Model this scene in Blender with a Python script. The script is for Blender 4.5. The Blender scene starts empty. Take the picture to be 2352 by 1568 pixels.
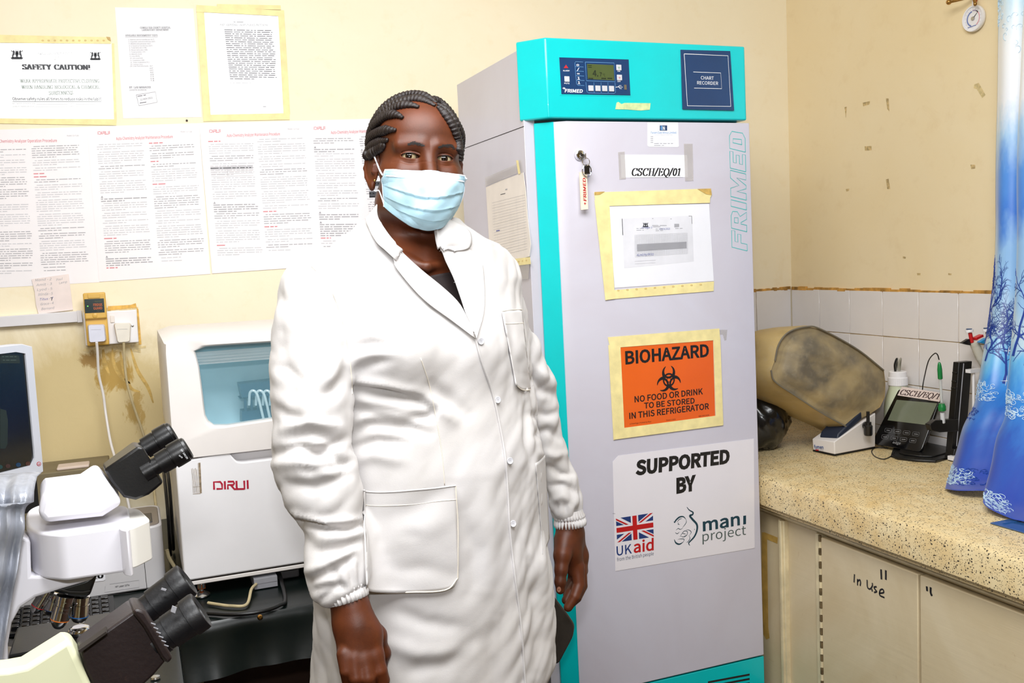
import bpy, bmesh, math, random
import numpy as np
from math import sin, cos, tan, pi, radians, sqrt, atan2, floor, exp
from mathutils import Vector, Matrix
random.seed(7)
scn = bpy.context.scene
C = scn.collection

# ------------------------------------------------------------------ camera
CAM = np.array([0., 0., 1.40])
YAW, PITCH, ROLL, FPX = radians(21.6), radians(-5.1), math.atan(.045), 2200.
_fw = np.array([sin(YAW) * cos(PITCH), cos(YAW) * cos(PITCH), sin(PITCH)])
_r0 = np.array([cos(YAW), -sin(YAW), 0.]); _u0 = np.cross(_r0, _fw)
_r = cos(ROLL) * _r0 - sin(ROLL) * _u0
_u = cos(ROLL) * _u0 + sin(ROLL) * _r0
cd = bpy.data.cameras.new('camera')
cam = bpy.data.objects.new('camera', cd); C.objects.link(cam)
cam.matrix_world = Matrix(((_r[0], _u[0], -_fw[0], CAM[0]), (_r[1], _u[1], -_fw[1], CAM[1]),
                           (_r[2], _u[2], -_fw[2], CAM[2]), (0, 0, 0, 1)))
cd.sensor_width = 36; cd.lens = 36 * FPX / 2352; cd.clip_start = .05
scn.camera = cam

# ------------------------------------------------------------------ light
scn.view_settings.view_transform = 'Standard'; scn.view_settings.look = 'None'
scn.view_settings.gamma = 1.0; scn.view_settings.exposure = 0.0
scn.view_settings.use_curve_mapping = False
scn.cycles.use_denoising = True
scn.cycles.max_bounces = 6
w = bpy.data.worlds.new('world'); scn.world = w; w.use_nodes = True
w.node_tree.nodes['Background'].inputs[0].default_value = (.9, .95, 1, 1)
w.node_tree.nodes['Background'].inputs[1].default_value = .25

def area(name, loc, target, sx, sy, power, col=(1, 1, 1)):
    l = bpy.data.lights.new(name, 'AREA'); l.shape = 'RECTANGLE'; l.size = sx; l.size_y = sy
    l.energy = power; l.color = col
    o = bpy.data.objects.new(name, l); C.objects.link(o)
    o.location = loc
    o.rotation_euler = (Vector(target) - Vector(loc)).to_track_quat('-Z', 'Y').to_euler()
    return o
area('ceiling_bounce_fill', (.30, .80, 2.52), (.55, 1.75, .9), 1.5, 1.1, 70, (.97, .985, 1))  # added area lamp in place of flash bounced off the ceiling
area('camera_flash', (-.02, -.03, 1.60), (.5, 1.9, 1.30), .10, .06, 10, (.97, .985, 1))

# ------------------------------------------------------------------ unprojection onto real planes
def ray(x, y):
    return _r * ((x - 1176.) / FPX) - _u * ((y - 784.) / FPX) + _fw
class Pl:
    def __init__(s, p, n):
        s.p = np.array(p, float); n = np.array(n, float); s.n = n / np.linalg.norm(n)
        if np.dot(CAM - s.p, s.n) < 0: s.n = -s.n
    def at(s, x, y, off=0.):
        d = ray(x, y); p0 = s.p
        q = CAM + d * (np.dot(p0 - CAM, s.n) / np.dot(d, s.n))
        return q + s.n * off
def YP(v): return Pl((0, v, 0), (0, -1, 0))
def XP(v): return Pl((v, 0, 0), (-1, 0, 0))
def ZP(v): return Pl((0, 0, v), (0, 0, 1))
def at(x, y, Y): return YP(Y).at(x, y)

# ------------------------------------------------------------------ materials
def lin(c):
    return tuple((v / 255 / 12.92) if v / 255 <= .04045 else ((v / 255 + .055) / 1.055) ** 2.4 for v in c[:3]) + (1.,)
MATS = {}
class NT:
    def __init__(s, name):
        s.m = bpy.data.materials.new(name); s.m.use_nodes = True
        s.t = s.m.node_tree; s.b = s.t.nodes['Principled BSDF']
    def n(s, typ, **kw):
        nd = s.t.nodes.new('ShaderNode' + typ)
        for k, v in kw.items():
            if k in nd.inputs.keys(): nd.inputs[k].default_value = v
            else: setattr(nd, k, v)
        return nd
    def l(s, a, b): s.t.links.new(a, b)
    def coord(s, scale=(1, 1, 1), kind='Object', rot=(0, 0, 0)):
        tc = s.n('TexCoord'); mp = s.n('Mapping'); s.l(tc.outputs[kind], mp.inputs[0])
        mp.inputs['Scale'].default_value = scale; mp.inputs['Rotation'].default_value = rot
        return mp.outputs[0]
    def noise(s, scale, detail=3, vec=None, rough=.55, dist=0.):
        nd = s.n('TexNoise'); nd.inputs['Scale'].default_value = scale; nd.inputs['Detail'].default_value = detail
        nd.inputs['Roughness'].default_value = rough; nd.inputs['Distortion'].default_value = dist
        if vec is not None: s.l(vec, nd.inputs['Vector'])
        return nd.outputs[0]
    def ramp(s, fac, stops, interp='LINEAR'):
        r = s.n('ValToRGB'); s.l(fac, r.inputs[0]); r.color_ramp.interpolation = interp
        e = r.color_ramp.elements
        e[0].position, e[0].color = stops[0][0], stops[0][1]
        e[1].position, e[1].color = stops[-1][0], stops[-1][1]
        for p, c in stops[1:-1]:
            q = e.new(p); q.color = c
        return r.outputs[0]
    def mix(s, fac, a, b, typ='MIX'):
        x = s.n('MixRGB'); x.blend_type = typ
        for i, v in ((0, fac), (1, a), (2, b)):
            if hasattr(v, 'links') or hasattr(v, 'is_output'): s.l(v, x.inputs[i])
            else: x.inputs[i].default_value = v
        return x.outputs[0]
    def math(s, op, a, b=0.):
        x = s.n('Math'); x.operation = op
        for i, v in ((0, a), (1, b)):
            if hasattr(v, 'is_output'): s.l(v, x.inputs[i])
            else: x.inputs[i].default_value = v
        return x.outputs[0]
    def bump(s, h, strength=.2, dist=.002):
        b = s.n('Bump'); b.inputs['Strength'].default_value = strength; b.inputs['Distance'].default_value = dist
        s.l(h, b.inputs['Height']); s.l(b.outputs[0], s.b.inputs['Normal'])
    def col(s, v):
        if hasattr(v, 'is_output'): s.l(v, s.b.inputs['Base Color'])
        else: s.b.inputs['Base Color'].default_value = v
def W(v): return (v, v, v, 1)
def mat(name, c, rough=.5, metal=0., var=.06, scale=12., bump=0., bscale=60., spec=.5, coat=0., alpha=1., trans=0., emit=0., sub=0.):
    """plain coloured procedural material: a little noise in colour and roughness"""
    if name in MATS: return MATS[name]
    k = NT(name); c = lin(c)
    v = k.coord()
    f = k.noise(scale, 4, v)
    dark = tuple(x * (1 - var * 1.6) for x in c[:3]) + (1,); lite = tuple(min(1, x * (1 + var)) for x in c[:3]) + (1,)
    k.col(k.ramp(f, [(.3, dark), (.7, lite)]))
    k.b.inputs['Roughness'].default_value = rough; k.b.inputs['Metallic'].default_value = metal
    k.b.inputs['Specular IOR Level'].default_value = spec; k.b.inputs['Coat Weight'].default_value = coat
    k.b.inputs['Coat Roughness'].default_value = .08
    k.b.inputs['Alpha'].default_value = alpha; k.b.inputs['Transmission Weight'].default_value = trans
    if sub: k.b.inputs['Subsurface Weight'].default_value = sub; k.b.inputs['Subsurface Scale'].default_value = .01
    if emit: k.b.inputs['Emission Color'].default_value = c; k.b.inputs['Emission Strength'].default_value = emit
    if bump: k.bump(k.noise(bscale, 5, v), bump)
    MATS[name] = k.m; return k.m

# ------------------------------------------------------------------ glyphs
_gc = {}
import os
try:      # the plain sans shipped inside Blender itself; the built-in face otherwise
    SANS = bpy.data.fonts.load(os.path.join(bpy.utils.resource_path('LOCAL'), 'datafiles', 'fonts', 'Noto Sans CJK Regular.woff2'))
except Exception: SANS = None
def font_shape(s, bold=0., spacing=1.):
    key = (s, bold, spacing)
    if key not in _gc:
        c = bpy.data.curves.new('g', 'FONT'); c.body = s; c.offset = bold * SCL
        if SANS is not None: c.font = SANS
        c.space_character = spacing
        c.resolution_u = 3
        o = bpy.data.objects.new('g', c); m = bpy.data.meshes.new_from_object(o)
        v = np.array([(p.co.x, p.co.y) for p in m.vertices]) if len(m.vertices) else np.zeros((1, 2))
        f = [tuple(p.vertices) for p in m.polygons]
        bpy.data.objects.remove(o); bpy.data.curves.remove(c); bpy.data.meshes.remove(m)
        v = np.c_[v / SCL, np.zeros(len(v))]
        _gc[key] = (v, f)
    return _gc[key]
SCL = 1.
SCL = font_shape('H')[0][:, 1].max() / .73; _gc.clear()
def arc(cx, cy, rx, ry, a0, a1, n=9):
    return [(cx + rx * cos(radians(a0 + (a1 - a0) * i / n)), cy + ry * sin(radians(a0 + (a1 - a0) * i / n))) for i in range(n + 1)]
def sf(x, y, w=.22): return [(x - w / 2, y), (x + w / 2, y)]
G = {  # capitals with serifs, drawn as strokes of a broad nib; (width, strokes)
 'A': (.72, [[(.08, 0), (.36, 1)], [(.36, 1), (.62, 0)], [(.18, .34), (.52, .34)], sf(.08, 0), sf(.62, 0)]),
 'B': (.66, [[(.16, 0), (.16, 1)], [(.06, 0), (.36, 0)], [(.06, 1), (.34, 1)], [(.16, .53), (.36, .53)], arc(.34, .765, .2, .235, 90, -90), arc(.36, .265, .24, .265, 90, -90)]),
 'C': (.68, [arc(.38, .5, .3, .5, 60, 300, 14), [(.6, .98), (.6, .72)], [(.6, .2), (.54, .08)]]),
 'D': (.74, [[(.16, 0), (.16, 1)], [(.06, 0), (.36, 0)], [(.06, 1), (.36, 1)], arc(.34, .5, .32, .5, 90, -90, 12)]),
 'E': (.62, [[(.16, 0), (.16, 1)], [(.06, 0), (.56, 0)], [(.06, 1), (.52, 1)], [(.16, .52), (.42, .52)], [(.52, 1), (.54, .8)], [(.56, 0), (.6, .22)], [(.42, .42), (.42, .62)]]),
 'F': (.58, [[(.16, 0), (.16, 1)], [(.04, 0), (.3, 0)], [(.06, 1), (.52, 1)], [(.16, .52), (.42, .52)], [(.52, 1), (.54, .8)], [(.42, .42), (.42, .62)]]),
 'G': (.74, [arc(.38, .5, .3, .5, 60, 300, 14), [(.6, .98), (.6, .74)], [(.6, .42), (.6, .06)], sf(.6, .42)]),
 'H': (.76, [[(.16, 0), (.16, 1)], [(.6, 0), (.6, 1)], [(.16, .52), (.6, .52)], sf(.16, 0), sf(.16, 1), sf(.6, 0), sf(.6, 1)]),
 'I': (.34, [[(.17, 0), (.17, 1)], sf(.17, 0, .26), sf(.17, 1, .26)]),
 'J': (.45, [[(.28, 1), (.28, .2)], arc(.16, .2, .12, .2, 0, -150, 6), sf(.28, 1)]),
 'K': (.74, [[(.16, 0), (.16, 1)], [(.2, .42), (.58, 1)], [(.3, .56), (.62, 0)], sf(.16, 0), sf(.16, 1), sf(.58, 1), sf(.62, 0)]),
 'L': (.6, [[(.16, 0), (.16, 1)], [(.06, 0), (.54, 0)], [(.54, 0), (.57, .24)], sf(.16, 1)]),
 'M': (.9, [[(.12, 0), (.12, 1)], [(.12, 1), (.44, .05)], [(.44, .05), (.76, 1)], [(.77, 1), (.77, 0)], sf(.12, 0), sf(.77, 0), [(.03, 1), (.14, 1)], [(.76, 1), (.86, 1)]]),
 'N': (.76, [[(.14, 0), (.14, 1)], [(.14, 1), (.6, 0)], [(.62, 0), (.62, 1)], sf(.14, 0), [(.04, 1), (.16, 1)], sf(.62, 1)]),
 'O': (.74, [arc(.37, .5, .3, .5, 0, 360, 20)]),
 'P': (.62, [[(.16, 0), (.16, 1)], sf(.16, 0, .26), [(.06, 1), (.34, 1)], [(.16, .46), (.34, .46)], arc(.34, .73, .22, .27, 90, -90)]),
 'Q': (.74, [arc(.37, .5, .3, .5, 0, 360, 20), [(.3, .02), (.45, -.2), (.62, -.22)]]),
 'R': (.72, [[(.16, 0), (.16, 1)], sf(.16, 0), [(.06, 1), (.34, 1)], [(.16, .5), (.34, .5)], arc(.34, .75, .2, .25, 90, -90), [(.34, .5), (.6, 0)], [(.56, 0), (.7, 0)]]),
 'S': (.58, [arc(.28, .76, .2, .24, 30, 200, 8) + arc(.28, .26, .22, .26, 60, -150, 10), [(.47, 1), (.47, .76)], [(.07, .28), (.07, 0)]]),
 'T': (.66, [[(.32, 0), (.32, 1)], sf(.32, 0, .26), [(.03, 1), (.61, 1)], [(.03, 1), (.03, .8)], [(.61, 1), (.61, .8)]]),
 'U': (.74, [[(.14, 1), (.14, .28)] + arc(.37, .28, .23, .28, 180, 360, 10) + [(.6, 1)], sf(.14, 1), sf(.6, 1)]),
 'V': (.72, [[(.1, 1), (.36, 0)], [(.36, 0), (.62, 1)], sf(.1, 1), sf(.62, 1)]),
 'W': (1., [[(.08, 1), (.3, 0)], [(.3, 0), (.5, 1)], [(.48, 1), (.7, 0)], [(.7, 0), (.9, 1)], sf(.08, 1), sf(.5, 1), sf(.9, 1)]),
 'X': (.72, [[(.1, 1), (.6, 0)], [(.1, 0), (.6, 1)], sf(.1, 0), sf(.1, 1), sf(.6, 0), sf(.6, 1)]),
 'Y': (.72, [[(.1, 1), (.36, .5)], [(.6, 1), (.36, .5), (.36, 0)], sf(.1, 1), sf(.6, 1), sf(.36, 0)]),
 '0': (.52, [arc(.26, .5, .19, .5, 0, 360, 20)]), '1': (.44, [[(.24, 0), (.24, 1)], [(.08, .84), (.24, 1)], sf(.24, 0, .26)]),
 '6': (.52, [arc(.26, .3, .19, .3, 0, 360, 16), [(.07, .34), (.12, .74), (.26, .93), (.4, 1)]]),
 '/': (.36, [[(.0, -.05), (.32, 1.05)]]), '&': (.8, [arc(.34, .76, .14, .2, -60, 240, 12), [(.22, .66), (.66, 0)], arc(.3, .26, .22, .26, 120, 330, 10), [(.48, .1), (.68, .5)]]),
 '!': (.3, [[(.15, 1), (.15, .34)], [(.15, .06), (.15, .0)]]), ':': (.26, [[(.13, .06), (.13, 0)], [(.13, .6), (.13, .54)]]), '.': (.26, [[(.13, .06), (.13, 0)]]), ' ': (.34, []),
}
def hull(pts):
    pts = sorted(set((round(a, 5), round(b, 5)) for a, b in pts))
    def half(ps):
        r = []
        for p in ps:
            while len(r) > 1 and (r[-1][0] - r[-2][0]) * (p[1] - r[-2][1]) - (r[-1][1] - r[-2][1]) * (p[0] - r[-2][0]) <= 0: r.pop()
            r.append(p)
        return r[:-1]
    return half(pts) + half(pts[::-1])
def serif_shape(s, thick=.14, thin=.04):
    V = []; F = []; x = 0
    for ch in s:
        wd, st = G.get(ch, G[' '])
        for pl in st:
            for a, b in zip(pl, pl[1:]):
                h = hull([(q[0] + x + sx * thick / 2, q[1] + sy * thin / 2) for q in (a, b) for sx in (-1, 1) for sy in (-1, 1)])
                F.append(tuple(range(len(V), len(V) + len(h)))); V += [(q[0], q[1], (len(F) % 9) * .1) for q in h]
        x += wd + .04
    return np.array(V) if V else np.zeros((1, 3)), F

# ------------------------------------------------------------------ mesh builder
ORG = {}
class MB:
    def __init__(s): s.v = []; s.f = []; s.m = []; s.sm = []; s.mats = []
    def mi(s, m):
        if m not in s.mats: s.mats.append(m)
        return s.mats.index(m)
    def add(s, V, F, m, smooth=False):
        o = len(s.v); s.v += [tuple(map(float, p)) for p in V]; k = s.mi(m)
        for f in F: s.f.append(tuple(i + o for i in f)); s.m.append(k); s.sm.append(smooth)
        return s
    def poly(s, P, m): return s.add(P, [tuple(range(len(P)))], m)
    def prism(s, P, vec, m, smooth=False):
        """closed outline P pushed along vec (same vector for all points)"""
        P = [np.array(p, float) for p in P]; n = len(P); vec = np.array(vec, float)
        V = P + [p + vec for p in P]
        F = [tuple(range(n))[::-1], tuple(range(n, 2 * n))] + [(i, (i + 1) % n, n + (i + 1) % n, n + i) for i in range(n)]
        return s.add(V, F, m, smooth)
    def box(s, a, b, m):
        (x0, y0, z0), (x1, y1, z1) = a, b
        return s.prism([(x0, y0, z0), (x1, y0, z0), (x1, y1, z0), (x0, y1, z0)], (0, 0, z1 - z0), m)
    def obox(s, c, ax, ay, az, m):
        """box with centre c and half axes ax, ay, az"""
        c, ax, ay, az = map(lambda q: np.array(q, float), (c, ax, ay, az))
        return s.prism([c - ax - ay - az, c + ax - ay - az, c + ax + ay - az, c - ax + ay - az], 2 * az, m)
    def loft(s, rings, m, cap=True, smooth=True, closed=True):
        n = len(rings[0]); V = [p for r in rings for p in r]; F = []
        for j in range(len(rings) - 1):
            for i in range(n if closed else n - 1):
                i2 = (i + 1) % n
                F.append((j * n + i, j * n + i2, (j + 1) * n + i2, (j + 1) * n + i))
        if cap: F += [tuple(range(n))[::-1], tuple(range((len(rings) - 1) * n, len(rings) * n))]
        return s.add(V, F, m, smooth)
    def tube(s, pts, r, m, n=12, cap=True, smooth=True):
        pts = [np.array(p, float) for p in pts]; rr = r if hasattr(r, '__len__') else [r] * len(pts)
        R = []; up = None
        for i, p in enumerate(pts):
            t = pts[min(i + 1, len(pts) - 1)] - pts[max(i - 1, 0)]; t = t / (np.linalg.norm(t) + 1e-12)
            if up is None:
                up = np.array([0, 0, 1.]) if abs(t[2]) < .9 else np.array([1., 0, 0])
            up = up - t * np.dot(up, t); up /= np.linalg.norm(up) + 1e-12
            q = np.cross(t, up)
            R.append([p + rr[i] * (cos(2 * pi * k / n) * up + sin(2 * pi * k / n) * q) for k in range(n)])
        return s.loft(R, m, cap, smooth)
    def lathe(s, o, ax, prof, m, n=32, smooth=True, cap=True):
        """prof: (distance along ax, radius)"""
        ax = np.array(ax, float); ax /= np.linalg.norm(ax); o = np.array(o, float)
        u = np.cross(ax, (0, 0, 1.) if abs(ax[2]) < .9 else (1., 0, 0)); u /= np.linalg.norm(u); q = np.cross(ax, u)
        R = [[o + ax * d + r * (cos(2 * pi * k / n) * u + sin(2 * pi * k / n) * q) for k in range(n)] for d, r in prof]
        return s.loft(R, m, cap, smooth)
    def ball(s, c, rx, ry, rz, m, n=16, k=10):
        R = [[(c[0] + rx * sin(pi * j / k) * cos(2 * pi * i / n), c[1] + ry * sin(pi * j / k) * sin(2 * pi * i / n), c[2] + rz * cos(pi * j / k)) for i in range(n)] for j in range(1, k)]
        return s.loft(R, m, True, True)
    # --- flat things on a plane, placed by what the photo shows on that plane
    def pquad(s, pl, px, m, off=0., th=0.):
        P = [pl.at(x, y, off) for x, y in px]
        if th: return s.prism(P, pl.n * th, m)
        return s.poly(P, m)
    def ptext(s, pl, txt, a, b, h, m, off=.0006, bold=0., serif=False, thick=.14, thin=.05, shear=0., fitw=True, spacing=1., capy=None):
        """text whose baseline runs from photo point a to b, cap height h photo px, lying on plane pl"""
        A = pl.at(*a, off); B = pl.at(*b, off)
        u = B - A; L = np.linalg.norm(u); u /= L
        v = np.cross(u, pl.n); v = v / np.linalg.norm(v)
        if abs(np.dot(v, _u)) < .3: v = v if np.dot(v, _r) < 0 else -v
        elif np.dot(v, _u) < 0: v = -v
        sc = L / sqrt((a[0] - b[0]) ** 2 + (a[1] - b[1]) ** 2)
        Tp = pl.at(a[0], a[1] - h, off) - A; H = abs(np.dot(Tp, v)) if capy is None else capy
        V, F = serif_shape(txt, thick, thin) if serif else font_shape(txt, bold, spacing)
        x0, x1 = V[:, 0].min(), V[:, 0].max(); ch = 1. if serif else .73 if capy is None else .73
        X = (V[:, 0] - x0) / (x1 - x0 + 1e-9) * L; Yv = (V[:, 1] + (0 if serif else bold)) / (ch + (0 if serif else 2 * bold)) * H
        X = X + shear * Yv
        return s.add([A + u * x + v * y + pl.n * (k * .00025) for x, y, k in zip(X, Yv, V[:, 2])], F, m)
    def pline(s, pl, pts, wd, m, off=.0006):
        """polyline in photo points drawn as a ribbon wd metres wide on plane pl"""
        s.pc = (getattr(s, 'pc', 0) + 1) % 7; off += s.pc * .00003
        P = [pl.at(x, y, off) for x, y in pts]
        return s.ribbon(P, pl.n, wd, m)
    def ribbon(s, P, n, wd, m):
        ws = wd if hasattr(wd, '__len__') else [wd] * len(P)
        V = []; N = len(P)
        for i, p in enumerate(P):
            t = P[min(i + 1, N - 1)] - P[max(i - 1, 0)]; t = t / (np.linalg.norm(t) + 1e-12)
            q = np.cross(t, n); q /= np.linalg.norm(q) + 1e-12
            V += [p - q * ws[i] / 2, p + q * ws[i] / 2]
        return s.add(V, [(2 * i, 2 * i + 1, 2 * i + 3, 2 * i + 2) for i in range(N - 1)], m)
    def para(s, pl, tl, bl, wd, slope, rows, m, hpx=2.0, fill=.85, off=.0006, indent=0, last=.5, rnd=random):
        """grey rows of tiny print; tl/bl: photo points of the column's left edge at first / last row"""
        for i in range(rows):
            t = i / max(1, rows - 1); x = tl[0] + (bl[0] - tl[0]) * t; y = tl[1] + (bl[1] - tl[1]) * t
            W_ = wd * (last if i == rows - 1 else 1 - .06 * rnd.random())
            c = indent if i == 0 else 0
            while c < W_:
                L = min(rnd.choice((5, 8, 11, 15, 19)), W_ - c)
                if L > 2:
                    s.pquad(pl, [(x + c, y + slope * c), (x + c + L, y + slope * (c + L)), (x + c + L, y + slope * (c + L) + hpx), (x + c, y + slope * c + hpx)], m, off)
                c += L + 2.4
        return s
    def build(s, name, parent=None, org=None, bevel=0., seg=2, subs=0, sharp=38):
        if parent is not None: o = ORG[parent.name]
        elif org is not None: o = np.array(org, float)
        else:
            a = np.array(s.v); o = np.array([(a[:, 0].min() + a[:, 0].max()) / 2, (a[:, 1].min() + a[:, 1].max()) / 2, a[:, 2].min()])
        me = bpy.data.meshes.new(name)
        me.from_pydata((np.array(s.v) - o).tolist(), [], s.f)
        for m in s.mats: me.materials.append(m)
        me.polygons.foreach_set('material_index', s.m); me.polygons.foreach_set('use_smooth', s.sm)
        me.update()
        bm = bmesh.new(); bm.from_mesh(me); bmesh.ops.recalc_face_normals(bm, faces=bm.faces); bm.to_mesh(me); bm.free()
        ob = bpy.data.objects.new(name, me); C.objects.link(ob)
        if parent is None: ob.location = o
        else: ob.parent = parent
        ORG[ob.name] = o
        if bevel:
            b = ob.modifiers.new('bevel', 'BEVEL'); b.width = bevel; b.segments = seg; b.limit_method = 'ANGLE'; b.angle_limit = radians(40)
            for p in me.polygons: p.use_smooth = True
        if sharp: me.set_sharp_from_angle(angle=radians(sharp))
        if subs:
            b = ob.modifiers.new('subdivision', 'SUBSURF'); b.levels = subs; b.render_levels = subs
        return ob
def thing(name, loc, label, cat, group=None):
    o = bpy.data.objects.new(name, None); C.objects.link(o); o.location = loc; o.empty_display_size = .05
    ORG[o.name] = np.array(loc, float); return tag(o, label, cat, group)
def tag(o, label, cat, group=None):
    o['label'] = label; o['category'] = cat
    if group: o['group'] = group
    return o
def struct(o): o['kind'] = 'structure'; return o
def catmull(P, k=8):
    P = [np.array(p, float) for p in P]; Q = [2 * P[0] - P[1]] + P + [2 * P[-1] - P[-2]]; R = []
    for i in range(1, len(Q) - 2):
        for j in range(k):
            t = j / k; a, b, c, d = Q[i - 1:i + 3]
            R.append(.5 * (2 * b + (c - a) * t + (2 * a - 5 * b + 4 * c - d) * t * t + (3 * b - a - 3 * c + d) * t ** 3))
    return R + [P[-1]]

# ================================================================== ROOM
YB, XR, XL, YN, ZC, TT, CT = 3.0, 2.343, -1.7, -1.9, 2.75, .67, .74   # back wall, right wall, left, near, ceiling, table top, counter top
def wall_paint(name, base, lite, dirt, stain=None):
    k = NT(name); v = k.coord()
    n1 = k.noise(1.6, 5, v, .6, .6); n2 = k.noise(14, 6, v, .65); n3 = k.noise(3.5, 6, v, .7, 1.2)
    c = k.mix(k.ramp(n1, [(.35, W(0)), (.7, W(1))]), lin(base), lin(lite))
    c = k.mix(k.ramp(n2, [(.55, W(0)), (.8, W(.35))]), c, lin(dirt))
    c = k.mix(k.ramp(n3, [(.62, W(0)), (.78, W(.45))]), c, lin(dirt))
    if stain: c = stain(k, c)
    k.col(c); k.b.inputs['Roughness'].default_value = .62; k.b.inputs['Specular IOR Level'].default_value = .3
    k.bump(k.math('ADD', k.noise(5, 5, v), k.math('MULTIPLY', k.noise(70, 4, v), .15)), .35, .006)
    MATS[name] = k.m; return k.m
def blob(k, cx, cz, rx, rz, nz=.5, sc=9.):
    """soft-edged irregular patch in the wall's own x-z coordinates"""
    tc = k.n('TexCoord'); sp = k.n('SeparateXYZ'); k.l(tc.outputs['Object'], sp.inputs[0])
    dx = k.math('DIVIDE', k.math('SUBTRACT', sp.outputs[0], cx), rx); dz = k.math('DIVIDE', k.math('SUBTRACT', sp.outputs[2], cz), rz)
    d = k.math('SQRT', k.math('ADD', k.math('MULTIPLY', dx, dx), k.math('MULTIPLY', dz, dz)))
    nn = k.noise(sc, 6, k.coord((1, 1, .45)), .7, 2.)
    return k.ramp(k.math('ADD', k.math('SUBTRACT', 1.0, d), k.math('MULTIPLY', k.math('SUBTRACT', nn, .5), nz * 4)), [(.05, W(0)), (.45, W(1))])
def socket_stains_and_patch(k, c):
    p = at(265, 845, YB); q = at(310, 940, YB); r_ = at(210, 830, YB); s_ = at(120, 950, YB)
    c = k.mix(k.math('MULTIPLY', blob(k, s_[0] + .08, s_[2] - .04, .46, .34, .22, 3.), .8), c, lin((206, 184, 126)))  # broad soft patch of darker beige, low on the left
    c = k.mix(k.math('MULTIPLY', blob(k, p[0], p[2], .055, .075, .9, 14.), .8), c, lin((178, 140, 52)))
    c = k.mix(k.math('MULTIPLY', blob(k, q[0], q[2], .03, .06, 1., 16.), .7), c, lin((176, 140, 60)))
    return k.mix(k.math('MULTIPLY', blob(k, r_[0], r_[2], .03, .03, .8, 25.), .8), c, lin((150, 110, 40)))
m_wb = wall_paint('cream_wall_paint', (247, 234, 204), (250, 240, 214), (236, 214, 168), socket_stains_and_patch)
m_wr = wall_paint('cream_wall_paint_right', (240, 220, 178), (243, 226, 190), (222, 196, 150))
m_ceil = mat('white_ceiling_paint', (240, 238, 230), .8)
m_floor = mat('red_oxide_floor', (60, 38, 32), .5, var=.2, scale=3)
def plane_wall(name, P, m, th):
    b = MB(); b.prism(P, th, m); return struct(b.build(name, org=(0, 0, 0)))
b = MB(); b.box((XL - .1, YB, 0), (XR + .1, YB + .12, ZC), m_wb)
m_res = mat('old_tape_residue', (226, 204, 150), .5, var=.2, scale=60); m_res2 = mat('brown_wall_mark', (208, 182, 130), .7, var=.3, scale=90)
m_nail = mat('dark_nail', (50, 40, 36), .4)
pb_ = YP(YB)
b.pquad(pb_, [(408, 762), (418, 762), (418, 772), (408, 773)], m_res, .0004)
rs = random.Random(3)
for i in range(26):   # flaking paint brushed round the socket box
    x = 186 + rs.random() * 140; y = 705 + rs.random() * 3 if i < 9 else 790 + rs.random() * 12
    b.pquad(pb_, [(x, y), (x + 8 + 10 * rs.random(), y - 2), (x + 14, y + 6 * rs.random() + 2), (x - 2, y + 5)], m_res, .0003 + i * .00004)
b.pquad(pb_, [(248, 703), (300, 700), (312, 696), (314, 706), (248, 713)], mat('ochre_paint_daub', (226, 178, 84), .6, var=.15, scale=80), .0016)
b.pquad(pb_, [(314, 706), (318, 710), (325, 790), (319, 792)], MATS['ochre_paint_daub'], .0018)
for pts in ([(258, 800), (262, 836), (280, 868), (300, 880)], [(275, 800), (284, 850), (300, 890), (322, 900)], [(300, 800), (316, 850), (340, 890), (352, 925)], [(236, 795), (240, 830), (252, 862)]):
    Q = catmull([pb_.at(x, y, .0004) for x, y in pts], 6)
    b.ribbon(Q, pb_.n, [.004 + .006 * sin(pi * i / (len(Q) - 1)) for i in range(len(Q))], mat('thin_ochre_brush_streak', (206, 172, 96), .6, var=.2, scale=60))
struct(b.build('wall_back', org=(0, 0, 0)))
b = MB(); b.box((XR, YN, 0), (XR + .12, YB, ZC), m_wr)
pr = XP(XR)
for q in ([(1981, 236), (1999, 232), (1997, 240), (1983, 244)], [(2035, 226), (2041, 226), (2043, 256), (2038, 250)], [(1986, 336), (2002, 335), (2002, 345), (1987, 346)],
          [(2035, 412), (2041, 410), (2045, 434), (2038, 434)], [(2238, 194), (2248, 190), (2264, 218), (2256, 225), (2244, 205), (2236, 202)], [(1943, 434), (1951, 433), (1950, 438), (1944, 440)],
          [(2074, 588), (2081, 590), (2080, 594), (2074, 593)], [(2106, 627), (2115, 627), (2114, 632), (2107, 632)], [(2178, 627), (2186, 628), (2185, 632), (2178, 631)], [(2229, 378), (2240, 378), (2240, 387), (2231, 388)], [(1940, 246), (1945, 245), (1943, 272)]):
    b.pquad(pr, q, m_res2 if len(q) != 6 else m_res, .0004)
struct(b.build('wall_right', org=(0, 0, 0)))
m_wd = wall_paint('darkened_unseen_wall_paint', (206, 184, 140), (212, 190, 150), (190, 164, 120))  # unseen walls, toned darker to cut the fill light
b = MB(); b.box((XL - .12, YN, 0), (XL, YB, ZC), m_wd); struct(b.build('wall_left', org=(0, 0, 0)))
b = MB(); b.box((XL - .12, YN - .12, 0), (XR + .12, YN, ZC), m_wd); struct(b.build('wall_front', org=(0, 0, 0)))
b = MB(); b.box((XL - .12, YN - .12, -.08), (XR + .12, YB + .12, 0), m_floor); struct(b.build('floor', org=(0, 0, 0)))
b = MB(); b.box((XL - .12, YN - .12, ZC), (XR + .12, YB + .12, ZC + .08), m_ceil); struct(b.build('ceiling', org=(0, 0, 0)))

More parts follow.
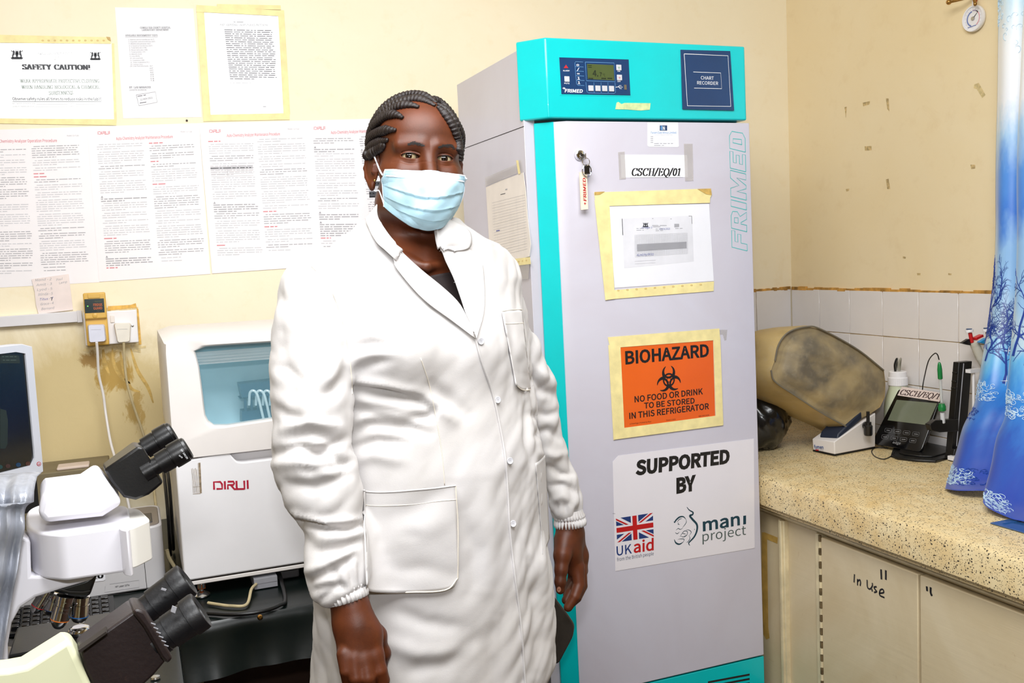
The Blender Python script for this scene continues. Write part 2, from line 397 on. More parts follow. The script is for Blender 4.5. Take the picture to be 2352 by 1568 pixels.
# tiled splashback
m_tile = mat('glazed_white_tile', (234, 229, 227), .16, var=.03, scale=4, bump=.03, bscale=9, coat=.3)
m_grout = mat('brown_grout', (186, 160, 118), .8, var=.25, scale=40)
m_rust = mat('rusty_ochre_sealant', (196, 146, 70), .7, var=.4, scale=26, bump=.5, bscale=120)
ZT = 1.228
def tiles(name, horiz, rows, axis):
    b = MB(); g = .0014
    if axis == 'y': b.box((XR - .006, horiz[-1], CT), (XR, horiz[0], ZT), m_grout)
    else: b.box((horiz[0], YB - .006, CT), (horiz[-1], YB, ZT), m_grout)
    for h0, h1 in zip(horiz, horiz[1:]):
        for z0, z1 in zip(rows, rows[1:]):
            if axis == 'y': b.box((XR - .009, h1 + g, z0 + g), (XR - .004, h0 - g, z1 - g), m_tile)
            else: b.box((h0 + g, YB - .009, z0 + g), (h1 - g, YB - .004, z1 - g), m_tile)
    rs = random.Random(5)
    n = 60; h0, h1 = (horiz[0], horiz[-1])
    for i in range(n):      # rough sealant line along the top edge
        a = h0 + (h1 - h0) * i / n; c = h0 + (h1 - h0) * (i + 1) / n; t = .004 + .006 * rs.random(); dn = .002 + .004 * rs.random()
        if axis == 'y': b.box((XR - .006 - .004 * rs.random(), c, ZT - dn), (XR, a, ZT + t), m_rust)
        else: b.box((a, YB - .006 - .004 * rs.random(), ZT - dn), (c, YB, ZT + t), m_rust)
    return struct(b.build(name, org=(0, 0, 0), bevel=.0008, seg=1))
rows = [CT, .772, .924, 1.076, ZT]
tiles('trim_1', [YB - .01 - (.158 * i if i else 0) for i in range(0, 17)], rows, 'y')
tiles('trim_2', [XR - .01 - .158 * i for i in range(6, -1, -1)], rows, 'x')

# ================================================================== TERRAZZO COUNTER AND CABINETS
def terrazzo():
    k = NT('speckled_terrazzo'); v = k.coord()
    c = k.mix(k.ramp(k.noise(2.6, 5, v, .6, 1.), [(.35, W(0)), (.68, W(1))]), lin((226, 204, 156)), lin((212, 180, 120)))
    c = k.mix(k.ramp(k.noise(22, 4, v), [(.4, W(0)), (.75, W(.6))]), c, lin((238, 224, 184)))
    for sc, th, col in ((170, .24, (84, 74, 58)), (300, .26, (128, 112, 88)), (95, .17, (40, 34, 30))):
        vo = k.n('TexVoronoi'); vo.inputs['Scale'].default_value = sc; vo.inputs['Randomness'].default_value = 1
        k.l(k.coord((.6, 1., 1.) if sc == 150 else (1, 1, 1)), vo.inputs['Vector'])
        f = k.ramp(vo.outputs['Distance'], [(th, W(1)), (th + .05, W(0))])
        g = k.ramp(vo.outputs['Color'], [(.42, W(0)), (.45, W(1))])
        c = k.mix(k.math('MULTIPLY', f, g), c, lin(col))
    k.col(c); k.b.inputs['Roughness'].default_value = .42
    k.bump(k.noise(30, 5, v), .15, .003); return k.m
m_terr = terrazzo()
XC, YC0 = 1.632, .35
b = MB()
xs = lambda y: XC
prof = [(XC + .012, CT - .094), (XC + .012, CT - .09), (XC, CT - .08), (XC, CT - .010), (XC + .004, CT - .003), (XC + .014, CT), (XR - .0095, CT), (XR - .0095, CT - .094)]
SX0, SX1, SY0, SY1 = 1.80, 2.16, 1.10, 1.585   # opening for the sink basin
def seg(y0, y1, pf): b.prism([(x, y0, z) for x, z in pf], (0, y1 - y0, 0), m_terr)
seg(SY1, YB - .0095, prof); seg(YC0, SY0, prof)
seg(SY0, SY1, prof[:6] + [(SX0, CT), (SX0, CT - .094)]); seg(SY0, SY1, [(SX1, CT), (XR - .0095, CT), (XR - .0095, CT - .094), (SX1, CT - .094)])
ct = b.build('terrazzo_counter', org=(XC, 1.6, CT - .094)); tag(ct, 'continuous speckled cream terrazzo worktop along the right wall', 'counter')
# blue sink basin let into the counter
m_blue = mat('blue_enamel', (34, 84, 140), .2, coat=.5)
b = MB(); q = .008
ring = lambda x0, x1, y0, y1, z: [(x0, y0, z), (x1, y0, z), (x1, y1, z), (x0, y1, z)]
b.loft([ring(SX0 - .012, SX1 + .012, SY0 - .012, SY1 + .012, CT + .001), ring(SX0 - .012, SX1 + .012, SY0 - .012, SY1 + .012, CT + .004), ring(SX0 + .006, SX1 - .006, SY0 + .006, SY1 - .006, CT + .003),
        ring(SX0 + .02, SX1 - .02, SY0 + .02, SY1 - .02, CT - .15), ring(SX0 + .012, SX1 - .012, SY0 + .012, SY1 - .012, CT - .155)], m_blue, True, False)
tag(b.build('sink_basin', bevel=.003), 'blue rimmed basin let into the terrazzo counter below the curtain', 'sink')
# cabinets
m_cab = None
def cabmat():
    k = NT('aged_cream_gloss_paint'); v = k.coord((1, 1, 1))
    c = k.mix(k.ramp(k.noise(3, 5, v, .6, .8), [(.35, W(0)), (.7, W(1))]), lin((222, 206, 172)), lin((208, 188, 148)))
    c = k.mix(k.ramp(k.noise(9, 7, v, .75, 1.5), [(.63, W(0)), (.76, W(.7))]), c, lin((170, 132, 82)))
    vg = k.coord((40, 2.5, 60), rot=(.25, 0, 0)); g = k.noise(1., 6, vg, .6)
    k.col(c); k.b.inputs['Roughness'].default_value = .42
    k.bump(g, .25, .002); return k.m
m_cab = cabmat()
m_cabtrim = mat('cream_painted_moulding', (228, 212, 172), .4, var=.14, scale=16, bump=.1)
m_dark = mat('dark_gap', (34, 26, 20), .9); m_ink = mat('black_marker_ink', (24, 20, 22), .4)
m_mask = mat('yellowed_masking_tape', (206, 166, 84), .55, var=.15, scale=30)
XF = XC + .045     # cabinet face plane
b = MB(); b.box((XF + .022, YC0 + .02, .08), (XR - .01, SY0 - .03, CT - .094), m_cab); b.box((XF + .022, SY1 + .03, .08), (XR - .01, YB - .011, CT - .094), m_cab)
b.box((XF + .022, SY0 - .03, .08), (XR - .01, SY1 + .03, CT - .27), m_cab); b.box((XF + .022, SY0 - .03, CT - .27), (XF + .04, SY1 + .03, CT - .094), m_cab)
b.box((XF + .06, YC0 + .02, 0), (XR - .01, YB - .011, .08), m_dark)
cab = thing('base_cabinet', (XF, 1.6, 0), 'cream painted wooden base cabinet under the terrazzo counter', 'cabinet')
b.build('carcass', cab, bevel=.002)
pf = XP(XF)
b = MB(); zt = CT - .094
b.prism([(XF - .012, 0, zt - .002), (XF - .012, 0, zt - .010), (XF - .004, 0, zt - .013), (XF - .006, 0, zt - .020), (XF + .004, 0, zt - .028), (XF + .022, 0, zt - .03), (XF + .022, 0, zt - .002)], (0, YB - .02 - YC0, 0), m_cabtrim)
for i in range(len(b.v)): b.v[i] = (b.v[i][0], b.v[i][1] + YC0 + .01, b.v[i][2])
b.build('top_moulding', cab, bevel=.0015)
yy = lambda px, py: pf.at(px, py)[1]
y_m1, y_m1b, y_s, y_h, y_g = yy(1790, 1215), yy(1803, 1215), yy(1873, 1300), yy(1887, 1300), yy(2115, 1400)
b = MB()
b.box((XF - .004, y_m1b, .09), (XF + .022, y_m1, zt - .03), m_cabtrim); b.box((XF - .010, y_m1b + .006, .09), (XF, y_m1 - .008, zt - .03), m_cabtrim)
b.build('stile', cab, bevel=.002)
b = MB(); b.box((XF, y_h + .002, .09), (XF + .022, y_s, zt - .03), m_cabtrim); b.build('stile', cab, bevel=.002)
b = MB(); b.box((XF + .010, y_s, .09), (XF + .022, y_m1b, zt - .03), m_cab); b.build('side_panel', cab)
# taped left panel beside the fridge
b = MB(); b.box((XF + .006, y_m1, .09), (XF + .022, YB - .03, zt - .03), m_cab)
p2 = XP(XF + .006)
b.pquad(p2, [(1757, 1222), (1762, 1226), (1765, 1440), (1768, 1465), (1760, 1468), (1750, 1450), (1750, 1222)], m_mask, .0005)
b.pquad(p2, [(1757, 1222), (1787, 1234), (1786, 1248), (1762, 1238)], m_mask, .0008)
b.build('side_panel', cab)
zd = zt - .034
def door(y0, y1, draw):
    b = MB(); b.box((XF - .006, y0, .10), (XF + .014, y1, zd), m_cab); pd = XP(XF - .006)
    draw(b, pd); return b.build('door', cab, bevel=.0025)
def ink(b, pd, strokes, w=.0035):
    for s in strokes:
        Q = catmull([pd.at(x, y, .0006) for x, y in s], 5); b.ribbon(Q, pd.n, w, m_ink)
def d1(b, pd):
    ink(b, pd, [[(2024, 1307), (2025, 1330)], [(2035, 1309), (2035, 1331)]], .006)
    ink(b, pd, [[(1963, 1318), (1962, 1337)], [(1970, 1344), (1970, 1329)], [(1970, 1335), (1975, 1331), (1977, 1337), (1976, 1345)],
                [(1992, 1331), (1993, 1348), (1999, 1352), (2004, 1345), (2004, 1338)], [(2003, 1352), (2004, 1358)], [(2014, 1347), (2008, 1348), (2011, 1354), (2014, 1358), (2008, 1360)],
                [(2020, 1362), (2030, 1360), (2028, 1353), (2022, 1355), (2021, 1366), (2032, 1372)]], .0042)
def d2(b, pd): ink(b, pd, [[(2129, 1346), (2130, 1357)], [(2138, 1348), (2138, 1360), (2141, 1368)]], .006)
dd = door(y_g + .003, y_h - .006, d1)
door(y_g - .40, y_g - .004, d2)
door(y_g - .80, y_g - .405, lambda b, p: None)
b = MB(); m_hin = mat('dirty_brass_hinge', (150, 130, 96), .4, .6, var=.3, scale=60)
z = .12; i = 0
while z < zd - .01:
    b.tube([(XF - .006 + (.001 if i % 2 else 0), y_h - .002, z), (XF - .006 + (.001 if i % 2 else 0), y_h - .002, z + .0165)], .0042, m_cabtrim if i % 2 else m_hin, 8); z += .0185; i += 1
b.build('piano_hinge', cab)

# ================================================================== FRIDGE
YF = 2.232
pF = YP(YF)
m_teal = mat('teal_coated_steel', (0, 204, 206), .32, var=.02, coat=.35, bump=.04, bscale=420)
m_grey = None
def greymat():
    k = NT('pale_grey_coated_steel'); v = k.coord()
    c = k.mix(k.ramp(k.noise(2.2, 5, v, .6, .7), [(.35, W(0)), (.75, W(1))]), lin((208, 206, 218)), lin((200, 194, 204)))
    c = k.mix(k.ramp(k.noise(8, 7, k.coord((1, 1, .5)), .75, 1.3), [(.66, W(0)), (.8, W(.35))]), c, lin((176, 160, 152)))
    k.col(c); k.b.inputs['Roughness'].default_value = .34; k.b.inputs['Coat Weight'].default_value = .15
    k.bump(k.noise(300, 2, v), .03); return k.m
m_grey = greymat()
m_navy = mat('navy_panel', (20, 58, 104), .3, coat=.3); m_black = mat('black_plastic', (16, 16, 18), .35); m_white = mat('white_print', (236, 238, 242), .5)
m_steel = mat('brushed_steel', (190, 188, 184), .28, 1.); m_chrome = mat('chrome', (220, 220, 222), .08, 1.)
m_rubber = mat('grey_gasket', (70, 74, 78), .6)
fr = thing('medical_refrigerator', (1.29, 2.5, 0), 'tall grey medical refrigerator with teal header and signs stuck on its door', 'refrigerator')
def lean(b):
    b.v = [(x + (1.93 - z) * .0065, y, z) for x, y, z in b.v]; return b
ZH1 = at(1480, 96, YF)[2]; ZH0 = at(1470, 273, YF)[2]; ZD1 = at(1500, 280, YF)[2]; ZD0 = at(1756, 1503, YF)[2]
xHL, xHc, xHR = .957, at(1252, 90, YF)[0], at(1713, 110, YF)[0]
xDR = at(1722, 290, YF)[0]; xB0 = .963
b = MB(); b.box((xB0, YF + .055, .12), (xDR - .006, 2.79, ZH1 - .018), m_grey)
b.box((xB0 - .001, YF + .055, ZH0 + .005 - .02), (xB0 + .01, 2.79, ZH0 + .007 - .02), m_dark)
lean(b).build('body', fr, bevel=.003)
b = MB()   # header: chamfered left corner, shallow recesses
out = [(xHL, 2.30), (xHL, YF + .062), (xHc, YF), (xHR - .004, YF), (xHR, YF + .01), (xHR, 2.30)]
b.prism([(x, y, ZH0) for x, y in out], (0, 0, ZH1 - ZH0), m_teal); hd = lean(b).build('header', fr, bevel=.004, seg=3)
def fpart(name, draw, parent=fr, bev=0., off=0.):
    b = MB(); draw(b); return b.build(name, parent, bevel=bev)
# control panel
cp = [(1284, 132), (1443, 137), (1447, 219), (1289, 216)]
def c_(b):
    b.pquad(pF, [(1281, 129), (1446, 134), (1450, 222), (1286, 219)], m_teal, .0002, .0006)
    b.pquad(pF, cp, m_navy, .0008, .0015)
cpo = fpart('control_panel', c_, hd)
m_lblue = mat('light_blue_print', (96, 150, 200), .5); m_red = mat('red_print', (190, 30, 40), .5); m_lcd = mat('olive_lcd', (80, 94, 54), .2, coat=.4); m_lcdt = mat('lcd_segment', (34, 44, 28), .4)
m_key = mat('pale_grey_key', (206, 206, 212), .4)
def c_(b):
    o = .0028
    def rr(pts, c=m_lblue, w=.0012): b.pline(pF, pts + [pts[0]], w, c, o)
    b.pquad(pF, [(1347, 147), (1408, 150), (1410, 185), (1349, 182)], m_lcd, o)
    rr([(1343, 143), (1409, 145), (1412, 188), (1346, 186)])
    b.ptext(pF, '4.', (1360, 175.5), (1373, 176), 14, m_lcdt, o + .0004, .02)
    b.ptext(pF, '7', (1376, 175.5), (1381, 176), 9, m_lcdt, o + .0004, .02); b.ptext(pF, '°C', (1383, 175.5), (1389, 176), 6, m_lcdt, o + .0004)
    for x in (1350, 1380, 1394): b.pquad(pF, [(x, 179), (x + 11, 179.5), (x + 11, 182), (x, 181.5)], m_lcdt, o + .0004)
    for dy in (0, 4): b.pquad(pF, [(1349, 150 + dy), (1358, 150.5 + dy), (1358, 152 + dy), (1349, 151.5 + dy)], m_lcdt, o + .0004)
    rr([(1340, 144 + 0), (1319, 142.5)][::-1]); b.pline(pF, [(1338, 143), (1321, 142), (1319, 145), (1323, 193), (1326, 196), (1341, 197)], .001, m_lblue, o)
    for t in range(1, 5): b.pline(pF, [(1320 + t * .8, 143 + t * 10.4), (1338 + t * .8, 143.8 + t * 10.4)], .001, m_lblue, o)
    for t, s in enumerate(('o', '/', '=', '1', '1')): b.ptext(pF, s, (1323 + t * .7, 152 + t * 10.3), (1329 + t * .7, 152.3 + t * 10.3), 6, m_white, o, .02)
    b.poly([pF.at(*p, o) for p in ((1299, 149), (1304.5, 157), (1293.5, 157))], m_red)
    b.ptext(pF, 'ALARM', (1292, 164), (1307, 164.5), 3, m_white, o, .02); b.ptext(pF, 'MUTE', (1295, 193), (1307, 193.5), 3, m_white, o, .02)
    b.ptext(pF, 'ON', (1417, 165), (1423, 165.3), 3, m_white, o, .02); b.ptext(pF, 'OFF', (1417, 188.5), (1424.5, 189), 3, m_white, o, .02)
    b.ptext(pF, 'FRIMED', (1296, 212.5), (1337, 213.5), 8, m_white, o, .035, shear=.2)
    b.ptext(pF, '+', (1291, 206), (1298, 206.3), 6, m_white, o, .05)
    b.pline(pF, [(1344.5, 189), (1347, 211), (1350, 213.5), (1409, 215), (1412.5, 213), (1411.5, 190)], .001, m_lblue, o)
    for x in (1363, 1379, 1395): b.pline(pF, [(x, 189.5), (x + .7, 214)], .0008, m_lblue, o)
    b.pline(pF, [(1414, 200), (1429, 200.6)], .001, m_white, o); b.pline(pF, [(1418, 200), (1422, 196.8), (1426, 197)], .001, m_white, o); b.pline(pF, [(1420, 200), (1423, 204), (1427, 204)], .001, m_white, o)
    b.ptext(pF, '•', (1412.6, 202.5), (1416, 202.6), 3, m_white, o)
    b.pquad(pF, [(1432, 195), (1437.5, 195.3), (1438, 206.5), (1432.6, 206.2)], m_steel, o, .0008)
fpart('display', c_, cpo)
for (x, y, cc) in ((1295, 175.5, None), (1414, 149, (60, 150, 80)), (1415.5, 172, (200, 60, 50)), (1350, 196.5, None), (1366, 196.8, None), (1381.6, 197.1, None), (1397.3, 197.5, None)):
    def c_(b):
        b.pquad(pF, [(x, y), (x + 11.5, y + .4), (x + 12, y + 13.2), (x + .5, y + 12.8)], m_key, .0023, .0018)
        if cc: b.ptext(pF, 'o', (x + 4, y + 9), (x + 8, y + 9), 5, mat('key_print_%d' % cc[0], cc, .5), .0045, .01)
    fpart('button', c_, cpo, .0006)
# chart recorder door
def c_(b):
    b.pquad(pF, [(1559, 112), (1672, 115), (1683, 253), (1570, 251)], m_teal, .0002, .0006)
    b.pquad(pF, [(1562, 115), (1675, 118), (1684, 254), (1566.5, 251)], m_navy, .0006, .004)
    rr = [(1569, 124.5), (1669.5, 129), (1676, 245), (1576.5, 243.5)]
    b.pline(pF, rr + [rr[0]], .0016, m_white, .0052)
    b.pline(pF, [(1590, 166), (1653, 168.5), (1655, 204.5), (1592, 203)], .0013, m_white, .0052)
    b.ptext(pF, 'CHART', (1607.5, 183), (1637, 184.2), 7.6, m_white, .0052, .004); b.ptext(pF, 'RECORDER', (1599, 194.5), (1647, 196), 7.6, m_white, .0052, .004)
fpart('chart_recorder', c_, hd, .002)
# door
xt0, xt1, xt2, xg = at(1223, 285, YF + .055)[0], at(1247, 285, YF + .036)[0], at(1270, 285, YF + .014)[0], at(1300, 283, YF)[0]
b = MB()
out = [(xt2, YF + .016), (xg, YF), (xDR - .003, YF), (xDR, YF + .006), (xDR, YF + .052), (xt2, YF + .052)]
b.prism([(x, y, ZD0) for x, y in out], (0, 0, ZD1 - ZD0), m_grey); dr = lean(b).build('door', fr, bevel=.0015)
b = MB()
out = [(xt0, YF + .052), (xt0, YF + .047), (xt1, YF + .03), (xt2, YF + .012), (xt2, YF + .052)]
b.prism([(x, y, ZD0) for x, y in out], (0, 0, ZD1 - ZD0), m_teal); hs = lean(b).build('handle_strip', dr, bevel=.0015); hs['label'] = 'teal edge strip'
b = MB(); b.box((xt0 + .004, YF + .053, ZD0), (xDR - .006, YF + .058, ZH0), m_rubber); lean(b).build('gasket', fr)
b = MB(); out = [(xB0, YF + .06), (xt1, YF + .004), (xDR, YF + .004), (xDR, 2.3), (xB0, 2.3)]
b.prism([(x, y, .03) for x, y in out], (0, 0, ZD0 - .006 - .03), m_teal)
pK = YP(YF + .004)
for i in range(4):
    y = 1548 + i * 10
    b.pquad(pK, [(1618, y + 18), (1714, y), (1714, y + 4.5), (1618, y + 22.5)], m_dark, .0004)
lean(b).build('kick_panel', fr, bevel=.002)
# logo, lock
m_tealp = mat('teal_print', (60, 190, 186), .4)
def outline(b, pl, glyph, fx, fy, w, m, off):
    for pts in glyph: b.pline(pl, [(fx(u, v), fy(u, v)) for u, v in pts] + [(fx(*pts[0]), fy(*pts[0]))], w, m, off)
# vertical outlined word reading upwards; u runs up the door, v across (0 = foot of letters at right)
LG = [  # (start, width, outlines) in units of letter height 1
 (0.00, .62, [[(0, 0), (0.04, 1), (.66, 1), (.66, .78), (.27, .78), (.26, .6), (.56, .6), (.56, .4), (.25, .4), (.24, 0)]]),
 (.70, .7, [[(0, 0), (.04, 1), (.5, 1), (.66, .9), (.68, .6), (.52, .42), (.72, 0), (.46, 0), (.3, .38), (.25, .38), (.24, 0)], [(.26, .8), (.44, .8), (.46, .56), (.26, .56)]]),
 (1.5, .26, [[(0, 0), (.04, 1), (.28, 1), (.24, 0)]]),
 (1.86, .95, [[(0, 0), (.04, 1), (.34, 1), (.5, .45), (.72, 1), (1., 1), (.96, 0), (.74, 0), (.76, .6), (.54, 0), (.42, 0), (.26, .6), (.24, 0)]]),
 (2.9, .62, [[(0, 0), (.04, 1), (.66, 1), (.66, .8), (.27, .8), (.26, .6), (.56, .6), (.56, .4), (.25, .4), (.24, .2), (.62, .2), (.62, 0)]]),
 (3.62, .7, [[(0, 0), (.04, 1), (.5, 1), (.68, .84), (.68, .16), (.5, 0)], [(.25, .22), (.27, .8), (.42, .78), (.44, .24)]])]
b = MB(); T = 4.32
for st, wd, outs in LG:
    for o_ in outs:
        pts = []
        for u, v in o_:
            t = (st + u + .10 * v) / T * .98
            x0, x1 = 1681 + (1675 - 1681) * t + 0, 1716 + (1711 - 1716) * t      # column of the word left/right edge
            pts.append((x1 + (x0 - x1) * v, 576 - (576 - 300) * t))
        b.pline(pF, pts + [pts[0]], .0018, m_tealp, .0005)
b.build('logo_print', dr)
b = MB(); c0 = pF.at(1330, 356)
b.lathe(c0, (0, -1, 0), [(0, .0135), (.002, .0145), (.004, .0142)], m_grey, 28); b.lathe(c0 + (0, -.004, 0), (0, -1, 0), [(0, .0115), (.005, .0112), (.006, .009), (.0062, .0)], m_chrome, 28)
b.obox(c0 + (.001, -.011, 0), (.0012, 0, 0), (0, .003, 0), (0, 0, .004), m_dark)
b.build('lock', dr)
# keys hanging in the lock
c1 = c0 + (.004, -.012, -.006)
key = thing('key_ring', tuple(c1), 'keys with cream lanyard tag hanging from the lock of the refrigerator door', 'keys')
b = MB(); b.obox(c1 + (0, -.006, 0), (.001, 0, 0), (0, .012, 0), (0, 0, .007), m_steel); b.build('key', key)
def ringpts(c, rx, rz, n=24): return [np.array(c) + (rx * cos(2 * pi * i / n), 0, rz * sin(2 * pi * i / n)) for i in range(n + 1)]
b = MB(); b.tube(ringpts(c1 + (.002, -.014, -.014), .010, .010), .0011, m_chrome, 6, False); b.build('wire_loop', key)
b = MB(); b.tube(ringpts(c1 + (.004, -.013, -.036), .0125, .015), .0016, m_chrome, 8, False); b.obox(c1 + (.005, -.012, -.033), (.007, 0, 0), (0, .0012, 0), (0, 0, .011), mat('dark_steel', (74, 74, 76), .3, 1.)); b.build('split_ring', key)
b = MB(); pT = YP(YF - .021)
tagp = [(1331, 395), (1348, 394), (1351, 480), (1335, 482)]
b.pquad(pT, tagp, mat('cream_webbing', (246, 232, 206), .8, bump=.3, bscale=900), 0, -.0025)
A = [(1346, 459), (1341, 412)]
b.ptext(pT, 'FRIMED', (1347, 462), (1345, 409), 8, m_red, .0006, .03, capy=.0085, shear=.2)
b.ptext(pT, '+', (1347, 470), (1346.5, 464), 8, m_red, .0006, .05, capy=.008)
b.build('lanyard_tag', key)

# ================================================================== PAPERS AND SIGNS
m_paper = mat('white_paper', (240, 240, 246), .6, var=.015); m_paper2 = mat('glossy_poster_paper', (244, 240, 243), .5, var=.012)
m_lam = mat('laminated_white_sheet', (242, 242, 246), .22, var=.015, coat=.5, bump=.15, bscale=18)
m_tape = mat('pale_yellow_masking_tape', (246, 230, 164), .5, var=.08, scale=30, bump=.15, bscale=140)
m_tape_old = mat('browned_tape_end', (214, 176, 96), .5, var=.2, scale=50)
m_p1 = mat('grey_print', (168, 168, 174), .6); m_p2 = mat('dark_grey_print', (70, 72, 78), .6); m_p3 = mat('faint_grey_print', (202, 202, 208), .6)
m_p4 = mat('mid_grey_print', (104, 104, 110), .6)
m_pr = mat('pale_red_print', (222, 134, 142), .6); m_blk = mat('black_print', (22, 22, 24), .45); m_gp = mat('green_grey_print', (84, 104, 90), .6)
m_bpen = mat('blue_pen_ink', (96, 104, 170), .5)
_tc = [0]
def tapeq(b, pl, px, o=.0022, m=None):
    _tc[0] = (_tc[0] + 1) % 6; b.pquad(pl, px, m or m_tape, o + _tc[0] * .00025, .00012)
def crest(b, pl, cx, cy, s, o):
    """small coat of arms: shield, two supporters, spears, ground"""
    f = lambda pts, m=m_p2: b.poly([pl.at(cx + x * s, cy + y * s, o) for x, y in pts], m)
    f([(-3, -7), (3, -7), (4, 0), (0, 7), (-4, 0)]); f([(-3, -2.5), (3, -2.5), (3, -1), (-3, -1)], m_paper)
    for k in (-1, 1):
        f([(k * 4.5, -6), (k * 7, -9), (k * 10, -7), (k * 9, -3), (k * 11, 3), (k * 10, 8), (k * 8, 8), (k * 7.5, 3), (k * 5, 1)])
        f([(k * 2, -10), (k * 3, -10), (k * -2, 9), (k * -3, 9)])
        f([(k * 10, -7), (k * 13, -10), (k * 12, -5)])
    f([(-14, 7.5), (-9, 5.5), (9, 5.5), (14, 7.5), (11, 11), (-11, 11)])
    f([(-9, 8), (9, 8), (9, 9), (-9, 9)], m_paper)
PO = .0014
# --- safety caution sheet
pl = pb_
s1 = thing('safety_notice', tuple(pl.at(130, 275)), 'laminated landscape SAFETY CAUTION sheet taped to the back wall at far left', 'sign')
b = MB(); b.pquad(pl, [(-60, 96), (256, 100), (266, 274), (-50, 272)], m_lam, .0004, .0008)
b.ptext(pl, 'CHWELE SUB COUNTY HOSPITAL', (84, 127), (170, 125), 5.5, m_p1, PO, serif=True); b.ptext(pl, 'P.O. BOX 202', (111, 133.5), (144, 133), 5, m_p1, PO, serif=True, thick=.1); b.ptext(pl, 'CHWELE', (117, 139), (139, 138.5), 5, m_p1, PO, serif=True, thick=.1)
b.ptext(pl, 'SAFETY CAUTION!', (51, 159.5), (208, 160.5), 11.5, m_p2, PO, serif=True, thick=.30, thin=.05)
b.ptext(pl, 'WEAR APPROPRIATE PROTECTIVE CLOTHING', (46, 190), (229, 190), 8, m_gp, PO, serif=True, thick=.13, thin=.05)
b.ptext(pl, 'WHEN HANDLING BIOLOGICAL & CHEMICAL', (49, 204), (229, 204), 8, m_gp, PO, serif=True, thick=.13, thin=.05)
b.ptext(pl, 'SUBSTANCES', (113, 218), (168, 217), 8, m_gp, PO, serif=True, thick=.13, thin=.05)
b.ptext(pl, 'Observe safety rules all times to reduce risks in the lab!!!', (29, 230.5), (233, 231), 7, m_p2, PO, .02); b.pline(pl, [(29, 233.5), (233, 234)], .0012, m_p2, PO)
for y, t, x in ((239.5, 'BIO-SAFETY OFFICER SIGN:', 82), (246, 'QUALITY MANAGER SIGN:', 80)):
    b.ptext(pl, t, (29, y), (x, y), 3, m_p4, PO); b.pline(pl, [(x + 2, y), (155, y)], .0006, m_p4, PO); b.ptext(pl, 'DATE:', (160, y), (172, y), 3, m_p4, PO); b.pline(pl, [(174, y), (220, y)], .0006, m_p4, PO)
crest(b, pl, 39, 125, 1.05, PO); crest(b, pl, 219, 128, .95, PO)
b.build('sheet', s1)
for px in ([(-62, 79), (251, 86), (255, 101), (-62, 98)], [(-60, 272), (268, 274), (267, 288), (-50, 283)], [(256, 100), (262, 100), (268, 276), (262, 276)]):
    b = MB(); tapeq(b, pl, px)
    if px[0][1] == 79:
        for x in range(96, 238, 14): b.ptext(pl, 'o', (x, 95), (x + 5, 95), 4, m_tape_old, .0042, .01)
        b.pquad(pl, [(244, 85), (253, 86), (255, 95), (248, 92)], m_tape_old, .0042)
    b.build('tape_strip', s1)
# --- list of tests
b = MB(); b.pquad(pl, [(264, 17), (444, 20), (463, 269), (283, 272)], m_paper, .0002, .0006); o = .001
b.ptext(pl, 'CHWELE SUB COUNTY HOSPITAL', (322, 66), (392, 65.5), 4, m_p4, o, serif=True); b.ptext(pl, 'LABORATORY DEPARTMENT', (326, 71), (388, 70.5), 4, m_p4, o, serif=True)
b.ptext(pl, 'AVAILABLE BIOCHEMISTRY TESTS', (288, 83.5), (362, 83.5), 4, m_p4, o, serif=True); b.pline(pl, [(288, 85.5), (362, 85.5)], .0005, m_p4, o)
for i, t in enumerate(('Alanine amino transferase (ALT)', 'Aspartate aminotransferase (AST)', 'Alkaline phosphatase (ALP)', 'G-Glutamyl transferase (GGT)', 'Total bilirubin (TB)', 'Direct bilirubin (DB)', 'Total protein (TP)', 'Albumin (ALB)', 'Urea (BUN)', 'Uric acid (UA)', 'Creatinine (CRE)', 'Total cholesterol (TC)', 'Calcium (CAL)')):
    y = 92.5 + i * 4.75; b.ptext(pl, '%d. %s' % (i + 1, t), (295 + i * .42, y), (295 + i * .42 + len(t) * 1.75 + 5, y - .3), 2.6, m_p4, o)
b.ptext(pl, '14. Liver function tests - ALT', (299, 153.5), (351, 153), 2.8, m_p4, o)
for i, t in enumerate(('AST', 'GGT', 'ALP', 'ALB', 'T.P', 'D.B', 'T.B')): b.ptext(pl, t, (344 + i * .4, 158.5 + i * 4.7), (352 + i * .4, 158.4 + i * 4.7), 3, m_p4, o)
b.ptext(pl, 'BY: LAB MANAGER', (297, 203), (347, 202.5), 4.4, m_p4, o, serif=True); b.ptext(pl, 'JOSEPH MOREEN', (297, 208.5), (336, 208), 3, m_p4, o)
st = [(313, 218), (357, 211), (361, 235), (319, 243)]; b.pline(pl, st + [st[0]], .0009, m_p4, o); b.ptext(pl, '11 NOV 2021', (323, 231), (351, 226), 4, m_p4, o, .005)
b.para(pl, (316, 220.5), (316, 220.5), 38, -.16, 1, m_p4, 1.6, off=o); b.para(pl, (321, 236), (321, 236), 36, -.16, 1, m_p4, 1.6, off=o)
tag(b.build('paper_notice'), 'white portrait paper listing biochemistry tests, stuck between the two taped sheets', 'paper')
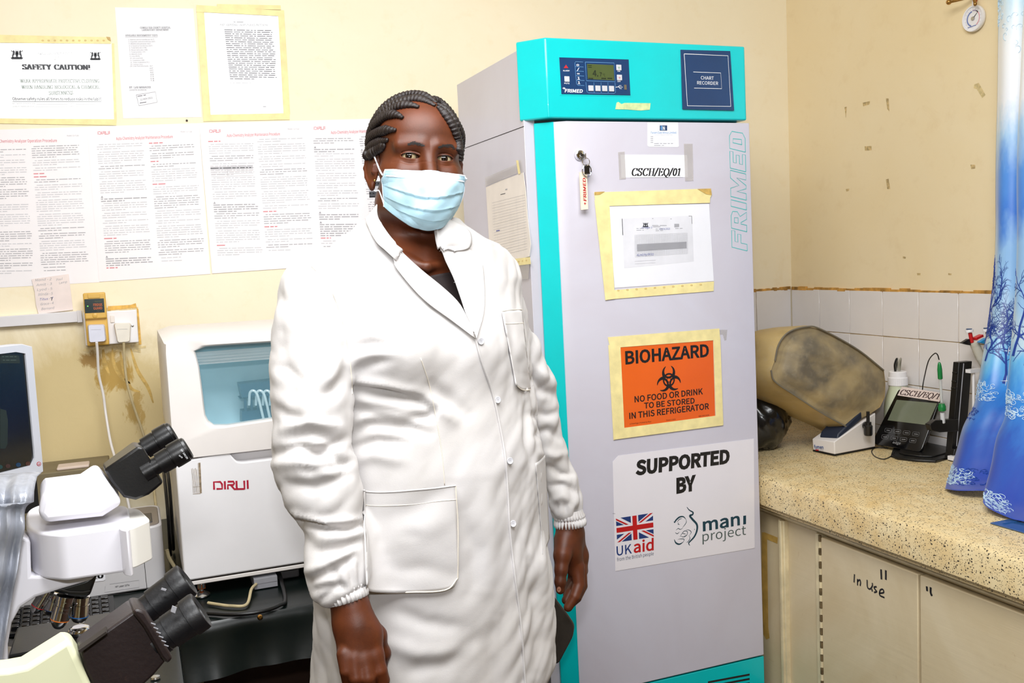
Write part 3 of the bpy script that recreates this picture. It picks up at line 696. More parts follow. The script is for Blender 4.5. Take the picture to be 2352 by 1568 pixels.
# --- protocol sheet with tape frame
s2 = thing('protocol_sheet', tuple(pl.at(570, 262)), 'crinkled plastic-covered protocol sheet framed by yellow tape, topmost sheet left of the head', 'paper')
b = MB(); b.pquad(pl, [(468, 28), (639, 36), (651, 260), (484, 264)], m_lam, .0004, .0008)
b.ptext(pl, 'POST EXPOSURE PROPHYLAXIS PROTOCOL', (504, 60), (616, 60.5), 5, m_p1, PO, serif=True, thick=.2)
b.para(pl, (536, 50), (536, 50), 46, 0, 1, m_p1, 2, off=PO)
b.para(pl, (515, 68), (528, 180), 112, .012, 26, m_p4, 1.8, off=PO); b.para(pl, (527, 190), (527, 190), 100, 0, 1, m_p1, 1, off=PO); b.para(pl, (604, 244), (604, 244), 14, 0, 1, m_p1, 2, off=PO)
b.build('sheet', s2)
for px in ([(451, 12), (650, 25), (653, 38), (451, 28)], [(498, 10), (644, 13), (645, 23), (500, 19)], [(451, 14), (468, 15), (484, 272), (467, 276)], [(468, 264), (665, 260), (665, 275), (467, 279)], [(638, 24), (652, 24), (666, 262), (651, 262)]):
    b = MB(); tapeq(b, pl, px); b.build('tape_strip', s2)
# --- four posters
def poster(name, c, left_head, title, head, cols, lab, extra=None):
    b = MB(); o = .0011 + lab[1]
    b.pquad(pl, c, m_paper2, lab[1], .0007)
    rs = random.Random(int(c[1][0])); o += .0001
    if left_head: dirui(b, pl, left_head, m_pr, o)
    b.ptext(pl, title, head[0], head[1], 7, m_pr, o, .012)
    x, y = head[1]; b.ptext(pl, 'Model: CS-T180', (x + 18 if name != 'a' else 154, y - 13), (x + 44 if name != 'a' else 181, y - 13), 3, m_p1, o)
    for (tl, bl, wd, sl) in cols:
        n = int((bl[1] - tl[1]) / 5.0); i = 0
        while i < n:
            k = max(1, int(min(rs.choice((2, 3, 4, 5, 6)), n - i))); t0 = i / n; t1 = (i + k - 1) / n
            P0 = (tl[0] + (bl[0] - tl[0]) * t0, tl[1] + (bl[1] - tl[1]) * t0); P1 = (tl[0] + (bl[0] - tl[0]) * t1, tl[1] + (bl[1] - tl[1]) * t1)
            mm = rs.choice((m_p1, m_p3, m_p3)); r_ = rs.random()
            if r_ < .2: b.para(pl, P0, P0, wd * (.35 + .25 * rs.random()), sl, 1, m_pr, 2.2, off=o, rnd=rs); k = 1
            elif r_ < .28:
                b.poly([pl.at(*q, o) for q in ((P0[0] + 3, P0[1]), (P0[0] + 6, P0[1] + 5), (P0[0], P0[1] + 5))], m_p1); i += 1; b.para(pl, (P0[0] + .5, P0[1] + 7), (P1[0] + .5, P1[1] + 7), wd, sl, k, m_p1, 2.0, off=o, rnd=rs)
            else: b.para(pl, P0, P1, wd, sl, k, mm, 1.5, off=o, indent=5, rnd=rs)
            i += k + .45
    if extra: extra(b, o)
    return tag(b.build('poster'), lab[0], 'poster', 'analyzer procedure posters in a row on the back wall')
def dirui(b, pl, box, m, o, w=None):
    """squared-off five-letter word mark; box = photo x0,y0 (top left), x1,y1 (top right), height px"""
    (x0, y0), (x1, y1), h = box
    W_ = 5.1; P = lambda u, v: (x0 + (x1 - x0) * u / W_ + .04 * h * v, y0 + (y1 - y0) * u / W_ + h * v)
    ww = w or .0016
    for s in ([(.0, 1), (0, .12), (.95, .12), (1.2, .4), (1.2, .92), (.35, .92)], [(1.62, .05), (1.62, 1)], [(2.05, 1), (2.05, .5), (2.9, .5), (3.0, .35), (2.9, .12), (2.05, .12)], [(2.5, .5), (3.0, 1), (4.5, 1)],
              [(3.35, .05), (3.35, .8), (3.5, 1), (4.5, 1), (4.5, .05)], [(5.0, 0), (5.0, 1)]):
        b.pline(pl, [P(u, v) for u, v in s], ww, m, o)
poster('a', [(-62, 300), (200, 291), (228, 648), (-30, 662)], None, 'Auto-Chemistry Analyzer Operation Procedure', ((-20, 328), (131, 326)),
       [((-46, 344), (-26, 636), 106, -.02), ((72, 336), (96, 622), 110, -.03)], ('text poster cut off by the left edge of the photo, above the white trunking', .0002))
poster('b', [(200, 291), (457, 283), (483, 629), (228, 647)], ((225, 302), (252, 301), 7), 'Auto-Chemistry Analyzer Maintenance Procedure', ((267, 322), (397, 317)),
       [((222, 332), (245, 620), 108, -.035), ((342, 328), (366, 600), 106, -.04)], ('poster with red headings above the yellow plug-in protector and twin socket', .0012))
def tbl(b, o):
    T = [(483, 384), (580, 381), (582, 403), (485, 406)]
    b.pquad(pl, [T[0], T[1], (580.5, 387), (483.5, 390)], m_p3, o)
    for t in (0, .27, .5, .75, 1):
        q = lambda a, c, t: (a[0] + (c[0] - a[0]) * t, a[1] + (c[1] - a[1]) * t)
        b.pline(pl, [q(T[0], T[3], t), q(T[1], T[2], t)], .0006, m_p1, o + .0002)
    b.pline(pl, [(521, 383), (523, 405)], .0006, m_p1, o + .0002)
poster('c', [(457, 283), (702, 277), (735, 611), (487, 628)], ((481, 298), (506, 297), 7), 'Auto-Chemistry Analyzer Maintenance Procedure', ((521, 315), (643, 311)),
       [((478, 324), (500, 590), 104, -.02), ((590, 320), (612, 578), 110, -.03)], ('poster with a small grey table in its left column, behind the right shoulder', .0022), tbl)
def photo_(b, o):
    b.pquad(pl, [(845, 372), (900, 372), (905, 452), (848, 454)], m_p2, o); b.pquad(pl, [(845, 404), (900, 404), (901, 416), (845, 417)], m_paper, o + .0002)
    b.pquad(pl, [(847, 428), (900, 426), (901, 437), (847, 440)], m_p3, o + .0002)
poster('d', [(702, 277), (950, 270), (985, 594), (735, 612)], ((721, 291), (746, 290), 7), 'Auto-Chemistry Analyzer Maintenance Procedure', ((760, 308), (885, 303)),
       [((719, 318), (738, 566), 94, -.01), ((824, 314), (858, 566), 96, -.02)], ('poster half hidden behind the head of the person, with a dark photo', .0012), photo_)
# --- handwritten note
b = MB(); pn = pl
b.pquad(pn, [(73, 641), (158, 629), (168, 711), (89, 721), (83, 700), (80, 670)], mat('pinkish_note_paper', (240, 226, 222), .6), .004, .001); o = .0054
for i, (y, t) in enumerate(((646, 'Mond - 2'), (657, 'Amit - 3'), (668, 'Lyod - 5'), (679, 'Blinda - 5'), (690, 'Titus - 7'), (701, 'Grace - 4'), (712, 'Bernard'))):
    b.ptext(pn, t, (81 + i * 2.4, y), (118 + i * 1., y - 3), 5.5, m_p1 if i != 4 else m_bpen, o, shear=.3)
b.ptext(pn, '7', (117, 690), (122, 689.5), 7, m_blk, o, .02); b.ptext(pn, 'Paul', (130, 645), (144, 642), 5, m_p1, o, shear=.3); b.ptext(pn, 'Lamp', (136, 652), (154, 649), 5, m_p1, o, shear=.3)
tag(b.build('handwritten_note'), 'small torn pinkish handwritten note propped above the white trunking', 'note')
# ---------------- fridge signs
def fpl(y): return YP(YF)
b = MB(); b.pquad(pF, [(1487, 281), (1557, 281), (1559, 336), (1556, 338), (1490, 337), (1487, 334)], m_paper, .0002, .0004); o = .0008
b.pquad(pF, [(1515, 288), (1532, 288), (1532, 300), (1515, 300)], m_navy, o); b.pquad(pF, [(1517, 289), (1521, 289), (1521, 299), (1517, 299)], m_lblue, o + .0003); b.ptext(pF, 'N', (1522, 299), (1527, 299), 9, m_white, o + .0003, .03)
b.ptext(pF, 'Serviced By:', (1513, 286.5), (1533, 286.5), 3, m_p1, o); b.ptext(pF, 'Faram East Africa Limited', (1495, 307), (1553, 307), 5, m_lblue, o, .01); b.ptext(pF, 'Distributors of Diagnostic & Scientific Products', (1504, 310.5), (1545, 310.5), 2, m_p1, o)
for i in range(4): b.para(pF, (1494, 313 + i * 4.4), (1494, 313 + i * 4.4), 12, 0, 1, m_p1, 1.5, off=o); b.pline(pF, [(1507, 315 + i * 4.4), (1552, 315 + i * 4.4)], .0003, m_p3, o)
b.para(pF, (1502, 329), (1502, 333), 46, 0, 2, m_p1, 1.4, off=o)
tag(b.build('service_sticker'), 'small white service sticker at the top edge of the refrigerator door', 'sticker')
t_ = thing('asset_label', tuple(pF.at(1502, 408)), 'white CSCH/EQ/01 paper label taped on the refrigerator door', 'label')
m_clear = mat('clear_sticky_tape', (214, 208, 204), .15, alpha=.35)
b = MB(); b.pquad(pF, [(1425, 355), (1578, 356), (1580, 407), (1427, 408)], m_paper, .0003, .0004)
b.pquad(pF, [(1446, 381), (1567, 381), (1568, 407), (1447, 408)], m_paper, .0008, .0002); b.pline(pF, [(1446, 381), (1567, 381), (1568, 407), (1447, 407.5), (1446, 381)], .0005, m_p3, .0011)
b.ptext(pF, 'CSCH/EQ/01', (1449, 403.5), (1562, 403.5), 17, m_blk, .0013, serif=True, thick=.17, thin=.045, shear=.22); b.build('paper', t_)
for px in ([(1419, 349), (1434, 348), (1437, 411), (1422, 412)], [(1570, 330), (1590, 330), (1592, 415), (1573, 416)]):
    b = MB(); b.pquad(pF, px, m_clear, .0014, .0002); b.build('clear_tape', t_)
t_ = thing('temperature_chart', tuple(pF.at(1510, 675)), 'taped white sheet with a printed temperature grid on the refrigerator door', 'chart')
b = MB(); b.pquad(pF, [(1398, 472), (1628, 468), (1639, 645), (1411, 661)], m_paper, .0004, .0008)
b.pquad(pF, [(1428, 502), (1589, 495), (1593, 600), (1433, 616)], mat('photocopy_grey', (228, 228, 234), .6), .0014)
o = .0018
b.pline(pF, [(1428, 502), (1430, 540)], .0016, m_blk, o); b.pline(pF, [(1581, 496), (1588, 496), (1589, 514)], .001, m_blk, o)
for x, y in ((1497, 500), (1539, 501)): b.ptext(pF, '.', (x, y + 2), (x + 3, y + 2), 3, m_blk, o, .03)
crest(b, pF, 1482, 516, .5, o); b.pquad(pF, [(1548, 514), (1559, 514), (1559, 521), (1548, 522)], m_p1, o)
b.para(pF, (1497, 517), (1499, 520), 34, 0, 2, m_p1, 1.4, off=o)
for x, y in ((1461, 524), (1461, 528), (1505, 525), (1505, 529), (1550, 524)): b.para(pF, (x, y), (x, y), 34, -.02, 1, m_p1, 1.2, off=o)
for x, y, t in ((1473, 525, 'Fridge 1'), (1514, 528, 'CSCH/2021')): b.ptext(pF, t, (x, y), (x + 24, y - 1), 4, m_bpen, o + .0002, shear=.3)
g = lambda u, v: (1457 + u * 121 + v * 1, 540 - u * 5 + v * (50 - u * 3))
for i in range(33): b.pline(pF, [g(i / 32, 0), g(i / 32, 1)], .00035, m_p1, o)
for i in range(19): b.pline(pF, [g(0, i / 18), g(1, i / 18)], .00035, m_p1, o)
b.pquad(pF, [g(.04, .42), g(.98, .42), g(.98, .74), g(.04, .74)], mat('photocopy_dark_band', (160, 160, 166), .6), o + .0002)
b.ptext(pF, 'KLmO/hy/0F/01', (1462, 588), (1500, 586), 5, m_bpen, o + .0004, shear=.3)
for y in (600, 606): b.pline(pF, [(1457, y), (1505, y - 3)], .0004, m_p1, o)
b.build('sheet', t_)
for px in ([(1363, 442), (1631, 433), (1633, 448), (1629, 456), (1366, 462)], [(1366, 460), (1630, 449), (1629, 466), (1368, 474)], [(1364, 460), (1398, 465), (1411, 686), (1389, 689)], [(1388, 668), (1639, 646), (1638, 668), (1389, 688)]):
    b = MB(); tapeq(b, pF, px)
    if px[0][1] == 442: b.pquad(pF, [(1600, 434), (1631, 433), (1633, 448), (1620, 446)], m_tape_old, .0042); b.pquad(pF, [(1364, 441), (1388, 440), (1376, 447), (1364, 448)], m_tape_old, .0042)
    if px[0][1] == 668:
        for i in range(10): b.ptext(pF, 'o', (1416 + i * 21, 668 - i * 1.5), (1421 + i * 21, 668 - i * 1.5), 4, m_tape_old, .0042, .01)
    b.build('tape_strip', t_)
# --- biohazard
m_or = mat('orange_sign_vinyl', (236, 100, 22), .3, var=.02, coat=.2); m_cream2 = mat('cream_backing_paper', (246, 232, 206), .5)
t_ = thing('biohazard_sign', tuple(pF.at(1534, 990)), 'orange BIOHAZARD sign framed in yellow tape on the refrigerator door', 'sign')
b = MB(); b.pquad(pF, [(1420, 799), (1638, 781), (1643, 957), (1429, 985)], m_cream2, .0004, .0005)
b.pquad(pF, [(1423, 797), (1637, 779), (1642, 955), (1432, 983)], m_or, .0009, .0004); o = .0016
b.ptext(pF, 'BIOHAZARD', (1436, 837), (1628, 819), 31, m_blk, o, .035)
b.ptext(pF, 'NO FOOD OR DRINK', (1457, 924), (1614, 905), 14.5, m_blk, o, .025); b.ptext(pF, 'TO BE STORED', (1479, 938), (1595, 926), 13.5, m_blk, o, .025); b.ptext(pF, 'IN THIS REFRIGERATOR', (1445, 962), (1628, 939), 14.5, m_blk, o, .025)
b.ptext(pF, 'a SilverSign, Printed by Flexi', (1446, 974.5), (1495, 969), 3, m_blk, o); b.ptext(pF, 'Form 5-2025', (1530, 966), (1551, 964), 3, m_blk, o); b.ptext(pF, '800.350.5433', (1604, 957), (1628, 954), 3, m_blk, o)
cc = pF.at(1535.5, 872, o); R_ = np.linalg.norm(pF.at(1535.5, 842, o) - pF.at(1535.5, 902, o)) / 2 / 27.
ux = np.array([1., 0, 0]); uz = np.array([0, 0, 1.])
def bpt(x, y): return cc + (ux * x + uz * y) * R_
def crescent(cx, cy, ro, ci, ri, gap, m, n=40):
    """crescent ring: outer circle ro about (cx,cy); inner circle ri about the offset centre; open towards `gap`"""
    return
for k in range(3):
    a = pi / 2 + k * 2 * pi / 3; ca, sa = cos(a), sin(a)
    # horn: thick near the hub side, tapering to the tips at the open outer end
    cx, cy = 14.5 * ca, 14.5 * sa; P = []; wd = []
    for i in range(33):
        t = -pi + .62 + (2 * pi - 1.24) * i / 32 if False else (a + pi) + (-1 + 2 * i / 32) * (pi - .42)
        rr_ = 13.6; taper = cos((-1 + 2 * i / 32) * pi / 2) ** .8
        wd.append((1.0 + 7.2 * taper) * R_); rr_ = 14.6 - .5 * (1.0 + 7.2 * taper) + 1
        P.append(bpt(cx + rr_ * cos(t), cy + rr_ * sin(t)))
    b.ribbon([p_ + pF.n * .00008 * k for p_ in P], pF.n, wd, m_blk)
    # arc of the middle ring
    P = [bpt(12.5 * cos(a + (-.62 + 1.24 * i / 10)), 12.5 * sin(a + (-.62 + 1.24 * i / 10))) for i in range(11)]
    b.ribbon([p_ + pF.n * .0003 for p_ in P], pF.n, 3.4 * R_, m_blk)
    # slot that splits each horn at the hub
    P = [bpt(2. * cos(a + pi / 3), 2. * sin(a + pi / 3)), bpt(9 * cos(a + pi / 3), 9 * sin(a + pi / 3))]
    b.ribbon([p + pF.n * .0004 for p in P], pF.n, 1.1 * R_, m_or)
b.add([bpt(3.1 * cos(i * pi / 10), 3.1 * sin(i * pi / 10)) + pF.n * .00045 for i in range(20)], [tuple(range(20))], m_or)
b.build('panel', t_)
for px in ([(1395, 774), (1651, 754), (1653, 780), (1400, 799)], [(1396, 792), (1424, 795), (1434, 1004), (1408, 1010)], [(1637, 775), (1653, 775), (1660, 975), (1643, 975)], [(1408, 985), (1657, 952), (1659, 976), (1409, 1009)]):
    b = MB(); tapeq(b, pF, px); b.build('tape_strip', t_)
# --- supported by
b = MB(); ws = mat('white_vinyl_sign', (236, 232, 238), .35, var=.01)
b.pquad(pF, [(1420, 1046), (1731, 1007), (1733, 1258), (1413, 1311), (1407, 1060)], ws, .0004, .0006); o = .0013
b.ptext(pF, 'SUPPORTED', (1459, 1092), (1675, 1064), 35, m_blk, o, .06, shear=.05); b.ptext(pF, 'BY', (1553, 1134), (1598, 1126), 37, m_blk, o, .06, shear=.05)
m_ub = mat('flag_navy', (26, 56, 120), .4); m_ur = mat('flag_red', (196, 18, 26), .4)
Fl = [(1414, 1190), (1499, 1177), (1501, 1232), (1417, 1245)]
def fq(u, v):   # u 0..60, v 0..30 downwards
    u, v = u / 60., v / 30.; a = [Fl[0][i] + (Fl[1][i] - Fl[0][i]) * u for i in (0, 1)]; c = [Fl[3][i] + (Fl[2][i] - Fl[3][i]) * u for i in (0, 1)]
    return (a[0] + (c[0] - a[0]) * v, a[1] + (c[1] - a[1]) * v)
def fp(pts, m, off): b.poly([pF.at(*fq(u, v), o + off) for u, v in pts], m)
for sx in (0, 1):
    for sy in (0, 1):
        X_ = lambda u: 60 - u if sx else u
        Y_ = lambda v: 30 - v if sy else v
        fp([(X_(7.5), Y_(0)), (X_(24), Y_(0)), (X_(24), Y_(8.5))], m_ub, 0); fp([(X_(0), Y_(3.5)), (X_(0), Y_(9.5)), (X_(12.5), Y_(9.5))], m_ub, 0)
for sx, sy, f in ((0, 0, 1), (1, 1, 1), (1, 0, 0), (0, 1, 0)):
    X_ = lambda u: 60 - u if sx else u
    Y_ = lambda v: 30 - v if sy else v
    if f: fp([(X_(0), Y_(0)), (X_(0), Y_(2.2)), (X_(15.5), Y_(9.8)), (X_(20), Y_(9.8))], m_ur, .0002)
    else: fp([(X_(0), Y_(0)), (X_(4.5), Y_(0)), (X_(24), Y_(9.8)), (X_(19.5), Y_(9.8))], m_ur, .0002)
fp([(0, 12), (60, 12), (60, 18), (0, 18)], m_ur, .0003); fp([(26.5, 0), (33.5, 0), (33.5, 30), (26.5, 30)], m_ur, .0004)
b.ptext(pF, 'UK', (1416, 1276), (1451, 1270), 22, m_ub, o, .012); b.ptext(pF, 'aid', (1455, 1269.5), (1501, 1263), 27, m_ur, o, .025)
b.ptext(pF, 'from the British people', (1417, 1288.5), (1501, 1274), 8, mat('grey_blue_print', (70, 84, 110), .5), o)
m_md = mat('dark_teal_print', (18, 62, 78), .45); m_mg = mat('grey_green_print', (84, 98, 96), .45)
b.ptext(pF, 'man', (1614, 1220), (1699, 1205.5), 30, m_md, o, .026); b.pquad(pF, [(1706.5, 1184), (1713, 1183), (1713, 1203), (1706.5, 1204)], m_md, o); b.ptext(pF, 'proȷect' if False else 'project', (1613, 1243), (1713, 1227), 22, m_mg, o, 0)
def crv(pts, wd, m):
    Q = catmull([pF.at(x, y, o) for x, y in pts], 7); n = len(Q) - 1
    ws_ = [wd * (.25 + .75 * sin(pi * i / n)) for i in range(n + 1)]; b.ribbon(Q, pF.n, ws_, m)
crv([(1577, 1164), (1583, 1171), (1591, 1176), (1590, 1181), (1584, 1184), (1590, 1192), (1600, 1204), (1600, 1218), (1594, 1232), (1584, 1243), (1581, 1247), (1584, 1252)], .0060, m_md)
crv([(1547, 1197), (1549, 1199), (1552, 1194), (1560, 1187), (1569, 1186), (1575, 1192)], .0045, m_md)
for pts in ([(1554, 1199), (1560, 1192), (1566, 1190)], [(1558, 1199), (1557, 1203), (1561, 1204)], [(1575, 1192), (1576, 1198), (1572, 1205), (1567, 1211)], [(1568, 1212), (1562, 1215), (1557, 1213), (1552, 1217)], [(1550, 1222), (1555, 1225), (1560, 1221)], [(1575, 1216), (1583, 1217), (1587, 1222), (1583, 1229)], [(1582, 1228), (1584, 1236), (1580, 1243), (1576, 1245)],
            [(1561, 1233), (1565, 1226), (1571, 1219), (1578, 1220), (1577, 1228), (1571, 1233)], [(1563, 1231), (1570, 1232), (1578, 1227)], [(1566, 1224), (1575, 1226)], [(1556, 1238), (1564, 1237), (1571, 1238), (1568, 1245)]): crv(pts, .0018, m_md)
crv([(1548, 1238), (1552, 1246), (1560, 1249), (1569, 1244)], .0045, m_md)
crv([(1594.5, 1214), (1595, 1216)], .002, m_md)
b.pline(pF, [(1407, 1178), (1413, 1179)], .001, m_p1, o)
tag(b.build('sponsor_sign'), 'large white SUPPORTED BY sign low on the refrigerator door', 'sign')
b = MB(); b.pquad(pF, [(1416, 236), (1420, 234), (1427, 239), (1434, 236.5), (1494, 237), (1492, 252), (1470, 254), (1440, 251.5), (1413, 251)], mat('crinkled_tape', (206, 222, 164), .3, var=.15, scale=60, bump=.3), .0003, .0008)
tag(b.build('tape_strip'), 'torn strip of yellowish tape on the teal header of the refrigerator', 'tape')
for px, lb in (([(1645, 757), (1670, 757), (1668, 780), (1664, 782), (1660, 768), (1648, 768)], 'curled scrap of old tape right of the orange biohazard sign'),):
    b = MB(); b.pquad(pF, px, m_clear, .0003, .0006); tag(b.build('tape_scrap'), lb, 'tape')
# log sheet on the refrigerator's left side
pS = XP(xB0 - .0012 + (1.93 - 1.5) * .0065 - .001)
t_ = thing('log_sheet', tuple(pS.at(1170, 600)), 'handwritten log sheet taped on the left side of the refrigerator beside the shoulder', 'paper')
b = MB(); b.pquad(pS, [(1117, 430), (1150, 415), (1203, 396), (1209, 440), (1213, 500), (1220, 560), (1217, 589), (1170, 600), (1127, 600)], mat('aged_white_paper', (238, 230, 222), .6, var=.04), .0004, .001); o = .0018
for i in range(21):
    y = 466 + i * 6.2; b.pline(pS, [(1131 + i * .35, y - .0), (1207 + i * .3, y - 19)], .0005, m_p3 if i % 2 else m_p1, o)
for x in (1135, 1187, 1202): b.pline(pS, [(x, 466 - (x - 1131) * .25), (x + 6, 592 - (x - 1131) * .2)], .0005, m_p3, o)
b.para(pS, (1151, 446), (1151, 446), 26, -.27, 1, m_p2, 1.6, off=o); b.para(pS, (1162, 434), (1162, 434), 9, -.27, 1, m_p1, 3, off=o); b.para(pS, (1141, 529), (1141, 529), 16, -.2, 1, m_bpen, 2.5, off=o)
b.build('paper', t_)
for px, mm in (([(1188, 368), (1193, 368), (1198, 398), (1193, 400)], m_tape), ([(1150, 598), (1220, 590), (1222, 606), (1152, 614)], m_tape), ([(1117, 428), (1190, 398), (1190, 376), (1117, 408)], m_clear), ([(1160, 612), (1218, 606), (1216, 640), (1165, 645)], m_clear)):
    b = MB(); b.pquad(pS, px, mm, .0022 + (px[0][1] % 5) * .0003, .0002)
    if mm is m_tape and px[0][1] == 598:
        for i in range(4): b.ptext(pS, 'o', (1184 + i * 9, 603 - i * 1.3), (1187 + i * 9, 603 - i * 1.3), 4, m_tape_old, .0042, .01)
    b.build('tape_strip' if mm is m_tape else 'clear_tape', t_)

# ================================================================== LEFT SIDE
m_wpl = mat('white_moulded_plastic', (238, 236, 238), .35, var=.012, coat=.1); m_wpl2 = mat('warm_white_plastic', (232, 226, 222), .38, var=.015, coat=.1)
m_gpl = mat('grey_plastic', (150, 150, 156), .4); m_dgpl = mat('dark_grey_plastic', (70, 68, 70), .35)
m_bpl = mat('satin_black_plastic', (11, 11, 13), .36, bump=.06, bscale=500, coat=.15); m_gloss = mat('gloss_black', (10, 10, 12), .12, coat=.4)
m_yel = mat('yellowed_plastic', (222, 178, 84), .42, var=.05); m_cable = mat('white_cable', (236, 232, 230), .4); m_cable2 = mat('grimy_cream_cable', (196, 180, 140), .5, var=.15, scale=30); m_bcable = mat('black_cable', (14, 14, 15), .35)
def radial(poly, n=64, c=None):
    """resample a star-shaped outline at n equal angles about its centre"""
    P = np.array(poly, float); c = P.mean(0) if c is None else np.array(c, float); out = []
    for i in range(n):
        a = 2 * pi * i / n; d = np.array([cos(a), sin(a)]); best = None
        for j in range(len(P)):
            p, q = P[j] - c, P[(j + 1) % len(P)] - c; e = q - p; den = d[0] * e[1] - d[1] * e[0]
            if abs(den) < 1e-9: continue
            t = (p[0] * e[1] - p[1] * e[0]) / den; u = (p[0] * d[1] - p[1] * d[0]) / den
            if t > 0 and -1e-6 <= u <= 1 + 1e-6 and (best is None or t > best): best = t
        out.append(tuple(c + d * best))
    return out
def rounded(P, r, k=5):
    """round the corners of a 2-d outline by r"""
    R = []; n = len(P)
    for i in range(n):
        p = np.array(P[i], float); a = np.array(P[i - 1], float) - p; c = np.array(P[(i + 1) % n], float) - p
        la, lc = np.linalg.norm(a), np.linalg.norm(c); rr = min(r, la * .45, lc * .45)
        A, B = p + a / la * rr, p + c / lc * rr
        for j in range(k + 1):
            t = j / k; R.append(tuple((1 - t) ** 2 * A + 2 * t * (1 - t) * p + t * t * B))
    return R
def pxloft(b, layers, m, smooth=False, cap=True):
    """layers: (photo outline, distance Y of that outline); same number of points in each"""
    b.loft([[at(x, y, Y) for x, y in pts] for pts, Y in layers], m, cap, smooth)
# ---------------- tables
m_vin = mat('dark_green_vinyl', (6, 17, 15), .32, var=.15, scale=6, bump=.25, bscale=14, coat=.08); m_wood = mat('dark_stained_wood', (52, 32, 22), .5, var=.2, scale=8)
TYF = 2.05; TXB = float(ZP(TT).at(425, 1560)[0]); TXR = .80
def table(name, x0, x1, y0, y1, lab, hang, legs):
    t = thing(name, ((x0 + x1) / 2, (y0 + y1) / 2, 0), lab, 'table')
    b = MB(); b.box((x0 + .004, y0 + .004, TT - .035), (x1 - .004, y1, TT - .006), m_wood); b.build('table_top', t, bevel=.002)
    for (x, y) in legs:
        b = MB(); b.box((x, y, 0), (x + .045, y + .045, TT - .035), m_wood); b.build('leg', t, bevel=.003)
    hang(t); return t
def clothA(t):
    b = MB(); n = 90; R = []
    zb0 = at(430, 1566, TYF)[2]
    def prof(x, u):
        wv = .006 * sin(23 * x) + .004 * sin(57 * x + 1); zb = zb0 + .010 * sin(6 * x)
        P = [(x, YB - .01, TT - .0025)] + [(x, TYF + .02, TT - .0025), (x, TYF + .004, TT - .004), (x, TYF - .002, TT - .012)]
        for j in range(1, 9):
            s_ = j / 8; z = TT - .012 + (zb - TT + .012) * s_
            dent = -.012 * exp(-((x - .215) / .05) ** 2 - ((z - .62) / .035) ** 2)
            P.append((x, TYF - .004 - wv * s_ - .018 * s_ * s_, z))
        return P
    X0 = TXB + .002
    xs_ = [X0 + (TXR - X0) * i / n for i in range(n + 1)]
    rr = [prof(x, 0) for x in xs_]; N = len(rr[0])
    b.loft(rr, m_vin, False, True, False)
    b.poly([(XL + .03, TYF, TT - .0025), (X0, TYF, TT - .0025), (X0, YB - .01, TT - .0025), (XL + .03, YB - .01, TT - .0025)], m_vin)
    o = b.build('table_cloth', t); o['label'] = 'dark green vinyl table cloth'
    b = MB(); c = at(598, 1419, TYF - .008); b.lathe(c + (0, .006, 0), (0, -1, 0), [(0, .006), (.004, .0055), (.0075, .003), (.008, 0)], mat('brass', (190, 140, 70), .25, 1.), 16); b.build('stud', t)
    b = MB(); b.box((TXB + .06, 2.42, .02), (TXR - .06, 2.44, TT - .036), m_wood); b.build('shade_panel', t)  # added dark panel standing in for the shade under the table
tA = table('wall_table', XL + .02, TXR, TYF, YB - .004, 'dark table along the back wall covered in dark green vinyl, under the analyzer', clothA, [(-.9, 2.1), (.38, 2.1), (-.9, 2.9), (.38, 2.9)])
def clothB(t):
    b = MB(); x0, x1, y0, y1 = XL + .03, TXB, .42, TYF - .012
    zs = [TT - .09, TT - .05, TT - .015]
    R = [[(x0, y, TT - .0025)] + [(x1 - .012, y, TT - .0025), (x1 - .003, y, TT - .004), (x1, y, TT - .012)] + [(x1 + .003 * sin(31 * y) * k, y, TT - .012 - .11 * k) for k in (.5, 1.)] for y in [y0 + (y1 - y0) * i / 50 for i in range(51)]]
    b.loft(R, m_vin, False, True, False); o = b.build('table_cloth', t); s_ = o.modifiers.new('thickness', 'SOLIDIFY'); s_.thickness = .002; s_.offset = -1
    b = MB(); c = ZP(TT).at(357, 1556); b.lathe(c, (0, 0, 1), [(0, .009), (.003, .008), (.005, .003), (.0052, 0)], m_steel, 16); b.build('stud', t)
tB = table('side_table', XL + .02, TXB, .42, TYF - .008, 'green vinyl covered table on the left carrying the two microscopes', clothB, [(-.6, .46), (TXB - .06, .46), (TXB - .06, 1.9)])
# ---------------- analyzer
AY = 2.20
an = thing('chemistry_analyzer', (.36, 2.45, TT), 'large white bench chemistry analyzer with blue-tinted window on the wall table', 'analyzer')
ax0, ax1 = at(384, 900, AY)[0], .655
az1 = at(500, 771, AY)[2]; azm = at(500, 1046, AY)[2]; azl = at(500, 1324, AY)[2]; azb = at(500, 1337, AY)[2]
b = MB()
outer = rounded([(ax0, azm), (ax1, azm), (ax1, az1), (ax0, az1)], .018, 6)
wpx = [(446, 798), (800, 777), (800, 940), (640, 960), (520, 978), (498, 980), (482, 972), (472, 952), (466, 900), (458, 840)]
wp = [(at(x, y, AY)[0], at(x, y, AY)[2]) for x, y in wpx]; wp[1] = (ax1 - .05, wp[1][1]); wp[2] = (ax1 - .05, wp[2][1])
wc = ((wp[0][0] + ax1 - .05) / 2, (wp[0][1] + wp[4][1]) / 2)
n = 96; ro, ri = radial(outer, n, wc), radial(wp, n, wc)
ins = lambda P, d: [(wc[0] + (x - wc[0]) * (1 - d), wc[1] + (z - wc[1]) * (1 - d)) for x, z in P]
L = lambda P, y: [(x, y, z) for x, z in P]
b.loft([L(ro, 2.74), L(ro, AY + .008), L(ins(ro, .012), AY), L(ins(ri, -.05), AY - .001), L(ins(ri, -.015), AY + .002), L(ri, AY + .008), L(ri, AY + .03)], m_wpl2, False, True)
b.add(L(ro, 2.74), [tuple(range(n))], m_wpl2)
lid = b.build('lid', an)
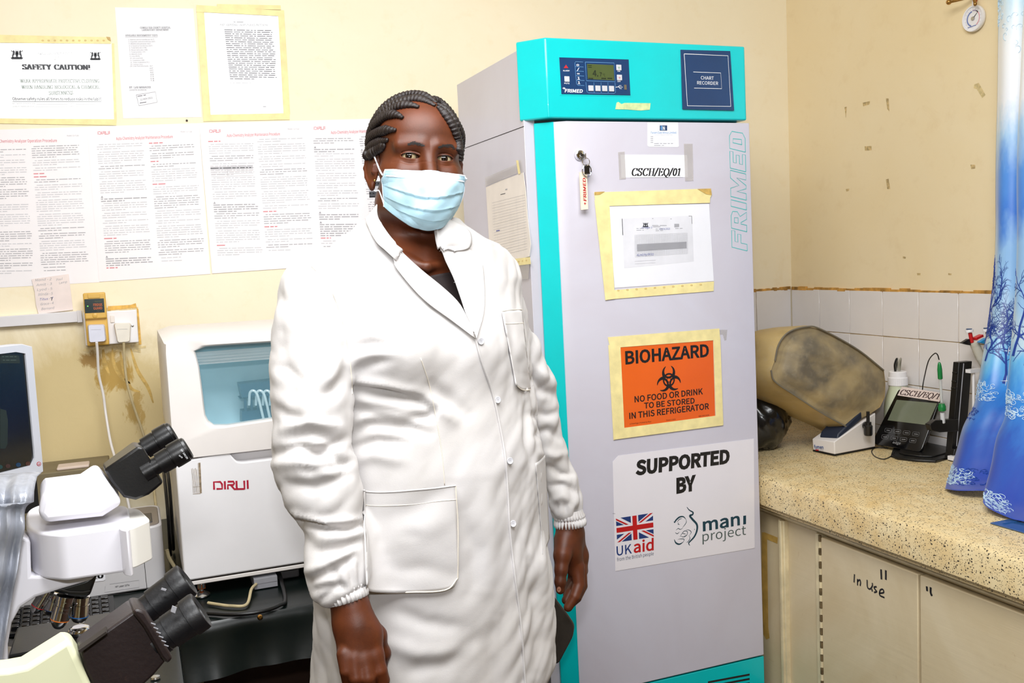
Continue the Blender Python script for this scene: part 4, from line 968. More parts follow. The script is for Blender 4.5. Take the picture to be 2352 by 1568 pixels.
b = MB(); b.add(L(ins(ri, -.002), AY + .012), [tuple(range(n))], None or mat('blue_tinted_film', (160, 222, 242), .06, alpha=.22, coat=1., bump=.7, bscale=26)); w_ = b.build('window', lid)
b = MB(); m_in = mat('pale_blue_interior', (202, 236, 246), .35, var=.05); m_in2 = mat('blue_grey_mechanism', (44, 84, 108), .4, var=.1)
b.box((ax0 + .03, AY + .20, azm + .03), (ax1 - .02, AY + .22, az1 - .02), m_in); b.box((ax0 + .03, AY + .04, azm + .03), (ax1 - .02, AY + .20, azm + .035), m_in)
for k, z in enumerate((.0, .008, .016, .024)): b.box((ax0 + .03, AY + .04 + z, az1 - .045 - z * .9), (ax1 - .02, AY + .048 + z, az1 - .036 - z * .6), m_wpl2)
b.build('interior', lid)
b = MB(); q = lambda x, y, Y=AY + .12: at(x, y, Y)
b.prism([q(549, 882), (ax1 - .06, AY + .12, q(549, 882)[2] + .01), (ax1 - .06, AY + .12, q(549, 915)[2]), q(551, 915), q(556, 915)], (0, .05, 0), m_in2)
b.prism([q(556, 945), (ax1 - .06, AY + .12, q(556, 940)[2]), (ax1 - .06, AY + .12, q(556, 975)[2]), q(556, 972)], (0, .05, 0), m_in2)
for i in range(5): b.box((q(560 + i * 14, 910)[0], AY + .125, q(560, 945)[2]), (q(566 + i * 14, 910)[0], AY + .14, q(560, 912)[2]), m_in2)
for i in range(7): b.tube(catmull([q(572 + i * 16, 930, AY + .10), q(575 + i * 16, 900, AY + .09), q(590 + i * 16, 905, AY + .085), q(606 + i * 15, 965, AY + .09)], 6), .0032, mat('clear_tubing', (206, 226, 232), .15, coat=.5), 8)
b.build('reagent_probe_tubes', lid)
b = MB()   # base cabinet with scooped handle
bx0 = at(406, 1100, AY)[0]
zS = azm - .004
sc = [(bx0, azl), (ax1, azl), (ax1, zS)] + [(at(x, y, AY)[0], at(x, y, AY)[2]) for x, y in ((700, 1051), (640, 1052), (560, 1062), (545, 1061), (536, 1052), (528, 1040))] + [(bx0, zS)]
b.prism([(x, AY + .004, z) for x, z in rounded(sc, .006, 4)], (0, .03, 0), m_wpl)
b.box((bx0, AY + .034, azl), (ax1, 2.73, zS), m_wpl); b.build('front_panel', an, bevel=.0035, seg=3)
b = MB(); b.box((bx0 + .002, AY + .006, azl + .001), (ax1 - .002, 2.72, azl - .004), m_dark); b.box((bx0 + .004, AY + .006, azb), (ax1, 2.73, azl - .003), m_wpl2); b.build('plinth', an, bevel=.002)
b = MB(); pA = YP(AY + .004); dirui(b, pA, ((491, 1104), (570, 1102), 20), mat('crimson_logo', (176, 22, 52), .4), .0006, .0042); b.build('logo', an)
b = MB(); rs = random.Random(4); mm = mat('brown_glue_residue', (150, 132, 108), .7, var=.3, scale=200)
for i in range(9): b.pline(pA, [(440 + i * 2.4, 1056 + 8 * rs.random() + (18 if i < 6 else 0)), (444 + i * 2.3, 1132)], .0008 if i < 7 else .0022, mm, .0004)
b.pline(pA, [(439, 1052), (454, 1050)], .001, mm, .0004); b.pline(pA, [(443, 1134), (461, 1133)], .001, mm, .0004); b.pline(pA, [(443, 1118), (460, 1117)], .0006, mm, .0004); b.build('sticker_residue', an)
for fx in (470, 900):
    b = MB(); c = ZP(TT).at(fx, 1392); c[1] = AY + .02; c[2] = TT
    b.lathe(c, (0, 0, 1), [(0, .017), (.003, .018), (.006, .015), (.010, .008), (.012, .005), (azb - TT - .012, .005), (azb - TT - .012, .009), (azb - TT + .002, .009)], m_chrome, 24)
    b.lathe(c + (0, 0, azb - TT - .014), (0, 0, 1), [(0, .0095), (.011, .0095)], mat('copper_nut', (180, 96, 50), .35, .8), 6, False); b.build('levelling_foot', an)
for fx, fy in ((ax0 + .05, 2.66), (ax1 - .05, 2.66)):
    b = MB(); b.lathe((fx, fy, TT), (0, 0, 1), [(0, .018), (azb - TT + .002, .012)], m_steel, 16); b.build('levelling_foot', an)
# ---------------- power adapter, cables
b = MB(); c0_ = ZP(TT).at(592, 1372); b.box((c0_[0], 2.20, TT), (c0_[0] + .052, 2.30, TT + .024), m_gpl)
b.box((c0_[0] - .0005, 2.1995, TT + .0115), (c0_[0] + .0525, 2.3005, TT + .0125), m_dgpl)
ad = b.build('power_adapter', bevel=.004); tag(ad, 'small grey power adapter lying on the table below the analyzer', 'adapter')
zt_ = TT + .004
pc = lambda x, y, z=zt_: ZP(z).at(x, y)
b = MB(); b.tube(catmull([(c0_[0] + .004, 2.199, TT + .013), (c0_[0] - .01, 2.17, TT + .012), pc(566, 1388), pc(530, 1391), pc(497, 1387), pc(478, 1384)], 8), .0034, m_cable2, 10)
tag(b.build('adapter_cable'), 'thick cream cable curving from the adapter across the table', 'cable')
b = MB(); b.tube(catmull([pc(476, 1408), pc(540, 1411), pc(600, 1404), pc(640, 1390), pc(655, 1372), (c0_[0] + .066, 2.31, TT + .02)], 8), .0045, m_bcable, 10)
tag(b.build('power_cable'), 'thick black cable along the front edge of the table', 'cable')
b = MB(); p_ = ZP(TT).at(655, 1366); b.box((p_[0] + .0, 2.24, TT), (p_[0] + .05, 2.4, TT + .022), m_dgpl)
tag(b.build('black_power_brick', bevel=.004), 'dark power brick on the table right of the grey adapter', 'adapter')
rs = random.Random(9)
for i in range(2):
    b = MB(); x = .0475 + .0095 * i; b.tube(catmull([(x, 2.57 + .05 * i, TT + .004), (x, 2.46 + .06 * i, TT + .12), (x, 2.55, TT + .21), (x, 2.78, TT + .23)], 8), .0042, m_bcable, 8)
    tag(b.build('hanging_cable'), ('black cable hanging in the gap, on the printer side', 'black cable hanging in the gap, right against the analyzer')[i], 'cable', 'black cables between printer and analyzer')
b = MB(); b.tube(catmull([at(383, 1262, 2.4), at(388, 1280, 2.4), at(400, 1300, 2.4)], 6), .0045, m_cable2, 8); tag(b.build('cream_cable'), 'short length of cream cable showing between printer and analyzer', 'cable')
# ---------------- printer
PY = 2.33; pz = at(368, 1206, PY)[2]; px0, px1 = -.33, at(381, 1320, PY)[0]
pt = thing('laser_printer', (-.15, 2.44, TT), 'white laser printer on the wall table behind the white microscope', 'printer')
plan = rounded([(px0, PY), (px1, PY), (px1, PY + .22), (px0, PY + .22)], .03, 6)
m_prn = mat('light_grey_printer_shell', (206, 204, 206), .4, var=.015)
b = MB(); b.prism([(x, y, TT) for x, y in plan], (0, 0, pz - TT), m_prn); pb = b.build('body', pt, bevel=.004)
b = MB(); b.prism([(x + (.012 if x < -.1 else -.005), y, pz - .004) for x, y in rounded([(px0, PY + .004), (px1, PY + .004), (px1, PY + .2), (px0, PY + .2)], .03, 6)], (0, 0, .006), mat('taupe_top_panel', (126, 118, 114), .35, var=.03))
b.build('top_panel', pt, bevel=.002)
b = MB(); b.box((px1 - .075, PY + .03, pz), (px1 - .02, PY + .12, pz + .0045), m_dgpl); b.build('control_panel', pt, bevel=.002)
b = MB(); b.box((px0 + .03, PY + .05, pz), (px1 - .10, PY + .18, pz + .012), m_black); b.build('paper_tray', pt, bevel=.002)
pP = YP(PY); b = MB(); b.pline(pP, [(330, 1276), (338, 1357)], .0012, m_dark, .0004)
b.pline(pP, [(242, 1346), (240, 1360), (320, 1348), (319, 1332), (252, 1341)], .0006, m_gpl, .0004)
b.ptext(pP, 'HP Laser 107a', (265, 1349), (297, 1344.5), 4, m_blk, .0006, .006)
b.pline(pP, [(200, 1372), (338, 1357)], .001, m_dgpl, .0003); b.build('front_print', pt)
b = MB(); b.pquad(pP, [(190, 1309), (241, 1304), (242, 1330), (238, 1333), (190, 1338)], m_paper, .0006, .0005); b.ptext(pP, '16', (212, 1329), (238, 1326), 17, m_blk, .0014, serif=True, thick=.2, thin=.05)
b.build('number_label', pt)
# ---------------- storage box against the wall
b = MB(); p0 = at(98, 1077, 2.8); p1 = at(248, 1070, 2.8); b.box((p0[0] - .1, 2.8, TT), (p1[0], 2.97, p1[2]), mat('dull_olive_card', (128, 116, 88), .7, var=.1))
tag(b.build('storage_box', bevel=.003), 'dull olive box against the back wall, its top edge just behind the white microscope', 'box')
b = MB(); p0 = at(160, 1082, 2.83); b.box((p0[0] - .03, 2.81, p1[2]), (p0[0] + .05, 2.87, p1[2] + .008), mat('crumpled_pink_paper', (214, 196, 184), .7, bump=.6, bscale=80)); tag(b.build('paper_scrap', bevel=.003), 'crumpled pinkish paper lying on the olive box', 'paper')
# ---------------- monitor
TRm = at(75, 787, 2.1); az = radians(46.6); dm = np.array([-sin(az), -cos(az), 0]); nm = np.cross(dm, (0, 0, 1.)); nm = nm if np.dot(nm, CAM - TRm) > 0 else -nm
pM = Pl(TRm, nm)
zm0, zm1 = pM.at(102, 1091)[2], TRm[2]; BASEM = TT
mo = thing('computer_monitor', tuple(np.array([TRm[0], TRm[1], TT]) + dm * .17 - nm * .06), 'silver framed flat monitor with dark screen at the left edge', 'monitor')
mx = lambda s, z, o=0.: TRm * (1, 1, 0) + dm * s + np.array([0, 0, z]) + nm * o
mw = .36
b = MB(); fr_o = rounded([(0, zm0), (mw, zm0), (mw, zm1), (0, zm1)], .012, 4); sc_ = [(.018, zm0 + .026), (mw - .018, zm0 + .026), (mw - .018, zm1 - .014), (.018, zm1 - .014)]
cc_ = (mw / 2, (zm0 + zm1) / 2); ro, ri = radial(fr_o, 72, cc_), radial(sc_, 72, cc_)
m_sil = mat('silver_plastic', (206, 208, 216), .3, .1, var=.02, coat=.2)
b.loft([[mx(s, z, -.035) for s, z in ro], [mx(s, z, -.003) for s, z in ro], [mx(cc_[0] + (s - cc_[0]) * .99, cc_[1] + (z - cc_[1]) * .99, 0) for s, z in ro], [mx(s, z, 0) for s, z in ri], [mx(s, z, -.004) for s, z in ri]], m_sil, False, True)
b.add([mx(s, z, -.035) for s, z in ro], [tuple(range(72))], m_dgpl); b.build('bezel', mo)
b = MB(); b.add([mx(s, z, -.004) for s, z in sc_], [(0, 1, 2, 3)], mat('dark_screen', (14, 18, 18), .18, coat=.4)); pmS = Pl(mx(0, 0, -.004), nm)
m_sc = mat('dim_screen_grey', (34, 44, 42), .3)
b.pquad(pmS, [(0, 812), (44, 816), (46, 834), (0, 834)], m_sc, .0003); b.para(pmS, (4, 818), (6, 826), 34, 0, 2, mat('dim_screen_text', (70, 84, 80), .4), 1.6, off=.0006, last=.9); b.pquad(pmS, [(0, 938), (14, 942), (18, 965), (17, 1020), (12, 1030), (0, 1030)], m_sc, .0003)
for x, cc in ((0, (30, 60, 60)), (18, (60, 40, 36)), (42, (26, 56, 84)), (64, (70, 40, 30))): b.add([pmS.at(x + 6 * cos(t * pi / 6), 1072 - x * .12 + 5 * sin(t * pi / 6), .0005) for t in range(12)], [tuple(range(12))], mat('dock_icon_%d' % x, cc, .4))
b.build('screen', mo)
b = MB()
for s_ in (.02, .05, .08, .11): b.obox(mx(s_ + .011, zm0 + .006, .0005), dm * .012, nm * .0015, np.array([0, 0, .005]), m_sil)
b.build('buttons', mo, bevel=.0006)
b = MB(); b.add([pM.at(89 + 5 * cos(t * pi / 8), 1065 + 5 * sin(t * pi / 8), .0004) for t in range(16)], [tuple(range(16))], m_red); b.add([pM.at(89 + 3.6 * cos(t * pi / 8), 1065 + 3.6 * sin(t * pi / 8), .0007) for t in range(16)], [tuple(range(16))], m_sil); b.ptext(pM, '+', (86.5, 1067.5), (91.5, 1067.5), 4, m_red, .001, .05); b.build('badge', mo)
b = MB(); c = mx(.17, 0, -.05); b.obox((c[0], c[1], (zm0 + .05 + TT) / 2), dm * .05, nm * .012, np.array([0, 0, (zm0 + .05 - TT) / 2]), m_bpl); b.build('stand_neck', mo, bevel=.003)
b = MB(); b.lathe((c[0], c[1], TT), (0, 0, 1), [(0, .12), (.01, .12), (.02, .09), (.025, .04)], m_bpl, 32); b.build('stand_base', mo)
b = MB(); q0 = mx(.005, 0, -.02); b.obox(mx(.10, zm0 - .035, -.03), dm * .095, nm * .015, np.array([0, 0, .035]), m_black); b.build('speaker_bar', mo, bevel=.003)
# ---------------- keyboard
b = MB(); K = [ZP(TT + .012).at(*p) for p in ((-140, 1478), (262, 1428), (262, 1384), (-100, 1428))]
K = [np.array([-.30, 1.86, 0]), np.array([.02, 1.92, 0]), np.array([-.005, 2.05, 0]), np.array([-.33, 1.99, 0])]
K = [ZP(TT).at(-160, 1490), ZP(TT).at(268, 1432), ZP(TT).at(262, 1388), ZP(TT).at(-140, 1440)]
kb = thing('keyboard', tuple((K[0] + K[1] + K[2] + K[3]) / 4), 'black computer keyboard lying behind the objectives of the white microscope', 'keyboard')
up = lambda p, z: np.array([p[0], p[1], TT + z])
b.loft([[up(p, 0.0005) for p in K], [up(K[0], .010), up(K[1], .010), up(K[2], .022), up(K[3], .022)]], m_bpl, True, False); b.build('case', kb, bevel=.002)
b = MB()
for r_ in range(5):
    for c_i in range(17):
        if c_i in (13,): continue
        f = lambda u, v: up(K[0] * (1 - u) * (1 - v) + K[1] * u * (1 - v) + K[2] * u * v + K[3] * (1 - u) * v, .0105 + .012 * v)
        u0, u1, v0, v1 = (c_i + .6) / 18, (c_i + 1.45) / 18, (r_ + .45) / 5.8, (r_ + 1.25) / 5.8
        base = [f(u0, v0), f(u1, v0), f(u1, v1), f(u0, v1)]; c = sum(base) / 4
        b.loft([base, [c + (p - c) * .8 + (0, 0, .007) for p in base]], m_gloss, True, False)
ko = b.build('keys', kb, bevel=.0006); ko['kind'] = 'stuff'
# ---------------- socket, guard, plugs
SK = YB - .038
so = thing('wall_socket', tuple(at(255, 790, YB)), 'white twin wall socket with one switch showing, at the end of the trunking', 'socket')
pSk = YP(SK); c0_, c1_ = pSk.at(191, 790), pSk.at(319, 711)
sxl, sxr, szb, szt = pSk.at(193, 750)[0], pSk.at(316, 750)[0], pSk.at(260, 790)[2], pSk.at(260, 714)[2]
b = MB(); b.box((sxl + .002, SK + .006, szb + .002), (sxr - .003, YB - .001, szt - .002), mat('grey_white_pattress', (208, 202, 204), .4)); b.build('back_box', so, bevel=.003)
b = MB(); b.box((sxl, SK, szb), (sxr, SK + .009, szt), m_wpl); b.build('face_plate', so, bevel=.003, seg=3)
b = MB(); b.pquad(pSk, [(253, 724.5), (263, 724), (264, 740), (254, 741)], m_wpl2, .0004, .003); b.build('switch', so, bevel=.001)
b = MB(); c = pSk.at(304.5, 748, 0); b.lathe(c, (0, -1, 0), [(-.002, .0034), (.001, .0034), (.0015, .0026)], m_steel, 16); b.obox(c + (0, -.0016, 0), (.0026, 0, .001), (0, .0004, 0), (.0002, 0, .0005), m_dark); b.build('screw', so)
GY = SK - .042; pG = YP(GY)
gx0, gx1 = pG.at(192, 700)[0], pG.at(243.5, 700)[0]; gz1, gz0, gzm = pG.at(218, 672)[2], pG.at(222, 794)[2], pG.at(218, 732)[2]
gu = thing('voltage_protector', ((gx0 + gx1) / 2, GY, gz0), 'yellowed plug-in FRIDGE GUARD voltage protector on the left socket outlet', 'protector')
b = MB(); b.box((gx0, GY, gzm), (gx1, SK - .0005, gz1), m_yel); b.box((gx0, GY + .012, gz0), (gx1, SK - .0005, gzm + .004), m_yel); b.build('case', gu, bevel=.004, seg=3)
b = MB(); b.pquad(pG, [(201, 675), (229, 674), (230, 684), (202, 685)], m_yel, .0002, .002); b.build('clip', gu, bevel=.001)
b = MB(); b.pquad(pG, [(193.5, 687), (238.5, 685), (240.5, 717), (195.5, 719)], mat('dark_green_display', (16, 40, 42), .2, coat=.4), .0004, .0006)
mo_ = mat('orange_lettering', (206, 96, 34), .4)
b.ptext(pG, 'FRIDGE', (214.5, 703), (235, 702), 6, mo_, .0014, .02); b.ptext(pG, 'GUARD', (215, 711), (235, 710), 6, mo_, .0014, .02)
b.para(pG, (217, 691), (217, 691), 17, 0, 1, mat('dim_green_text', (60, 70, 40), .4), 2, off=.0014, last=1); b.ptext(pG, 'Sollatek', (222, 715), (229, 714.7), 1.5, mat('dim_orange', (110, 70, 40), .4), .0014)
b.build('display', gu)
b = MB(); b.lathe(pG.at(201.5, 703, .001), (0, -1, 0), [(0, .0017), (.0008, .0012), (.001, 0)], mat('green_led', (110, 230, 90), .3, emit=1.2), 12); b.build('led', gu)
b = MB(); b.lathe(pG.at(218, 724, .0), (0, -1, 0), [(0, .0066), (.002, .0062), (.003, .003), (.0032, 0)], m_yel, 24); b.build('button', gu)
def plug(px, Y, name_lab, mt, o2):
    t = thing('power_plug', tuple(at(px[0][0], px[2][1], Y)), name_lab, 'plug')
    P = YP(Y); b = MB(); q = rounded(px, 5, 4); c = np.mean(np.array(px), 0)
    fr_ = [P.at(x, y) for x, y in q]; bk = [P.at(c[0] + (x - c[0]) * 1.13, c[1] + (y - c[1]) * 1.06) + (0, .016, 0) for x, y in q]; b3 = [p + (0, .008, 0) for p in bk]
    b.loft([[p + (0, .0, 0) for p in b3], bk, fr_], mt, True, True); o = b.build('body', t)
    b = MB(); zz = sum(p[2] for p in fr_) / len(fr_); b.pline(P, [(px[0][0] + 6, (px[0][1] + px[2][1]) / 2 - 8), (px[1][0] - 6, (px[0][1] + px[2][1]) / 2 - 8.6)], .0006, m_gpl, .0004); b.build('moulded_line', t)
    return t
pg1 = plug([(203, 747), (238, 746), (242, 783), (206, 786)], GY + .012 - .0245, 'bluish white plug in the yellow voltage protector', mat('bluish_white_plastic', (222, 224, 240), .4), 0)
pg2 = plug([(263, 744), (299, 743), (297, 784), (271, 786)], SK - .0245, 'cream plug in the right outlet of the wall socket', mat('cream_plastic', (238, 232, 220), .4), 0)
b = MB(); b.tube(catmull([at(222, 786, 2.90), at(224, 810, 2.91), at(227, 860, 2.93), at(237, 905, 2.94), at(243, 950, 2.94), at(253, 1010, 2.9), at(264, 1050, 2.85), at(275, 1075, 2.7), at(285, 1110, 2.66), at(300, 1180, 2.64)], 8), .0037, m_cable, 10)
b.build('cord', pg1)
b = MB(); b.tube(catmull([at(284, 786, 2.94), at(286, 830, 2.95), at(292, 880, 2.95), at(306, 930, 2.95), at(322, 975, 2.95), at(336, 1020, 2.94), at(344, 1055, 2.90), at(352, 1110, 2.8), at(360, 1180, 2.7)], 8), .0036, m_cable2, 10)
o = b.build('cord', pg2); o['label'] = 'grimy cream cord'
b = MB(); P = YP(YB - .022); a_, c_ = P.at(-200, 741), P.at(-200, 765); d_, e_ = P.at(184, 714), P.at(186, 739)
b.prism([a_, c_, e_, d_], (0, .0215, 0), mat('white_pvc_trunking', (226, 224, 228), .4, var=.03)); b.prism([P.at(176, 713, .0015), P.at(178, 741, .0015), P.at(190, 740, .0015), P.at(187, 713, .0015)], (0, .02, 0), MATS['white_pvc_trunking'])
tag(b.build('cable_trunking', bevel=.0015), 'white plastic cable trunking running along the back wall into the socket', 'trunking')
b = MB(); b.lathe(pb_.at(429, 277), (0, -1, 0), [(-.01, .003), (.004, .003), (.005, .001)], m_nail, 10); tag(b.build('nail'), 'small dark nail in the wall between two upper sheets and the posters', 'nail')
# ---------------- white microscope
MY = 1.15
mi = thing('white_microscope', tuple(np.array([at(60, 1500, MY)[0], MY + .06, TT])), 'white binocular microscope with chrome objectives on the side table', 'microscope')
m_mw = mat('pure_white_enamel', (222, 220, 227), .3, var=.008, coat=.2); m_mw2 = mat('warm_white_enamel', (220, 217, 210), .32, var=.01, coat=.2)
b = MB(); pxloft(b, [([(86, 1180), (104, 1201), (236, 1187), (282, 1157), (262, 1127), (236, 1088), (196, 1116), (112, 1122), (98, 1132)], MY - .012), ([(92, 1150), (108, 1172), (232, 1156), (276, 1130), (256, 1104), (219, 1062), (184, 1086), (104, 1096), (92, 1104)], MY + .075)], m_mw)
hd_ = b.build('head_housing', mi, bevel=.006, seg=4)
b = MB(); zt_m = at(150, 1222, MY - .02)[2]; hb = zt_m - at(150, 1330, MY - .02)[2]
tp = ZP(zt_m); plan = rounded([(60, 1172), (58, 1205), (84, 1222), (140, 1227), (290, 1207), (300, 1200), (296, 1160), (90, 1158)], 14, 6)
b.prism([tp.at(x, y) for x, y in plan], (0, 0, -hb), m_mw); b.build('turret_housing', mi, bevel=.006, seg=4)
b = MB(); plan = rounded([(285, 1212), (306, 1208), (346, 1190), (318, 1164), (282, 1162), (270, 1180)], 8, 5)
b.prism([tp.at(x, y, -.002) for x, y in plan], (0, 0, -hb * .86), m_mw2); b.build('filter_slot_cover', mi, bevel=.004, seg=3)
b = MB(); cl = [tp.at(x, y, -.001) for x, y in rounded([(262, 1184), (276, 1214), (292, 1217), (299, 1212), (288, 1196), (280, 1180)], 5, 3)]
b.prism([p - (0, .0015, 0) for p in cl], (0, 0, -hb * .97), m_mw); b.build('end_cover', mi, bevel=.002)
b = MB(); pxloft(b, [([(-120, 1236), (56, 1232), (70, 1240), (72, 1322), (222, 1318), (213, 1332), (140, 1353), (82, 1372), (48, 1394), (27, 1430), (18, 1480), (22, 1640), (-120, 1640)], MY), ([(-120, 1216), (50, 1214), (66, 1220), (68, 1300), (208, 1290), (200, 1306), (132, 1325), (76, 1342), (44, 1362), (25, 1396), (17, 1440), (20, 1560), (-120, 1560)], MY + .075)], m_mw)
b.build('arm', mi, bevel=.004, seg=3)
b = MB(); a0 = at(-120, 1600, MY); a1 = at(22, 1600, MY); b.box((a0[0], MY, TT + .03), (a1[0] - .0, MY + .075, a0[2] + .02), m_mw); b.box((a0[0], MY - .05, TT), (a1[0] + .20, MY + .12, TT + .045), m_mw); b.build('base', mi, bevel=.006)
b = MB(); pxloft(b, [([(225, 1318), (208, 1366), (196, 1373), (160, 1369), (116, 1357), (136, 1350), (190, 1334)], MY + .002), ([(216, 1298), (200, 1344), (188, 1350), (156, 1346), (112, 1336), (130, 1328), (180, 1314)], MY + .055)], m_bpl)
b.pline(YP(MY), [(136, 1352), (160, 1358), (190, 1359), (207, 1356)], .0008, m_dgpl, .0005); b.build('nosepiece', mi, bevel=.003)
def objective(p0, p1, r0, ring, Y, lab):
    A, B = at(*p0, Y), at(*p1, Y); ax_ = B - A; L_ = np.linalg.norm(ax_)
    b = MB(); prof = [(0, r0 * .9), (.02 * L_, r0), (.16 * L_, r0), (.17 * L_, r0 * .94), (.3 * L_, r0 * .94), (.31 * L_, r0), (.72 * L_, r0)]
    b.lathe(A, ax_, prof, m_chrome, 28); b.lathe(A + ax_ * .72, ax_, [(0, r0 * 1.01), (.03 * L_, r0 * 1.01)], ring, 28)
    b.lathe(A + ax_ * .75, ax_, [(0, r0), (.1 * L_, r0 * .86), (.2 * L_, r0 * .62), (.25 * L_, r0 * .4), (.25 * L_, 0)], m_chrome, 28)
    o = b.build('objective', mi); return A, B
A_, B_ = objective((152, 1366), (132, 1442), .0098, mat('orange_ring', (206, 110, 40), .4), MY + .012, '')
pO = YP(MY + .001); b = MB(); b.ptext(pO, 'Plan', (141, 1401), (155, 1403), 4, m_dgpl, 0); b.ptext(pO, '10X/0.25', (133, 1408), (155, 1411), 4, m_dgpl, 0); b.build('objective_engraving', mi)
objective((186, 1368), (181, 1430), .0098, mat('blue_ring', (30, 110, 190), .4), MY + .022, '')
objective((112, 1352), (78, 1406), .0075, m_red, MY + .03, '')
objective((128, 1362), (112, 1412), .0085, mat('dull_blue_ring', (40, 60, 100), .4), MY + .06, '')
b = MB(); c = at(181, 1438, MY + .03); b.lathe(c, (0, 0, 1), [(-.01, .011), (-.003, .0125), (.0, .009)], m_chrome, 24); b.box((c[0] - .07, c[1] - .03, c[2] - .02), (c[0] + .055, c[1] + .06, c[2] - .009), m_bpl); b.build('stage', mi, bevel=.002)
# binocular head
def barrel(b, pts, Y, m=None, n=36):
    """pts: (px, py, radius m) stations along an eyepiece tube at distance Y"""
    P = [at(x, y, Y) for x, y, r in pts]; ax_ = P[-1] - P[0]; ax_ /= np.linalg.norm(ax_)
    prof = [(np.dot(p - P[0], ax_), q[2]) for p, q in zip(P, pts)]
    b.lathe(P[0], ax_, prof, m or m_bpl, n); return P[0], ax_
b = MB(); pxloft(b, [([(256, 1108), (238, 1078), (318, 1024), (330, 1028), (352, 1066), (376, 1108), (360, 1122), (342, 1136), (312, 1148), (284, 1142)], MY + .005), ([(250, 1090), (234, 1066), (305, 1014), (318, 1016), (338, 1048), (360, 1088), (346, 1104), (330, 1118), (302, 1128), (276, 1122)], MY + .10)], m_bpl)
bi = b.build('binocular_body', mi, bevel=.005, seg=3)
b = MB(); k = 1 / 2085.
st1 = [(330, 1086, .0), (330, 1086, 25 * k), (352, 1074, 25 * k), (352, 1074, 21 * k), (366, 1066, 21 * k), (366, 1066, 27 * k), (392, 1051, 28 * k), (392.5, 1050.7, 26.5 * k), (395, 1049, 26.5 * k), (395.5, 1048.7, 31 * k), (402, 1044, 31.5 * k), (424, 1031, 31 * k), (425, 1030.5, 29 * k), (430, 1027.5, 28 * k), (432, 1026, 24 * k), (429, 1028, 19 * k), (420, 1034, 18 * k), (420, 1034, 0)]
barrel(b, st1, MY + .012); e1 = b.build('eyepiece', mi)
b = MB(); pE = Pl(at(405, 1043, MY + .012) + (0, -32 * k, 0), (0, -1, 0))
b.ptext(pE, 'WF 10X/20', (414, 1032), (429, 1054), 7, m_white, .0006, .004); b.ptext(pE, 'oo', (410, 1046), (418, 1052), 5, m_white, .0006)
b.build('lens_marking', mi)
b = MB(); barrel(b, [(x - 33, y - 36, r) for x, y, r in st1], MY + .085); b.build('eyepiece', mi)
# silver dust cover over the left side of the microscope
def silver():
    k = NT('silver_coated_fabric'); v = k.coord()
    k.col(k.ramp(k.noise(30, 5, v), [(.3, lin((134, 138, 148))), (.7, lin((172, 175, 184)))])); k.b.inputs['Metallic'].default_value = .35; k.b.inputs['Roughness'].default_value = .42
    k.bump(k.noise(16, 6, k.coord((1, 1, .35)), .6, 1.), .7, .006); return k.m
b = MB(); R = []
edge = catmull([(78, 1152), (64, 1160), (57, 1176), (57, 1215), (46, 1262), (38, 1310), (28, 1360), (17, 1420), (8, 1480), (0, 1530), (-10, 1600)], 5)
edge = [e for e in edge]
for j, e in enumerate(edge):
    row = []; t = j / (len(edge) - 1)
    for i in range(41):
        u = i / 40; x = -150 + (e[0] + 150) * u; y = e[1] + (1 - u) * (14 - 10 * t)
        fold = .007 * sin(17 * u + 3 * t) + .004 * sin(41 * u - 5 * t + 1) + .003 * sin(9 * t * 3)
        row.append(at(x, y, MY - .035 - fold * (1 - .3 * t) - .012 * t))
    R.append(row)
b.loft(R[::-1], silver(), False, True, False)
top = []
for d in (0, .03, .07, .10):
    top.append([p + (0, d, .004 * sin(d * 40)) for p in R[0]])
b.loft([[p + (0, d, .006 * sin(min(1, d * 14) * 1.5) + .012 * (1 - abs(d - .05) * 10)) if d else p for p in R[0]] for d in (0, .012, .03, .06, .09, .11)], MATS.get('x') or b.mats[0], False, True, False)
o = b.build('dust_cover'); s_ = o.modifiers.new('thickness', 'SOLIDIFY'); s_.thickness = .0012
tag(o, 'silver fabric dust cover hanging over the arm of the white microscope', 'cover')
# ---------------- cream microscope in the foreground
FY = .80
m2 = thing('cream_microscope', tuple([at(60, 1500, FY)[0], FY + .05, TT]), 'cream microscope with worn brown-black eyepieces, nearest to the camera', 'microscope')
m_cr = mat('cream_enamel', (218, 219, 184), .35, var=.015, coat=.15)
def worn(name, c1, c2):
    k = NT(name); v = k.coord()
    c = k.mix(k.ramp(k.noise(40, 7, v, .7, .6), [(.62, W(0)), (.78, W(.5))]), lin(c1), lin(c2)); k.col(c)
    k.b.inputs['Roughness'].default_value = .45; k.bump(k.noise(220, 4, v), .12); return k.m
m_br = worn('worn_brown_black_paint', (32, 22, 22), (80, 54, 40)); m_wb2 = worn('worn_black_paint', (14, 14, 17), (50, 36, 28))
b = MB(); pxloft(b, [([(-120, 1548), (20, 1536), (60, 1528), (152, 1470), (166, 1475), (190, 1530), (222, 1600), (200, 1640), (-120, 1640)], FY), ([(-120, 1520), (10, 1513), (48, 1506), (138, 1450), (156, 1447), (178, 1478), (206, 1552), (190, 1600), (-120, 1600)], FY + .07)], m_cr)
b.build('head_housing', m2, bevel=.006, seg=4)
b = MB(); a0, a1 = at(-120, 1640, FY), at(120, 1640, FY); b.box((a0[0], FY + .02, TT), (a0[0] + .06, FY + .06, a0[2] - .01), m_cr); b.box((a0[0], FY - .04, TT), (a1[0] + .03, FY + .14, TT + .04), m_cr); b.build('stand', m2, bevel=.006)
